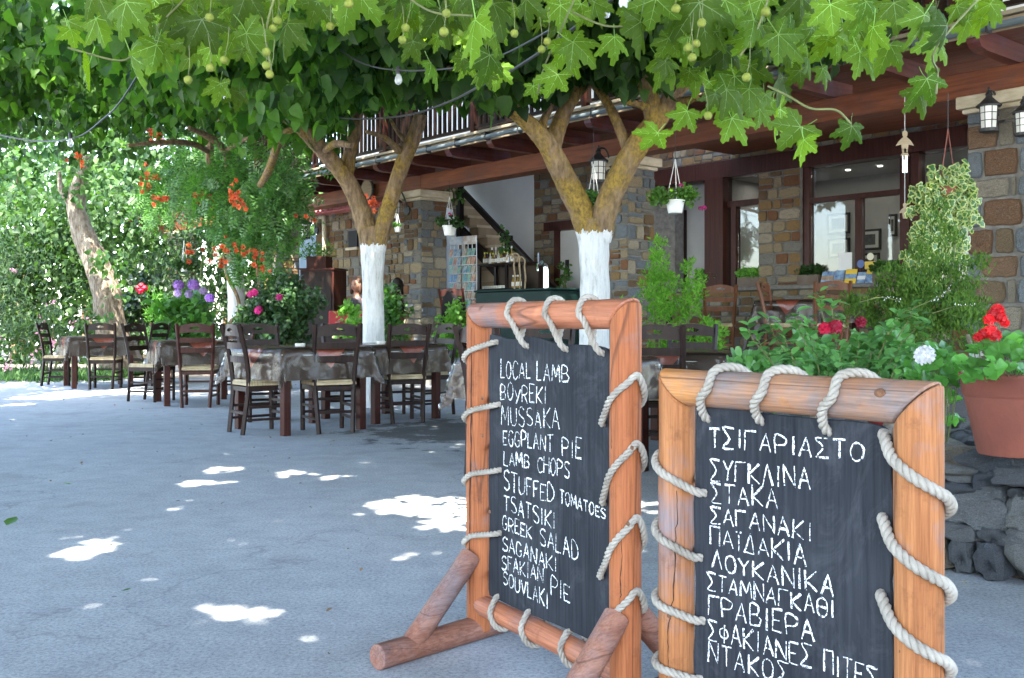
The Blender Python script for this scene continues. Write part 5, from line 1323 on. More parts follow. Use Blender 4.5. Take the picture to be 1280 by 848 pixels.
# ---- trumpet vine with orange flowers over the far bays
vb = G(318, 470); vb = Vector((-4.0, 16.0, 0))
tv = empty('trumpet_vine', vb, 0, 'trumpet vine with orange flowers hanging over the far pergola bays', 'vine')
def pinnate():
    v = []; f = []
    for k in range(5):
        for sx in (-1, 1):
            y = .12+k*.19; n = len(v); v += [(0, y, 0), (sx*.17, y+.02, .02), (sx*.30, y+.10, -.04), (sx*.13, y+.13, .0)]; f.append((n, n+1, n+2, n+3))
    n = len(v); v += [(0, .9, 0), (.07, 1.02, 0), (0, 1.2, -.05), (-.07, 1.02, 0)]; f.append((n, n+1, n+2, n+3)); return np.array(v), f
T_PIN = pinnate()
vv = [(270, 255, 16.0, .55), (310, 262, 15.6, .6), (345, 268, 15.2, .6), (360, 245, 15.2, .4), (330, 300, 15.6, .5), (300, 295, 15.9, .4), (250, 230, 16.4, .5), (290, 225, 15.6, .6), (340, 230, 15, .55), (215, 225, 17, .5), (320, 200, 15.5, .6), (365, 205, 15.6, .45), (240, 195, 17, .6), (340, 340, 15.6, .25), (200, 250, 18, .5), (275, 215, 16, .5), (300, 330, 15.9, .2), (325, 250, 14.9, .45), (290, 275, 15.3, .4)]
cs = [tuple(W(x, y, Y)) for x, y, Y, r_ in vv]; rs = [r_*.9 for *_, r_ in vv]
P = clumps(cs, rs, 520, (1, .9, .9))
o = leaves('foliage', loc_arr(P, vb), .24, T_PIN, M['leaf_vine'], (0, -.3, -1), .5, (0, -.9, .5), .5, tv); o['kind'] = 'stuff'
for pts in ([(318, 470, 16), (320, 430, 15.9), (318, 395, 15.8), (325, 370, 15.7), (322, 340, 15.7), (318, 310, 15.7)], [(281, 470, 15.9), (284, 412, 15.85), (298, 393, 15.9), (297, 372, 15.95), (284, 345, 15.9), (280, 318, 15.9)]):
    Pp = [p-vb for p in px_poly(pts)]; Pp[0].z = 0; MB().tube(spline(Pp, 5), .028, 8, True, .1).build('stem', M['bark_plain'], tv, smooth=True)
def trumpet_mesh():
    b = MB(); b.tube([(0, 0, 0), (0, .02, .0), (0, .05, 0)], [.008, .014, .02], 7, False)
    for k in range(5):
        a = 2*pi*k/5; c, s = cos(a), sin(a); c2, s2 = cos(a+.55), sin(a+.55); c3, s3_ = cos(a-.55), sin(a-.55)
        b.add([(c3*.02, .05, s3_*.02), (c2*.02, .05, s2*.02), (c2*.04, .066, s2*.04), (c*.055, .062, s*.055), (c3*.04, .066, s3_*.04)], [(0, 1, 2, 3, 4)])
    return b.mesh('flower', M['petal_orange'], True)
tme_ = trumpet_mesh(); rr = random.Random(5)
for x, y, n, Y in ((100, 199, 6, 16.5), (189, 166, 6, 16), (198, 172, 6, 16), (182, 232, 7, 17), (192, 222, 6, 17), (200, 250, 8, 17), (252, 246, 8, 15.9), (296, 243, 8, 14.7), (296, 252, 8, 14.7), (280, 310, 4, 15.2), (291, 308, 4, 15.2), (304, 315, 5, 15.2), (312, 316, 4, 15.2), (276, 331, 6, 15.3), (331, 330, 6, 15.2), (326, 323, 3, 15.2), (240, 315, 6, 15.8), (384, 270, 3, 15), (465, 252, 7, 14), (470, 258, 5, 14)):
    for k in range(n):
        p = W(x+rr.gauss(0, 6), y+rr.gauss(0, 6), Y-.25+rr.uniform(-.1, .1))-vb
        link('flower', tme_, tv, p, (rr.uniform(-.9, .5), rr.uniform(0, 6), pi+rr.uniform(-1.1, 1.1)), (rr.uniform(.7, 1.0),)*3)

# ---- overhead plane trees: large trunks stand behind the camera, crowns shade the street
def plane_outline():
    tips = [(0, 1.0, .11), (52, .88, .13), (-52, .88, .13), (104, .62, .16), (-104, .62, .16)]
    pts = []
    order = [-150, -104, -78, -52, -27, 0, 27, 52, 78, 104, 150]
    rad = {-150: .20, -104: .62, -78: .42, -52: .88, -27: .50, 0: 1.0, 27: .50, 52: .88, 78: .42, 104: .62, 150: .20}
    for i in range(len(order)-1):
        a0, a1 = order[i], order[i+1]; r0, r1 = rad[a0], rad[a1]; n = 5
        for k in range(n):
            f = k/n; a = a0+(a1-a0)*f; g_ = f*f*(3-2*f) if True else f
            r_ = 1/((1-f)/r0+f/r1) if abs(r1-r0) > .05 else r0
            r_ = r0*(1-f)+r1*f-(.07*sin(pi*f) if max(r0, r1) > .5 else 0)
            if k in (1, 3) and max(r0, r1) > .5: r_ += .075; a += -3 if r1 > r0 else 3
            pts.append((radians(a), r_))
    pts.append((radians(150), .20)); return pts
def plane_leaf(seed):
    r = random.Random(seed); b = MB(); out = plane_outline(); n = len(out); cup = r.uniform(-.05, .5); droop = r.uniform(.05, .6); tw = r.uniform(-.4, .4)
    def z(x, y): 
        rr_ = sqrt(x*x+y*y); a = atan2(x, y)
        return -droop*rr_*rr_-cup*abs(x)*.6+.045*cos(a*6.9)*rr_*1.2+tw*x*y+.02*sin(9*x+seed)*rr_
    vs = [(0, 0, 0)]
    for q in (.4, .75, 1.0):
        for a, rad in out:
            R_ = rad*q*(1+r.uniform(-.02, .02)); x, y = sin(a)*R_, cos(a)*R_; vs.append((x, y, z(x, y)))
    fs = []
    for k in range(n-1):
        fs.append((0, 1+k+1, 1+k))
        for g_ in range(2): A = 1+g_*n; fs.append((A+k, A+k+1, A+n+k+1, A+n+k))
    b.add(vs, fs)
    b.mi = 1    # veins as thin raised ribs on both faces, and the stalk
    for a, L_ in ((0, .93), (52, .8), (-52, .8), (104, .52), (-104, .52)):
        a = radians(a); 
        for side in (1, -1):
            P = [Vector((sin(a)*L_*f, cos(a)*L_*f, 0)) for f in (0, .33, .66, 1)]
            vv_ = []; 
            for i, p in enumerate(P):
                w = .012*(1-i/3.6); zz = z(p.x, p.y)+side*.007; q = Vector((cos(a), -sin(a), 0))*w; vv_ += [(p.x+q.x, p.y+q.y, zz), (p.x-q.x, p.y-q.y, zz)]
            b.add(vv_, [(0, 1, 3, 2), (2, 3, 5, 4), (4, 5, 7, 6)])
            for sg in (-1, 1):
                for f in (.35, .62):
                    p0 = Vector((sin(a)*L_*f, cos(a)*L_*f, 0)); a2 = a+sg*.75; p1 = p0+Vector((sin(a2), cos(a2), 0))*L_*.26
                    q = Vector((cos(a2), -sin(a2), 0))*.005; b.add([(p0.x-q.x, p0.y-q.y, z(p0.x, p0.y)+side*.007), (p0.x+q.x, p0.y+q.y, z(p0.x, p0.y)+side*.007), (p1.x, p1.y, z(p1.x, p1.y)+side*.006)], [(0, 1, 2)])
    c = r.uniform(-.12, .12)
    b.tube(spline([(0, 0, 0), (c, -.22, .07), (c*1.5, -.5, .16)], 3), .013, 5, True)
    return b.mesh('leaf', [M['leaf_plane'], M['leaf_vein']], True, 70)
PLM = [plane_leaf(i) for i in range(18)]
T_PLANE = (np.array([(0, 0, 0), (.55, -.05, -.05), (.3, .25, 0), (.72, .55, -.1), (.25, .55, 0), (0, 1, -.2), (-.25, .55, 0), (-.72, .55, -.1), (-.3, .25, 0), (-.55, -.05, -.05)], float), [(0, 1, 2), (0, 2, 3, 4), (0, 4, 5, 6), (0, 6, 7, 8), (0, 8, 9)])
pb = Vector((2.6, -1.6, 0)); tp = empty('plane_tree', pb, 0, 'plane tree whose big bright lobed leaves and round seed balls hang across the top', 'tree')
MB().tube(spline([(0, 0, 0), (.1, .1, 1.5), (-.1, .3, 3), (-.4, .8, 4.6), (-1.2, 1.6, 5.8)], 5), [.42]*4+[.38]*4+[.33]*4+[.28]*4+[.2]*5, 16, True, .12).build('trunk', M['bark_plain'], tp, smooth=True)
# low branches reaching into view
BR = []
def lowbranch(pts, r0):
    P = [Vector(p)-pb for p in pts]; S = spline(P, 6); n = len(S)
    MB().tube(S, [r0*(1-.85*i/(n-1)) for i in range(n)], 8, True, .1).build('branch', M['bark_plain'] if r0 > .02 else M['twig'], tp, smooth=True)
    BR.append([p+pb for p in S])
lowbranch([(2.5, -1.2, 3.4), (2.3, 1.2, 3.2), (1.6, 2.6, 2.75), (.9, 3.4, 2.45), (.2, 3.9, 2.35)], .05)
lowbranch([(2.4, -1.1, 3.6), (1.0, 1.0, 3.2), (-.1, 2.3, 2.55), (-.6, 3.0, 2.25), (-1.4, 3.6, 2.25)], .045)
lowbranch([(1.6, 2.6, 2.75), (1.5, 3.2, 2.4), (1.25, 3.6, 2.12), (1.1, 3.9, 1.95)], .02)
lowbranch([(2.3, 1.2, 3.2), (2.3, 2.6, 2.8), (1.9, 3.6, 2.5), (1.5, 4.4, 2.35)], .03)
rnd = random.Random(3)
def put_leaf(x, y, Y, size, dx=None, flip=None, tw=None):
    c = W(x, y, Y)
    tip = Vector((rnd.gauss(0, .5) if dx is None else dx, rnd.uniform(-.35, .25), -1)).normalized()
    nrm = Vector((rnd.gauss(0, .6), -rnd.uniform(.25, 1.2), rnd.uniform(-.1, 1.0)))
    if rnd.random() < .25: nrm = Vector((rnd.gauss(0, .5), rnd.uniform(.2, .9), rnd.uniform(.4, 1)))
    nrm = (nrm-tip*nrm.dot(tip)).normalized(); r = tip.cross(nrm)
    Mx = Matrix((r, tip, nrm)).transposed(); o = link('leaf', rnd.choice(PLM), tp)
    s = size*rnd.uniform(.72, .98)*Y/F; p = c-tip*s*.45-pb     # size in pixels -> metres (length from stalk to tip)
    o.matrix_local = Matrix.Translation(p) @ Mx.to_4x4() @ Matrix.Scale(s*.92, 4); return o
HAND = [(112, 97, 3.3, 50), (165, 92, 3.2, 60), (205, 70, 3.2, 55), (262, 45, 3.1, 66), (150, 25, 3.0, 60), (285, 60, 3.3, 55), (322, 62, 3.0, 70), (352, 50, 3.2, 60), (300, 12, 3.1, 60), (275, 120, 3.5, 42), (300, 128, 3.6, 36), (432, 12, 2.9, 72), (390, 20, 3.2, 50), (500, 30, 3.2, 55), (523, 66, 3.2, 46), (548, 92, 3.1, 44), (590, 55, 2.7, 88), (558, 38, 3.2, 60), (625, 25, 3.1, 60), (610, 88, 3.2, 50),
        (690, 110, 3.3, 48), (732, 66, 3.2, 48), (697, 72, 3.4, 50), (668, 118, 3.7, 26), (800, 52, 3.0, 60), (815, 20, 3.0, 60), (840, 90, 3.4, 42), (792, 30, 3.4, 46), (880, 30, 3.0, 66), (915, 20, 3.1, 60), (905, 80, 3.3, 50), (930, 60, 3.1, 52), (870, 105, 3.5, 42), (955, 45, 3.0, 60), (845, 62, 3.1, 50), (905, 140, 3.2, 46), (938, 128, 3.2, 56), (965, 155, 3.0, 62), (985, 175, 2.9, 56), (1000, 190, 2.8, 40), (925, 165, 3.2, 46), (1062, 172, 2.9, 34), (812, 180, 3.3, 40), (850, 152, 3.3, 36),
        (990, 60, 3.0, 60), (1040, 25, 3.0, 60), (1085, 55, 2.9, 62), (1120, 22, 2.9, 60), (1150, 40, 2.8, 66), (1178, 48, 2.8, 58), (1165, 115, 3.0, 52), (1155, 130, 3.1, 44), (1225, 35, 3.2, 34), (1232, 18, 3.2, 34), (1030, 62, 3.2, 46), (1105, 75, 3.0, 46), (1015, 85, 3.2, 40), (985, 72, 3.2, 44), (1200, 20, 3.2, 40), (748, 20, 3.3, 40), (655, 18, 3.2, 56), (575, 12, 3.1, 60), (470, 8, 3.2, 46), (230, 20, 3.3, 50), (335, 18, 3.3, 50), (700, 25, 3.5, 46), (770, 60, 3.5, 40), (1070, 18, 3.3, 50), (860, 60, 3.2, 50), (885, 120, 3.3, 46)]
for x, y, Y, s_ in HAND: put_leaf(x, y, Y, s_)
def ylim(x):
    pts = [(80, 60), (160, 80), (240, 70), (300, 90), (340, 70), (400, 30), (470, 20), (520, 60), (560, 95), (620, 110), (660, 60), (700, 80), (760, 50), (800, 70), (840, 100), (900, 150), (960, 165), (1010, 120), (1060, 90), (1130, 80), (1190, 60), (1240, 25)]
    for (a, ya), (b_, yb) in zip(pts[:-1], pts[1:]):
        if a <= x <= b_: return ya+(yb-ya)*(x-a)/(b_-a)
    return 0
k = 0
while k < 205:
    x = rnd.uniform(80, 1240); yl = ylim(x); y = rnd.uniform(-25, yl)
    if 80 < x < 480 and rnd.random() < .45: continue
    if 640 < x < 780 and rnd.random() < .6: continue
    if 1060 < x and rnd.random() < .45: continue
    put_leaf(x, y, rnd.uniform(3.0, 4.8), rnd.choice((rnd.uniform(22, 38), rnd.uniform(30, 56)))); k += 1
# seed balls
sb = MB(); sb.blob((0, 0, 0), .0125, 16, 12, .12, 3)
sme = sb.mesh('seed_ball', M['fruit'], True, 80)
for x, y, Y in ((262, 22, 3), (263, 85, 3), (280, 75, 3.1), (333, 65, 2.95), (333, 82, 2.95), (337, 93, 2.95), (347, 26, 3), (341, 36, 3), (436, 5, 2.7), (507, 35, 3), (503, 50, 3), (558, 17, 2.9), (555, 40, 2.6), (845, 11, 2.85), (877, 29, 2.8), (860, 60, 2.9), (865, 72, 2.9), (870, 55, 2.95), (933, 97, 2.8), (643, 42, 3), (413, 33, 3.1), (684, 52, 3.1), (677, 62, 3.1), (957, 15, 2.8), (235, 100, 3), (885, 145, 3)):
    p = W(x, y, Y); link('seed_ball', sme, tp, p-pb, (rnd.random()*6, rnd.random()*6, 0))
    q = p+Vector((rnd.uniform(-.02, .02), 0, .10)); MB().tube([p-pb, (p+q)/2-pb+Vector((.004, 0, 0)), q-pb], .0012, 4, False).build('fruit_stalk', M['twig'], tp)
# twigs in view
for pts in ([(1240, -20, 3), (1170, 60, 2.9), (1172, 90, 3), (1170, 118, 3)], [(960, 108, 3), (988, 122, 2.95), (1014, 136, 2.9), (1045, 138, 2.9), (1064, 155, 2.9)], [(85, 60, 3.3), (150, 76, 3.3), (172, 60, 3.3), (205, 25, 3.3), (240, -10, 3.2)], [(715, 15, 3.3), (755, 32, 3.2), (790, 30, 3.2), (812, 5, 3.1)], [(672, 118, 3.5), (680, 85, 3.5), (700, 40, 3.4), (722, -10, 3.4)], [(925, 70, 3), (945, 40, 3), (960, 0, 3)], [(590, 20, 2.9), (540, 15, 3), (500, -10, 3)], [(340, 95, 3), (333, 40, 3), (345, -10, 3)]):
    Pp = [p-pb for p in px_poly(pts)]; S = spline(Pp, 5); MB().tube(S, .0035, 6, True).build('twig', M['twig'], tp, smooth=True)
# high crowns above the street (out of the top of the frame): these make the shade
def high(c, r, n, seed): P, R = blobs_in(c, r, n, seed, .7, (.2, .32)); return P, np.clip(R, .3, .8)
def layer(n, x0, x1, y0, y1, z0, z1, gap, seed):
    rg = np.random.default_rng(seed); P = np.column_stack([rg.uniform(x0, x1, n), rg.uniform(y0, y1, n), rg.uniform(z0, z1, n)])
    g_ = np.array([mnoise.noise(Vector((x*1.5, y*1.5, seed)))+.5*mnoise.noise(Vector((x*4, y*4, seed+9))) for x, y, z in P])
    P[:, 2] += .35*np.sin(P[:, 0]*1.3+seed)*np.cos(P[:, 1]*1.1)
    keep = (g_ < gap) & ((P[:, 2]-1) > (.36*np.maximum(P[:, 1], 0)+.05*np.abs(P[:, 0])))
    P = P[keep]; keep = carve(P); vv_ = (P[:, 0]-1.45)*.7619+(P[:, 1]-12.8)*.6476
    return P[keep & (vv_ < -1.0)]
def highcrown(t, base, boxes, seed, size=.25):
    P = np.concatenate([layer(*b_, seed+i) for i, b_ in enumerate(boxes)])
    o = leaves('crown', loc_arr(P, base), size, T_PLANE, M['leaf_plane'], (0, 0, -.5), .6, (0, 0, 1), .35, t); o['kind'] = 'stuff'
highcrown(tp, pb, [(42000, -3, 8, -5, 8.5, 4.9, 6.4, .95), (9000, -6, 5, 6.5, 17, 6.0, 7.4, .35)], 200)
pb2 = Vector((-6.5, -2.0, 0)); tp2 = empty('plane_tree', pb2, 0, 'second plane tree standing behind the viewer, shading the left of the street', 'tree')
MB().tube(spline([(0, 0, 0), (-.1, .1, 1.5), (.1, .3, 3), (.3, .9, 4.6), (.8, 1.6, 6)], 5), [.4]*4+[.36]*4+[.31]*4+[.26]*4+[.2]*5, 16, True, .12).build('trunk', M['bark_plain'], tp2, smooth=True)
highcrown(tp2, pb2, [(48000, -13, -2.8, -5, 10, 5.2, 7.0, .9)], 300)
# ================================================================ shrubs and flowers near the terrace
# glossy bush in front of the terrace, individual leaves where they read singly
bb = G(1040, 640, T-.03); bbx = W(1045, 470, 5.6); base = Vector((bbx.x, bbx.y, .47))
c_ = W(1040, 440, 5.6)
t, Cs = shrub('glossy_bush', base, [((c_.x, 5.7, .70), (.52, .42, .20), 34), ((W(985, 470, 5.5).x, 5.5, .66), (.28, .3, .14), 14), ((W(1110, 440, 5.7).x, 5.6, .74), (.25, .3, .2), 16)], 'low glossy leaved bush behind the shorter menu board', 'bush', M['leaf_bush'], T_OVAL, .062, 6200, (0, -.1, .6), .7, (0, -.5, .6), .5, 31, (.28, .5), 9)
lm = []
for k in range(3):
    v, f = tmpl_fold([(0, 0), (.2, .18), (.34, .5), (.3, .8), (.12, .97), (0, 1)], .2+.1*k, .1+.1*k); b = MB(); b.add(v, f)
    lm.append(b.mesh('leaf', M['leaf_bush'], True, 80))
rnd = random.Random(12); cnt = 0
TWX = [(935, 412), (948, 425), (962, 405), (980, 420), (995, 398), (1010, 405), (1025, 372), (1040, 385), (1045, 412), (960, 440), (990, 445), (1020, 440), (1050, 440), (1075, 425), (1090, 440), (1110, 415), (1122, 398), (1140, 390), (1150, 400), (1128, 425), (1145, 440), (1005, 460), (1065, 455), (1035, 465), (1100, 460), (1060, 480), (985, 470), (1120, 455)]
for (x, y) in TWX:
    Y = rnd.uniform(5.0, 5.4); p = W(x, y, Y)-base
    MB().tube([(p.x*.8, p.y+.08, max(.02, p.z-.14)), (p.x*.95, p.y+.02, p.z-.05), tuple(p)], .0035, 5, True).build('twig', M['twig'], t)
    for k in range(9):
        a = k*2.4+rnd.uniform(-.3, .3); el = rnd.uniform(-.2, .9)
        tip = Vector((cos(a)*cos(el), sin(a)*cos(el), sin(el))); nr = Vector((0, -.2, 1)); nr = (nr-tip*nr.dot(tip)).normalized(); r = tip.cross(nr)
        o = link('leaf', rnd.choice(lm), t); q = p+Vector((rnd.uniform(-.01, .01), 0, -.012*k+.03))
        o.matrix_local = Matrix.Translation(q) @ Matrix((r, tip, nr)).transposed().to_4x4() @ Matrix.Scale(rnd.uniform(.05, .078), 4)
# petal helper
def petal_mesh(mat, n=5, r=.014):
    b = MB()
    for k in range(n):
        a = 2*pi*k/n; d = Vector((cos(a), sin(a), 0)); s = Vector((-sin(a), cos(a), 0))
        P = [Vector((0, 0, 0)), d*r*.5+s*r*.38+Vector((0, 0, .002)), d*r*1.05+s*r*.3+Vector((0, 0, .004)), d*r*1.1-s*r*.3+Vector((0, 0, .004)), d*r*.5-s*r*.38+Vector((0, 0, .002))]
        b.add(P, [(0, 1, 2, 3, 4)])
    return b.mesh('floret', mat, False)
def umbel(par, base, c, R_, mat, n=26, fr=.014, stalk=True, name='flower_head'):
    b = MB(); rd = random.Random(int(c.x*1000)); fm = []
    for k in range(n):
        z = 1-1.6*(k+.5)/n; a = k*2.4; rr_ = sqrt(max(0, 1-z*z)); d = Vector((rr_*cos(a), rr_*sin(a), z))
        u = d.orthogonal().normalized(); w = d.cross(u); pc = Vector(c)+d*R_*rd.uniform(.85, 1.1)
        for q in range(5):
            a2 = 2*pi*q/5+k; e = u*cos(a2)+w*sin(a2); s = -u*sin(a2)+w*cos(a2)
            b.add([pc, pc+e*fr*.5+s*fr*.4, pc+e*fr*1.1+s*fr*.28+d*.003, pc+e*fr*1.1-s*fr*.28+d*.003, pc+e*fr*.5-s*fr*.4], [(0, 1, 2, 3, 4)])
    o = b.build(name, mat, par)
    return o
# red flower in the bush (belongs to a geranium behind it)
for (x, y, Rr, m_) in ((1043, 409, .034, 'crimson'), (1031, 411, .024, 'crimson'), (1076, 403, .018, 'crimson')):
    umbel(t, base, W(x, y, 5.0)-base, Rr, M['petal_'+m_], 30, .016)
# red tub behind the bush
tb = MB().lathe([(.10, 0), (.12, .14), (.125, .15), (.105, .15)], (0, 0, 0), 20).build('red_pot', flat('redpot', (.25, .02, .02), .4), smooth=True); p = W(1122, 470, 5.0); tb.location = (p.x, 5.15, .47); tag(tb, 'dark red pot hidden behind the white geranium', 'pot')

# terracotta pot and its geraniums at the right edge
pc = Vector((1.89, 3.86, T+.0)); 
pot = empty('terracotta_pot', pc, 0, 'large terracotta pot on the dry stone wall at the right edge', 'pot')
R0 = .185
prof = [(R0*.66, 0), (R0*.68, .006), (R0*.93, .215), (R0*.95, .222), (R0*.97, .225), (R0*1.0, .285), (R0*1.03, .290), (R0*1.03, .306), (R0*.97, .308), (R0*.9, .27)]
MB().lathe(prof, (0, 0, 0), 48).build('pot_body', M['terracotta'], pot, smooth=True, sharp=50)
MB().lathe([(.001, .265), (R0*.93, .27), (R0*.93, .28), (.001, .29)], (0, 0, 0), 24).build('soil', M['soil'], pot)
ge = empty('geranium', pc+Vector((0, 0, .28)), 0, 'geranium with scarlet flower heads growing in the terracotta pot', 'plant')
def ger_leaf(seed):
    r = random.Random(seed); b = MB(); n = 28; vs = [(0, 0, -.05)]
    for q in (.5, .82, 1.0):
        for k in range(n):
            a = 2*pi*(k+.5)/n; notch = .55 if abs(k+.5-n/2) < 1 else 1.0
            R_ = q*.5*(1+.07*cos(7*a) if q == 1 else 1)*(notch if q > .6 else .9*notch+.1)
            vs.append((sin(a)*R_, cos(a)*R_, .10*q*q*cos(3.5*a)*.6+.12*q*q-.05+r.uniform(-.01, .01)))
    fs = []
    for k in range(n):
        k2 = (k+1) % n; fs.append((0, 1+k2, 1+k))
        for g_ in range(2): A = 1+g_*n; fs.append((A+k, A+k2, A+n+k2, A+n+k))
    b.add(vs, fs); return b.mesh('leaf', M['leaf_geranium'], True, 80)
GM = [ger_leaf(i) for i in range(5)]
def ger(par, base, pts, seed, s=(.05, .085)):
    r = random.Random(seed)
    for (x, y, Y) in pts:
        p = W(x, y, Y)-base; nr = Vector((r.gauss(0, .35), -r.uniform(.25, 1.0), r.uniform(.5, 1))).normalized(); u = nr.orthogonal().normalized(); Mx = Matrix((u, nr.cross(u), nr)).transposed() @ Matrix.Rotation(r.uniform(0, 6.28), 3, 'Z')
        o = link('leaf', r.choice(GM), par); o.matrix_local = Matrix.Translation(p) @ Mx.to_4x4() @ Matrix.Scale(r.uniform(*s), 4)
        MB().tube(spline([(p.x*.2, p.y*.2, -.02), (p.x*.8, p.y*.8+.02, p.z*.5), tuple(p)], 3), .0022, 5, False).build('leaf_stalk', M['twig'], par)
r = random.Random(9)
pts = [(1202, 452, 3.75), (1210, 462, 3.7), (1222, 455, 3.65), (1238, 450, 3.65), (1248, 440, 3.7), (1262, 436, 3.7), (1275, 445, 3.6), (1262, 458, 3.6), (1245, 463, 3.6), (1228, 467, 3.62), (1215, 472, 3.65), (1278, 462, 3.6), (1290, 440, 3.7), (1300, 455, 3.7), (1268, 425, 3.85), (1252, 428, 3.9), (1236, 438, 3.85), (1285, 425, 3.9)]
ger(ge, pc+Vector((0, 0, .28)), pts+[(r.uniform(1205, 1320), r.uniform(425, 466), r.uniform(3.7, 4.05)) for _ in range(26)], 4)
gb = pc+Vector((0, 0, .28))
for (x, y, R_, Y) in ((1242, 394, .020, 3.75), (1247, 388, .018, 3.78), (1250, 397, .018, 3.75), (1236, 400, .014, 3.72), (1238, 416, .022, 3.72), (1230, 418, .015, 3.72), (1244, 420, .016, 3.7), (1222, 422, .008, 3.7), (1256, 404, .008, 3.75)):
    umbel(ge, gb, W(x, y, Y)-gb, R_, M['petal_scarlet'], 14, .012)
for (x, y, x2, y2) in ((1249, 404, 1250, 436), (1240, 424, 1249, 436)): MB().tube([W(x, y, 3.75)-gb, W((x+x2)/2, (y+y2)/2, 3.76)-gb, W(x2, y2, 3.78)-gb], .0022, 6).build('flower_stalk', M['twig'], ge)
# white geranium left of it
wg = Vector((1.78, 4.25, T-.03)); gw = empty('white_geranium', wg, 0, 'white flowered geranium between the bush and the terracotta pot', 'plant')
ger(gw, wg, [(1152, 462, 4.05), (1168, 455, 4.0), (1178, 445, 4.1), (1160, 475, 4.0), (1172, 478, 4.0), (1186, 468, 4.05), (1150, 440, 4.2), (1165, 435, 4.2), (1192, 455, 4.1), (1182, 435, 4.3), (1140, 470, 4.1), (1190, 480, 4.0)]+[(r.uniform(1135, 1200), r.uniform(440, 490), r.uniform(4.1, 4.4)) for _ in range(22)], 6)
umbel(gw, wg, W(1156, 445, 3.98)-wg, .034, M['petal_white'], 34, .016)
umbel(gw, wg, W(1222, 444, 3.98)-wg, .012, M['petal_white'], 6, .014)

# thuja-like feathery bush right, variegated ivy basket above it
bt = W(1170, 440, 6.4); bt = Vector((bt.x, 6.4, .47))
def W3(x, y, Y): return tuple(W(x, y, Y))
def wr(px, Y): return px*Y/F
t, Cs = shrub('thuja_bush', bt, [((W(1165, 330, 6.4).x, 6.4, 1.33), (wr(38, 6.4), .26, .38), 34), (W3(1205, 355, 6.4), (wr(32, 6.4), .24, .3), 24), (W3(1130, 370, 6.4), (wr(30, 6.4), .24, .22), 20), (W3(1175, 400, 6.3), (wr(62, 6.4), .28, .26), 44), (W3(1090, 385, 6.6), (wr(46, 6.4), .2, .15), 24)],
    'tall feathery thuja bush below the variegated ivy', 'bush', M['leaf_thuja'], T_FROND, .036, 15000, (0, -.2, 1.0), .55, (0, -1, .2), .5, 40, (.22, .42), 6)
MB().tube(spline([W(1212, 470, 6.3)-bt, W(1216, 445, 6.2)-bt, W(1212, 428, 6.15)-bt, W(1209, 418, 6.15)-bt], 4), .014, 8).build('bare_stem', M['bark_old'], t, smooth=True)
for pts in ([(1120, 395), (1150, 382), (1172, 372), (1188, 362)], [(1165, 392), (1195, 383), (1220, 381)], [(1075, 378), (1100, 372), (1125, 376)]):
    S = spline([W(x, y, 6.05)-bt for x, y in pts], 5); MB().tube(S, .0025, 5).build('sprig', M['twig'], t)
    petals(np.array([tuple(p+bt) for p in S[len(S)//2:]]), bt, t, M['petal_white'], .014, 'blossoms', 2)
def ivy_tmpl():
    o = [(0, -.05), (.32, -.1), (.5, .12), (.3, .35), (.36, .62), (0, 1.0), (-.36, .62), (-.3, .35), (-.5, .12), (-.32, -.1)]
    v = [(0, .3, .05)]+[(x*.68, .3+(y-.3)*.68, .03) for x, y in o]+[(x, y, -.03) for x, y in o]
    return v, len(o)
def ivy(name, P, size, base, parent):
    v, n = ivy_tmpl(); inner = [(0, 1+(k+1) % n, 1+k) for k in range(n)]; outer = [(1+k, 1+(k+1) % n, 1+n+(k+1) % n, 1+n+k) for k in range(n)]
    st = RNG.bit_generator.state
    o = leaves(name, loc_arr(P, base), size, (np.array(v, float), inner+outer), M['leaf_ivy'], (0, 0, -1), .45, (0, -1, .3), .4, parent)
    o.data.materials.append(M['leaf_ivy_edge']); mi = np.tile(np.array([0]*n+[1]*n, np.int32), len(P)); o.data.polygons.foreach_set('material_index', mi); o['kind'] = 'stuff'; return o
ib = W(1178, 245, 7.4); iv = empty('ivy_basket', ib, 0, 'hanging basket overflowing with variegated ivy by the big pillar', 'hanging plant')
cs = [W3(1190, 235, 7.4), W3(1175, 225, 7.4), W3(1200, 222, 7.4), W3(1160, 245, 7.35), W3(1185, 255, 7.35), W3(1200, 262, 7.4), W3(1168, 268, 7.3), W3(1155, 290, 7.3), W3(1178, 290, 7.3), W3(1195, 290, 7.35), W3(1160, 310, 7.25), W3(1150, 325, 7.25), W3(1190, 312, 7.3), W3(1172, 330, 7.25), W3(1205, 245, 7.4), W3(1142, 238, 7.4), W3(1138, 262, 7.35), W3(1220, 272, 7.3)]
P = clumps(cs, [.12]*15+[.04]*3, 5200, (1, .7, 1.1), .5); ivy('foliage', P, .055, ib, iv)
for q in (-1, 1): MB().tube([W(1185, 162, 7.45)-ib, W(1185+q*9, 225, 7.4)-ib], .004, 5).build('hanger', M['terracotta'], iv)
MB().tube([W(1185, 120, 7.45)-ib+Vector((0, 0, .02)), W(1185, 162, 7.45)-ib], .003, 5).build('hanger_hook', M['iron'], iv)
MB().lathe([(.07, -.1), (.12, .05), (.125, .06), (.10, .06)], (0.02, .05, 0), 16).build('basket', M['terracotta'], iv, smooth=True)

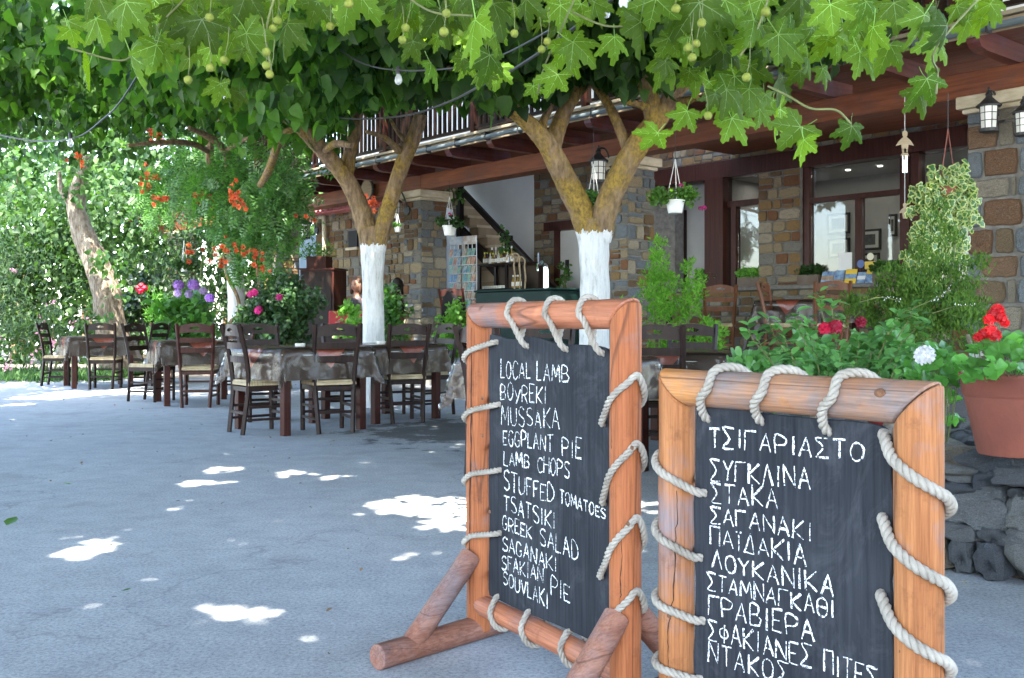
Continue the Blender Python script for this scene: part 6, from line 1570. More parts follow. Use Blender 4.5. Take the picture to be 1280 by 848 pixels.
# ferny shrub before pillar 2
bf = Vector((W(835, 440, 10.6).x, 10.6, 0)); 
t, Cs = shrub('feathery_shrub', bf, [((W(820, 345, 10.6).x, 10.6, 1.47), (wr(22, 10.6), .22, .40), 26), (W3(830, 375, 10.5), (wr(45, 10.6), .3, .32), 44), (W3(865, 365, 10.4), (wr(26, 10.6), .25, .33), 26), (W3(795, 395, 10.5), (wr(30, 10.6), .25, .25), 20), (W3(880, 410, 10.2), (wr(22, 10.6), .2, .2), 16), (W3(835, 430, 10.5), (wr(45, 10.6), .3, .35), 30), (W3(898, 420, 10.1), (wr(14, 10), .15, .2), 10)],
    'bright green feathery shrub in front of the middle stone pillar', 'shrub', M['leaf_fern'], T_FROND, .055, 6500, (0, -.1, .7), .75, (0, -1, .2), .6, 44, (.16, .3), 8)
# shrubs behind the left tables
SB = 'shrubs behind the street tables'
shrub('round_shrub', G(446, 480), [(W3(437, 392, 14.5), (wr(13, 14.5), .22, .20), 16), (W3(445, 410, 14.4), (wr(22, 14.5), .3, .35), 20)], 'bright green rounded shrub left of the white trunk', 'shrub', M['leaf_light'], T_OVAL, .07, 2200, (0, 0, .6), .8, seed=46, group=SB)
shrub('round_shrub', G(490, 480), [(W3(492, 378, 14.6), (wr(16, 14.5), .25, .25), 20), (W3(492, 400, 14.6), (wr(20, 14.5), .3, .5), 26)], 'darker green rounded shrub right of the white trunk', 'shrub', M['leaf_vine'], T_OVAL, .07, 2200, (0, 0, .6), .8, seed=47, group=SB)
pp = Vector((-.84, 14.6, 0))
shrub('potted_creeper', pp+Vector((0, 0, .3)), [(W3(566, 408, 14.4), (wr(18, 14.5), .3, .28), 24), (W3(560, 440, 14.3), (wr(18, 14.5), .3, .4), 24), (W3(572, 392, 14.5), (wr(12, 14.5), .2, .2), 12), (W3(552, 465, 14.2), (wr(12, 14.5), .2, .2), 12)], 'bushy green creeper spilling over the pot in front of the left pillar', 'plant', M['leaf_light'], T_OVAL, .06, 3000, (0, -.2, -.4), .8, seed=48)
o = MB().lathe([(.20, 0), (.28, .36), (.30, .38), (.30, .42), (.26, .42)], (0, 0, 0), 24).build('plant_pot', pmat('darkpot', (.05, .045, .04), (.09, .08, .07), 6, .7, .2), smooth=True); o.location = (-.84, 14.5, 0); tag(o, 'dark grey pot under the green creeper before the left pillar', 'pot')
# rose bush with magenta flowers
brs = Vector((W(360, 470, 15.2).x, 15.2, 0))
t, Cs = shrub('rose_bush', brs, [(W3(350, 375, 15.2), (wr(42, 15), .5, .33), 50), (W3(375, 385, 15.1), (wr(32, 15), .45, .3), 30), (W3(345, 410, 15.0), (wr(48, 15), .5, .4), 44)], 'dark rose bush with magenta blooms right of the slim white trunk', 'bush', M['leaf_rose'], T_OVAL, .075, 1700, (0, 0, .3), .9, seed=50)
for x, y in ((313, 368), (318, 366), (324, 387), (322, 389), (349, 372)): umbel(t, brs, W(x, y, 14.6)-brs, .04, M['petal_magenta'], 12, .03)
# hydrangeas
bh = Vector((W(232, 470, 17).x, 17.0, 0))
t, Cs = shrub('hydrangea_bush', bh, [(W3(235, 385, 17), (wr(34, 17), .5, .3), 34), (W3(225, 410, 16.9), (wr(42, 17), .5, .5), 30)], 'hydrangea bush with round purple flower heads at the far stone pillar', 'bush', M['leaf_vine'], T_MUL, .13, 700, (0, -.4, .0), .7, seed=51)
for x, y, R_, m_ in ((223, 357, .075, 'purple'), (242, 357, .085, 'purple'), (262, 373, .06, 'purple'), (222, 367, .05, 'lilac'), (236, 368, .05, 'lilac'), (254, 364, .05, 'lilac')):
    umbel(t, bh, W(x, y, 16.4)-bh, R_, M['petal_'+m_], 40, .035)
shrub('bright_shrub', G(205, 478), [(W3(200, 388, 17.3), (wr(22, 17), .4, .35), 24), (W3(205, 415, 17.2), (wr(26, 17), .4, .4), 20)], 'bright green shrub left of the hydrangeas', 'shrub', M['leaf_light'], T_LANCE, .12, 900, (0, 0, .8), .7, seed=52, group=SB)
t, Cs = shrub('red_flower_shrub', (W(172, 450, 19.5).x, 19.5, 0), [(W3(172, 385, 19.5), (wr(28, 19), .5, .8), 44)], 'dark shrub with red blossoms right of the gnarled trunk', 'shrub', M['leaf_rose'], T_OVAL, .11, 600, (0, 0, .3), .9, seed=53, group=SB)
for x, y in ((173, 361), (177, 358), (181, 361), (176, 364)): umbel(t, Vector((W(172, 450, 19.5).x, 19.5, 0)), W(x, y, 18.6)-Vector((W(172, 450, 19.5).x, 19.5, 0)), .05, M['petal_crimson'], 10, .035)
# grass tuft and low plants on the verge
P = np.column_stack([RNG.uniform(-9.6, -6.6, 2600), RNG.uniform(16.6, 18.6, 2600), RNG.uniform(0, .05, 2600)])
o = leaves('verge_grass', P, .16, T_LANCE, M['leaf_back'], (0, 0, 1), .4, (0, -1, .2), .5); tag(o, 'low green growth at the foot of the sunlit bushes', 'grass', kind='stuff')
# fallen leaves
fl = [(8, 659, .10, 'leaf_light'), (90, 607, .05, 'leaf_light'), (152, 741, .05, 'leaf_light'), (560, 510, .05, 'petal_yellow'), (1209, 731, .03, 'petal_yellow'), (330, 572, .03, 'bark_old'), (63, 553, .03, 'bark_old'), (254, 532, .035, 'leaf_light'), (248, 556, .03, 'leaf_light'), (560, 519, .04, 'leaf_light'), (700, 660, .04, 'bark_old')]
for k, (x, y, s, m_) in enumerate(fl):
    v, f = tmpl_fold([(0, 0), (.3, .3), (.26, .65), (0, 1)], .3, -.15); me = MB().add(v, f).mesh('fallen_leaf', M[m_], True)
    o = link('fallen_leaf', me, None, G(x, y)+Vector((0, 0, .008)), (.1, .05, k*2.1), (s*1.0, s*1.0, s))
    lab = {0: 'green fallen leaf at the left edge of the street', 1: 'small green leaf on the asphalt at the left, mid distance', 2: 'small green leaf in the left foreground', 3: 'yellow leaf by the pot under the creeper', 4: 'yellow leaf at the foot of the dry stone wall', 5: 'brown leaf on the street in front of the middle table', 6: 'brown leaf near the left edge, beyond the green ones', 7: 'greenish scrap on the street left of the middle table', 8: 'green scrap below the second table', 9: 'greenish leaf in the damp patch', 10: 'brown leaf behind the taller board'}[k]
    tag(o, lab, 'leaf', 'fallen leaves on the street')

# ================================================================ hanging pots
def hanging_pot(x, y, Y, w, label, flow, hookpx, mat=None, leafn=1.0):
    c = W(x, y, Y); R_ = w*Y/F/2; t = empty('hanging_pot', c, 0, label, 'hanging pot', 'white pots hung from the beam')
    b = MB().lathe([(R_*.68, -R_*.75), (R_*.72, -R_*.74), (R_*.98, R_*.45), (R_*1.06, R_*.47), (R_*1.06, R_*.62), (R_*.95, R_*.62), (R_*.9, R_*.4)], (0, 0, 0), 20).build('pot_body', M['potwhite'], t, smooth=True)
    hk = W(x, hookpx, Y)-c
    for k in range(3):
        a = 2*pi*k/3+.5; MB().tube([(R_*cos(a), R_*sin(a), R_*.5), tuple(hk)], .004, 5).build('hanger', M['string'], t)
    MB().tube([tuple(hk), (0, 0, max(hk.z+.12, 3.1-c.z))], .003, 5).build('wire', M['iron'], t)
    rg = np.array([tuple(c+Vector((random.Random(k+int(x)).uniform(-1, 1)*R_*1.5*leafn, random.Random(k*3+1).uniform(-1, 1)*R_, R_*(.8+.6*random.Random(k*7).random())))) for k in range(9)])
    P = clumps(rg, [R_*.75*leafn]*9, 60/(R_*R_), (1, 1, .8)); o = leaves('foliage', loc_arr(P, c), .045, T_OVAL, M[mat or 'leaf_light'], (0, 0, .1), .9, (0, -.5, .6), .6, t); o['kind'] = 'stuff'
    for (fx, fy) in flow: umbel(t, c, W(fx, fy, Y-R_*1.6)-c, .02, M['petal_magenta'], 6, .016)
    return t
hanging_pot(562, 288, 15.2, 18, 'white hanging pot with a pink flower in front of the stair hall', [(562, 268)], 246, 'leaf_vine')
hanging_pot(497, 287, 15.3, 9, 'tiny white hanging pot under the left lantern', [], 268, 'leaf_vine', .6)
hanging_pot(844, 258, 10.6, 24, 'white hanging pot with bright trailing petunias right of the middle pillar', [(851, 232), (880, 260), (876, 261)], 199, 'leaf_light', 1.35)
hanging_pot(742, 262, 11.2, 20, 'white hanging pot hidden behind the fork of the right tree', [], 205, 'leaf_vine', 1.7)
hanging_pot(230, 336, 17.5, 10, 'small white hanging pot with trailing leaves at the far pillar', [], 300, 'leaf_vine', 2.2)

# ================================================================ lanterns
def lantern(c, face, label, s=1.0, arm=True):
    t = empty('wall_lantern', c, BROT, label, 'lantern', 'black wall lanterns on the pillars')
    # body: octagonal glass, conical roof, bars and bracket; local y points to the wall
    MB().lathe([(.058*s, -.10*s), (.066*s, .075*s)], (0, 0, 0), 8).build('glass', M['lantern_glass'], t)
    MB().lathe([(.035*s, -.135*s), (.07*s, -.125*s), (.072*s, -.10*s), (.06*s, -.099*s)], (0, 0, 0), 12).build('base', M['iron'], t)
    MB().lathe([(.092*s, .07*s), (.095*s, .08*s), (.07*s, .10*s), (.025*s, .145*s), (.022*s, .16*s), (.03*s, .165*s), (.008*s, .20*s), (.012*s, .21*s), (.002*s, .225*s)], (0, 0, 0), 16).build('roof', M['iron'], t, smooth=True)
    for k in range(8):
        a = 2*pi*k/8; MB().tube([(.061*s*cos(a), .061*s*sin(a), -.10*s), (.069*s*cos(a), .069*s*sin(a), .075*s)], .0035*s, 4).build('bar', M['iron'], t)
    for z in (-.04, .02): MB().tube([(.0655*s*cos(a), .0655*s*sin(a), z*s) for a in np.linspace(0, 2*pi, 13)], .003*s, 4, False).build('ring', M['iron'], t)
    P = [(0, 0, .16*s), (0, .03*s, .20*s), (0, .10*s, .19*s), (0, .15*s, .10*s), (0, .17*s, .02*s)]
    MB().tube(spline(P, 5), .009*s, 8).build('bracket', M['iron'], t, smooth=True)
    MB().tube([(0, .165*s, .0), (0, .185*s, .0)], .05*s, 14).build('wall_plate', M['iron'], t)
    return t
def lantern_px(x, y, v, label, s): 
    s_, z = BW(x, y, v); return lantern(B(s_, v, z), 0, label, s)
lantern_px(1236, 145, -.19, 'black lantern on the big blue and rust pillar at the right', 1.15)
lantern_px(1279, 152, -.19, 'second lantern cut by the right edge of the photo', 1.0)
lantern_px(748, 212, -.25, 'black lantern on the middle pillar behind the right tree', 1.35)
lantern_px(492, 262, -.28, 'lantern on a curved bracket at the left pillar by the forked tree', 1.5)
lantern_px(381, 287, -.3, 'distant lantern half lost in the vine by the blue door', 1.35)

# wind chime
wc = W(1131, 205, 8.6); t = empty('wind_chime', wc, 0, 'wooden angel wind chime hanging in front of the right window', 'wind chime')
def fig(z, s, name):
    poly = [(0, .10), (.022, .085), (.02, .055), (.012, .045), (.05, .01), (.075, -.03), (.03, -.02), (.02, -.09), (-.02, -.09), (-.03, -.02), (-.075, -.03), (-.05, .01), (-.012, .045), (-.02, .055), (-.022, .085)]
    MB().prism([(x*s, y*s+z) for x, y in poly], -.006, .006).build(name, M['palewood'], t)
fig(W(1131, 178, 8.6).z-wc.z, 1.0, 'angel'); fig(W(1131, 193, 8.6).z-wc.z, .5, 'small_star'); fig(W(1131, 264, 8.6).z-wc.z, .7, 'lower_angel')
MB().tube([W(1131, 130, 8.6)-wc+Vector((0, 0, .12)), W(1131, 268, 8.6)-wc], .002, 4).build('cord', M['string'], t)
for k in range(4): a = k*pi/2; MB().tube([(.018*cos(a), .018*sin(a), W(1131, 195, 8.6).z-wc.z), (.018*cos(a), .018*sin(a), W(1131, 216, 8.6).z-wc.z)], .004, 6).build('chime_tube', M['chrome'], t)

# wheel ornament on the beam
s_, z = BW(461, 238, -.03); t = empty('wheel_ornament', B(s_, -.03, z), BROT, 'round carved wooden wheel ornament on the beam by the left tree', 'ornament')
MB().tube([(0, 0, 0), (0, -.05, 0)], .17, 24).build('disc', M['palewood'], t)
MB().tube([(.17*cos(a), -.03, .17*sin(a)) for a in np.linspace(0, 2*pi, 25)], .022, 8, False).build('rim', M['iron'], t, smooth=True)

# ================================================================ cables with bulbs
def cable(pts, r, label, bulbs):
    P = px_poly(pts); b0 = P[0]; t = empty('light_string', b0, 0, label, 'cable', 'festoon cables strung between the trees')
    MB().tube(spline([p-b0 for p in P], 8), r, 6).build('wire', M['cable'], t, smooth=True)
    for (x, y, Y, k) in bulbs:
        p = W(x, y, Y)-b0
        MB().lathe([(.018*k, .05*k), (.02*k, .09*k), (.014*k, .11*k)], p, 10).build('socket', M['cable'], t, smooth=True)
        MB().lathe([(.004*k, -.035*k), (.022*k, -.025*k), (.031*k, 0), (.026*k, .025*k), (.014*k, .05*k)], p, 14).build('bulb', M['bulb'], t, smooth=True)
def bulbm():
    m, t, b, o = newmat('bulb'); b.inputs['Base Color'].default_value = (.75, .78, .78, 1); b.inputs['Roughness'].default_value = .06; b.inputs['Transmission Weight'].default_value = .6; return m
M['bulb'] = bulbm()
cable([(-40, 160, 11), (40, 176, 10.5), (95, 172, 10), (130, 148, 9.6), (150, 128, 9.3), (175, 90, 9)], .008, 'thin cable with a bulb sagging through the left canopy', [(88, 180, 10, 1.0)])
cable([(405, 145, 11.4), (450, 149, 10.5), (510, 144, 9.0), (560, 128, 7.6), (600, 108, 6.6), (640, 88, 6.0), (700, 48, 5.2), (790, -20, 4.6)], .009, 'dark cable climbing right from the cut limb of the left tree', [(758, 18, 4.9, .6)])
cable([(420, 60, 9), (455, 80, 8.5), (498, 88, 8), (560, 86, 7), (620, 72, 6), (700, 30, 5), (760, -15, 4.6)], .006, 'thinner cable with a clear bulb in the middle of the canopy', [(498, 101, 8, 1.0), (781, 5, 4.5, .9), (282, 121, 9, .8)])
MB().tube([W(557, 196, 15)-W(557, 196, 15), W(557, 243, 15.0)-W(557, 196, 15)], .003, 4)

# ================================================================ things in the stair hall
s_, z = BW(579, 300, 1.15)
rk = empty('postcard_rack', B(s_-.0, 1.15, T), BROT+.1, 'tall white wire postcard rack full of blue cards by the left pillar', 'postcard rack')
rnd = random.Random(2); wW = .30
pcm = []
for k, (c1_, c2_) in enumerate((((.03, .12, .35), (.35, .55, .75)), ((.05, .2, .4), (.6, .65, .65)), ((.4, .3, .2), (.65, .6, .5)), ((.02, .3, .5), (.5, .6, .3)), ((.5, .12, .1), (.7, .6, .4)))): pcm.append(pmat('postcard%d' % k, c1_, c2_, 18, .35, 0, rnd=True))
wf = flat('rackwhite', (.72, .73, .75), .4)
Hk = BW(596, 294, 1.15)[1]-T
for side in (0, 1):
    x0 = -wW-.02 if side == 0 else .02
    for xx in (x0, x0+wW/3*1, x0+wW/3*2, x0+wW): MB().bar((xx, 0, .1), (xx, 0, Hk), .012, .012).build('upright', wf, rk)
    bx('header', pmat('rackhead%d' % side, (.35, .4, .5) if side == 0 else (.5, .3, .2), (.75, .75, .75), 10, .5, 0), rk, x0, x0+wW, -.02, -.005, Hk-.14, Hk)
    for i in range(11):
        zz = .16+i*(Hk-.35)/11
        bx('wire_shelf', wf, rk, x0, x0+wW, -.06, 0, zz-.012, zz)
        for j in range(3):
            me_ = MB().add([(0, 0, 0), (.084, 0, 0), (.084, .03, .12), (0, .03, .12)], [(0, 1, 2, 3)])
            xx = x0+.012+j*wW/3; o = me_.build('postcard', rnd.choice(pcm), rk, loc=(xx, -.05, zz+.002)); md = o.modifiers.new('t', 'SOLIDIFY'); md.thickness = .004
# dark shelves with bottles
s0_, z0_ = BW(597, 333, 1.5); s1_, _ = BW(655, 333, 1.5)
shf = empty('bottle_shelf', B(s0_, 1.5, T), BROT, 'dark wooden shelf stand with rows of small bottles under the stairs', 'shelf'); w = s1_-s0_; zt_ = z0_-T
for xx in (0.03, w*.62, w-.03):
    for yy in (.02, .38): bx('upright', M['darkwood'], shf, xx-.025, xx+.025, yy-.02, yy+.02, 0, zt_-.002)
zc_ = BW(620, 363, 1.5)[1]-T
for zz in (zt_, zc_, max(.1, 2*zc_-zt_)): bx('shelf_board', M['darkwood'], shf, -.01, w+.01, 0, .4, zz, zz+.03, .004)
bx('back_panel', pmat('backpanel', (.05, .035, .025), (.09, .06, .04), 3, .8, 0), shf, 0, w, .41, .42, .1, zt_)
rnd = random.Random(6)
bmat = [flat('oil', (.30, .2, .03), .1, 0, 1), flat('amber', (.12, .05, .02), .1, 0, 1), flat('clearbottle', (.6, .6, .55), .1, 0, 1)]; lab_m = flat('whitelabel', (.7, .7, .66), .7); yl = flat('yellowcap', (.65, .6, .05), .5)
ORD = ['first', 'second', 'third', 'fourth', 'fifth', 'sixth', 'seventh', 'eighth', 'ninth', 'tenth', 'eleventh']
def bottle(p, h, m_, capm, label):
    t = empty('bottle', p, BROT, label, 'bottle', 'small bottles on the dark shelf stand')
    MB().lathe([(.028, 0), (.03, .01), (.03, h*.6), (.012, h*.75), (.011, h)], (0, 0, 0), 10).build('glass_body', m_, t, smooth=True)
    MB().lathe([(.0315, h*.15), (.0315, h*.5)], (0, 0, 0), 10).build('paper_label', lab_m, t); MB().lathe([(.014, h*.93), (.015, h*1.08)], (0, 0, 0), 8).build('cap', capm, t)
for k in range(9):
    f = k/9; q = B(s0_+.07+f*(w*.60-.05), 1.6+.0, T+zt_+.031); bottle(q, rnd.uniform(.16, .2), bmat[k % 3], yl, ORD[k]+' small capped bottle from the left in the front row on the shelf top')
for k in range(6): bottle(B(s0_+.12+k/6*(w*.58-.08), 1.72, T+zt_+.031), .27, bmat[(k+1) % 3], lab_m, ORD[k]+' taller bottle from the left in the back row on the shelf top')
for k in range(5): bottle(B(s0_+w*.66+k*.06, 1.62, T+zc_+.031), .2, bmat[k % 2], lab_m, ORD[k]+' bottle from the left on the middle shelf, right of the upright')
for k in range(11):
    o = MB().lathe([(.018, 0), (.024, .05), (.02, .05), (.016, .006)], (0, 0, 0), 10).build('shot_cup', lab_m); o.location = B(s0_+.06+k*(w*.58-.05)/11, 1.58, T+zc_+.031); tag(o, ORD[k]+' small white cup from the left on the middle shelf', 'cup', 'small white cups on the middle shelf')
# walking sticks
for k, (x, y0, y1, lab) in enumerate(((643, 320, 366, 'leftmost of the three crooked walking sticks'), (649, 318, 366, 'middle one of the three crooked walking sticks'), (655, 322, 364, 'rightmost, bent walking stick'))):
    a = W(x+2*k*.3, y1, 14.6); b_ = W(x, y0+5, 14.6); hk = [(0, 0, 0), (.01, 0, (b_.z-a.z)*.4), (-.005, 0, (b_.z-a.z)*.8), (0, 0, b_.z-a.z), (-.02, 0, b_.z-a.z+.05), (-.06, 0, b_.z-a.z+.065), (-.10, 0, b_.z-a.z+.04), (-.11, 0, b_.z-a.z-.01)]
    a2 = Vector((a.x, a.y, T)); dz = a.z-T
    hk = [Vector((0, 0, 0))]+[Vector(p)+Vector((0, 0, dz)) for p in hk]
    o = MB().tube(spline(hk, 5), .012, 8).build('walking_stick', M['palewood'], smooth=True); o.location = a2; tag(o, lab, 'walking stick', 'walking sticks by the shelf stand')
# green beer cooler with tap
c0_ = W(588, 362, 12.9); p0_ = W(668, 362, 12.9)
cl = empty('beer_cooler', (W(630, 362, 13.3).x, 13.4, T), BROT, 'dark green drinks cooler with a chrome beer tap', 'cooler'); zt_ = W(630, 362, 13.4).z-T
gr = pmat('coolergreen', (.003, .012, .010), (.005, .018, .014), 5, .5, .05, spec=.1)
bx('cooler_body', gr, cl, -.6, .9, 0, .6, 0, zt_-.03, .01); bx('lid', gr, cl, -.62, .92, -.02, .62, zt_-.028, zt_, .01)
ss, zz = BW(675, 350, 1.0)
tl = W(675, 362, 13.0)-cl.location; tl.rotate(Euler((0, 0, -BROT)))
tx0 = .60
MB().tube([(tx0, .2, zt_), (tx0, .2, zt_+.24), (tx0-.0, .19, zt_+.30), (tx0+.02, .1, zt_+.33)], [.04, .036, .034, .03], 12).build('tap_column', M['chrome'], cl, smooth=True)
MB().tube([(tx0+.02, .12, zt_+.30), (tx0+.03, .03, zt_+.30), (tx0+.03, .02, zt_+.22)], .014, 8).build('spout', M['chrome'], cl, smooth=True)
MB().tube([(tx0+.03, .04, zt_+.31), (tx0+.05, .03, zt_+.45)], [.012, .02], 8).build('tap_handle', M['chrome'], cl, smooth=True)
# greenery on stairs
for x, y, lab in ((570, 238, 'dark green plant at the top of the stair rail'), (632, 300, 'trailing plant on the stair newel'), (705, 345, 'small potted plant by the hall door')):
    Y = 17.2; c = W(x, y, Y); base = c-Vector((0, 0, .25))
    shrub('stair_plant', base, [(tuple(c), (.14, .12, .28), 12)], lab, 'plant', M['leaf_vine'], T_OVAL, .08, 1500, (0, 0, -.5), .8, seed=60+x, stems=2, group='plants on and by the stairs', clip0=-1)

# sill planters
def planter(x0, x1, y0, label, v=-.02, lm_='leaf_vine'):
    a0, z0 = BW(x0, 356, V+v); a1, _ = BW(x1, 356, V+v); w = a1-a0
    t = empty('planter_box', B(a0, V+v, T+zs+.016), BROT, label, 'planter', 'brown planters on the window sill')
    bx('box', pmat('planterbrown', (.10, .07, .05), (.16, .12, .09), 5, .7, .2) if 'planterbrown' not in bpy.data.materials else bpy.data.materials['planterbrown'], t, 0, w, 0, .16, 0, .14, .006)
    n = 10; rg = [tuple(B(a0+w*(k+.5)/n, V+v+.08, T+zs+.2)) for k in range(n)]
    P = clumps(rg, [.09]*n, 11000, (1, .8, .9)); o = leaves('foliage', loc_arr(P, t.location), .05, T_OVAL, M[lm_], (0, 0, .5), .8, (0, -.5, .6), .6); o.parent = t; o.rotation_euler = (0, 0, -BROT); o['kind'] = 'stuff'
planter(996, 1022, 350, 'small brown planter left of the brochures'); planter(1090, 1122, 350, 'brown planter right of the brochures')
planter(869, 895, 355, 'basket like planter under the left window'); planter(921, 948, 355, 'planter with white flowers beside the masonry pier', -.02, 'leaf_light')
# brown cabinet with planter box, far left of the kitchen wall
cb_ = W(398, 402, 17.0); cab = empty('cabinet', (cb_.x-.28, 16.9, 0), BROT*.3, 'dark brown cabinet left of the kitchen wall', 'cabinet'); zt_ = W(398, 336, 17).z
bx('cabinet_body', M['redwood'], cab, 0, .6, 0, .5, 0, zt_-.03); bx('cabinet_top', M['redwood'], cab, -.02, .62, -.02, .52, zt_-.028, zt_); bx('cabinet_door', M['darkwood'], cab, .04, .56, -.015, -.002, .5, zt_-.06)
pl = empty('planter_box', (cb_.x-.2, 16.98, zt_), BROT*.3, 'dark planter box with ferny plants on top of the cabinet', 'planter')
bx('box', M['redwood'], pl, 0, .36, 0, .25, 0, .2, .01)
P = clumps([tuple(Vector(pl.location)+Vector((x, .1, .28))) for x in (-.02, .1, .2, .32)], [.16]*4, 3500); o = leaves('foliage', loc_arr(P, pl.location), .09, T_LANCE, M['leaf_vine'], (0, 0, .6), .9, parent=pl); o['kind'] = 'stuff'; o.rotation_euler = (0, 0, -BROT*.3)
# black jacket over a chair back beside the rack
jp = W(566, 395, 14.9); jk = MB()
jk.add([(0, 0, 0)], []); jk.v = []; 
prof = [(-.16, .30), (-.10, .37), (-.03, .39), (.04, .37), (.12, .30), (.16, .20), (.18, .05), (.17, -.1), (.05, -.14), (-.1, -.12), (-.17, -.08)]
jk.prism(prof, -.05, .07); o = jk.build('jacket', flat('jacket_black', (.006, .006, .007), .95), bevel=.03); o.location = (jp.x, jp.y-.1, T+.55); o.rotation_euler = (-.1, 0, BROT*.5); tag(o, 'black jacket hung over a chair back beside the postcard rack', 'jacket')
chair((jp.x, jp.y-.05), (.5, .86), 'chair under the black jacket by the postcard rack', 'red', T)

# ================================================================ people
def skin_mat(): return pmat('skin', (.36, .18, .12), (.44, .23, .155), 3, .5, .05)
M['skin'] = skin_mat()
def person(loc, rz, label, hair, cloth, faceturn=0):
    t = empty('person', loc, rz, label, 'person')
    V_ = []; E = []; R = []
    def v(p, r, par=None):
        V_.append(p); R.append(r); 
        if par is not None: E.append((par, len(V_)-1))
        return len(V_)-1
    pel = v((0, 0, .50), .14); wa = v((0, -.02, .66), .115, pel); ch = v((0, -.02, .86), .135, wa); nb = v((0, .0, 1.00), .075, ch); nk = v((0, .01, 1.07), .048, nb); hd = v((0, .02, 1.12), .045, nk)
    for s in (-1, 1):
        sh_ = v((s*.17, -.01, .96), .055, ch); el = v((s*.23, .08, .70), .040, sh_); wr_ = v((s*.15, .29, .62), .027, el); pm = v((s*.12, .35, .61), .03, wr_)
        for k in range(4): f1 = v((s*(.12+(k-1.5)*.019), .405, .607), .009, pm); v((s*(.12+(k-1.5)*.019), .435-.004*abs(k-1), .595), .008, f1)
        th = v((s*(.12-.035), .37, .615), .010, pm); v((s*.07, .40, .61), .009, th)
        hp = v((s*.10, .04, .48), .10, pel); kn = v((s*.11, .46, .47), .062, hp); an = v((s*.11, .44, .08), .04, kn); v((s*.12, .58, .035), .035, an)
    me = bpy.data.meshes.new('body'); me.from_pydata(V_, E, []); o = link('body', me, t); me.materials.append(M['skin']); me.materials.append(cloth)
    md = o.modifiers.new('skin', 'SKIN'); md.use_smooth_shade = True
    for i, r_ in enumerate(R): me.skin_vertices[0].data[i].radius = (r_, r_*.85 if i < 3 else r_)
    me.skin_vertices[0].data[0].use_root = True
    ss_ = o.modifiers.new('sub', 'SUBSURF'); ss_.levels = 1; ss_.render_levels = 2
    # top: shirt following the torso
    b = MB(); b.lathe([(.155, .50), (.135, .62), (.145, .75), (.165, .88), (.14, .96), (.07, 1.02)], (0, -.015, 0), 20); sv = [(x*1.12, y*.82, z) for x, y, z in b.v]; b.v = sv; b.build('shirt', cloth, t, smooth=True)
    b = MB(); b.lathe([(.17, .41), (.19, .5), (.15, .57)], (0, 0, 0), 16); b.build('trousers', M['darkwood'], t, smooth=True)
    # head
    h = MB(); c = Vector((0, .03, 1.215)); seg, rings = 20, 16; h.blob(c, (.074, .09, .112), seg, rings); hv = []
    for p in h.v:
        q = Vector(p)-c; 
        if q.z < -.02: q.x *= 1-.28*min(1, (-q.z-.02)/.09); q.y *= 1-.1*min(1, (-q.z-.02)/.09)
        if q.y > .05:
            if abs(q.x) < .016 and -.035 < q.z < .015: q.y += .018*(1-abs(q.z+.02)/.04 if q.z < .02 else 0)
            if abs(abs(q.x)-.03) < .014 and abs(q.z-.005) < .012: q.y -= .007
        hv.append(q+c)
    h.v = hv; hd_ = h.build('head', M['skin'], t, smooth=True, sharp=80)
    eye = flat('eye_dark', (.02, .015, .01), .2) if 'eye_dark' not in bpy.data.materials else bpy.data.materials['eye_dark']
    lip = flat('lips', (.42, .10, .09), .4) if 'lips' not in bpy.data.materials else bpy.data.materials['lips']
    for s in (-1, 1):
        MB().blob((s*.030, .108, 1.222), (.011, .006, .006), 8, 6).build('eye', eye, hd_); MB().bar((s*.018, .112, 1.242), (s*.044, .104, 1.241), .004, .006).build('eyebrow', hair, hd_)
        MB().blob((s*.073, .025, 1.21), (.008, .018, .030), 8, 6).build('ear', M['skin'], hd_, smooth=True)
    MB().blob((0, .122, 1.196), (.012, .014, .016), 8, 6).build('nose', M['skin'], hd_, smooth=True); MB().blob((0, .109, 1.163), (.024, .007, .007), 10, 6).build('mouth', lip, hd_, smooth=True)
    b = MB(); b.blob((0, -.008, 1.245), (.100, .105, .115), 20, 14, .12, 4); b.v = [p for p in b.v]; nb_ = MB()
    keep = set(i for i, p in enumerate(b.v) if not (p[1] > .05 and p[2] < 1.262)); nb_.add(b.v, [f for f in b.f if all(i in keep for i in f)])
    for s in (-1, 1): nb_.blob((s*.084, .015, 1.165), (.030, .055, .10), 10, 8, .2, 3)
    nb_.blob((0, -.07, 1.16), (.07, .04, .1), 12, 8, .2, 5); nb_.build('hair', hair, t, smooth=True, sharp=80)
    return t
hb = pmat('hair_brown', (.05, .022, .012), (.11, .05, .028), 40, .5, .5, 90, stretch=(1, 1, .2)); hk_ = pmat('hair_dark', (.008, .006, .005), (.02, .015, .012), 40, .45, .5, 90)
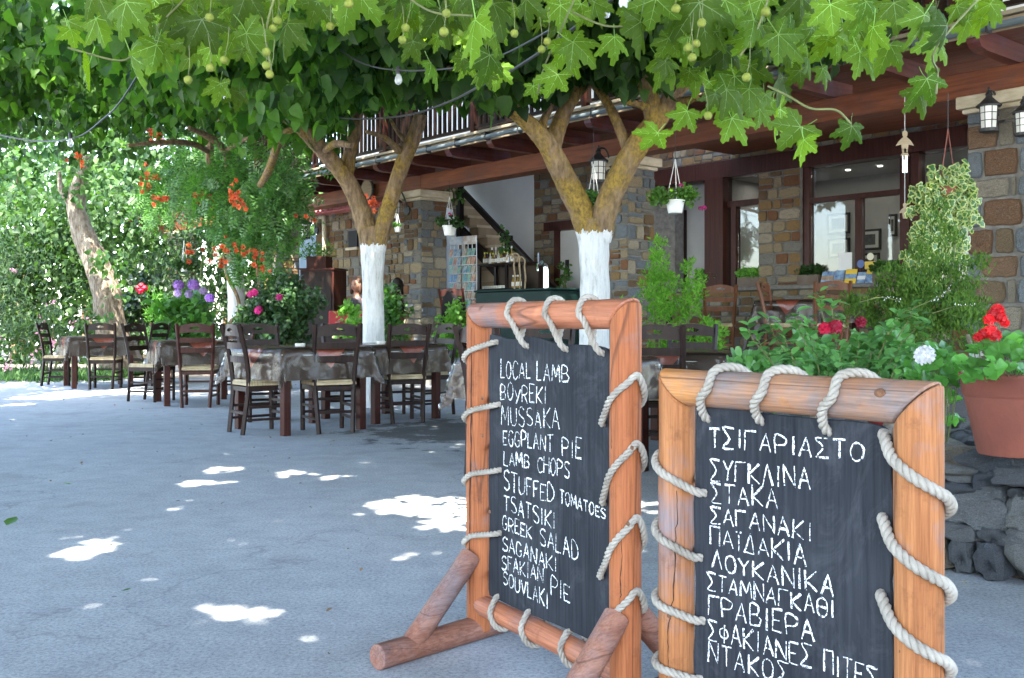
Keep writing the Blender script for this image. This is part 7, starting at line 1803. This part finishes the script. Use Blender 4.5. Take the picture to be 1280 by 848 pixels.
def seated(x, y, Y, rz, label, hair, cloth, z):
    p = W(x, y, Y); k = (p.z-z)/1.215
    t = person((p.x, p.y, z), rz, label, hair, cloth); t.scale = (.95*k/.95,)*3; return t
seated(446, 357, 16.6, 2.75, 'brown haired smiling woman in a dark top, half hidden by the white trunk', hb, flat('top_dark', (.05, .04, .05), .8), .40)
seated(497, 358, 16.9, -.3, 'dark haired person seen from behind above the green shrub', hk_, flat('top_black', (.015, .015, .018), .8), .40)
for x, Y, rz, lab in ((449, 16.72, 2.55, 'chair with a red cushion under the brown haired woman'), (497, 16.9, -.3, 'chair under the dark haired person')):
    p = W(x, 400, Y); chair((p.x-cos(rz+pi/2)*.30, p.y-sin(rz+pi/2)*.30), (cos(rz+pi/2), sin(rz+pi/2)), lab, 'red', .4)
rc = bx('red_cushion', flat('cushionred', (.5, .05, .06), .7), None, -.3, .3, 0, .08, 0, .35, .02); p = W(434, 385, 16.4); rc.location = (p.x, p.y, .40+.42); tag(rc, 'red cushion beside the seated woman', 'cushion')

P = np.column_stack([RNG.uniform(-7, 3, 260), RNG.uniform(3, 16, 260), np.full(260, .006)])
o = leaves('leaf_litter', P, .022, T_OVAL, M['bark_plain'], (0, 1, 0), 1.0, (0, 0, 1), .12); tag(o, 'tiny dry leaf scraps scattered over the street', 'litter', kind='stuff')

P = np.array([tuple(W(rnd.uniform(1150, 1200), rnd.uniform(478, 528), rnd.uniform(4.15, 4.5))) for _ in range(26)])
for k, p in enumerate(P):
    q = Vector(p)-wg; o = link('leaf', GM[k % 5], gw); o.location = q; o.rotation_euler = (rnd.uniform(.3, 1.3), rnd.uniform(-.4, .4), rnd.uniform(0, 6)); o.scale = (rnd.uniform(.03, .06),)*3
for k in range(46):
    a_ = B(5.55+rnd.uniform(-.1, 1.4), -5.3+rnd.uniform(-.02, .75), T-.015); q = a_-rw.location; q.rotate(Euler((0, 0, -BROT)))
    s_ = rnd.uniform(.05, .13); link('stone', rnd.choice(RB), rw, q, (rnd.uniform(-.3, .3), rnd.uniform(-.3, .3), rnd.uniform(0, 6)), (s_*1.3, s_, s_*.6))
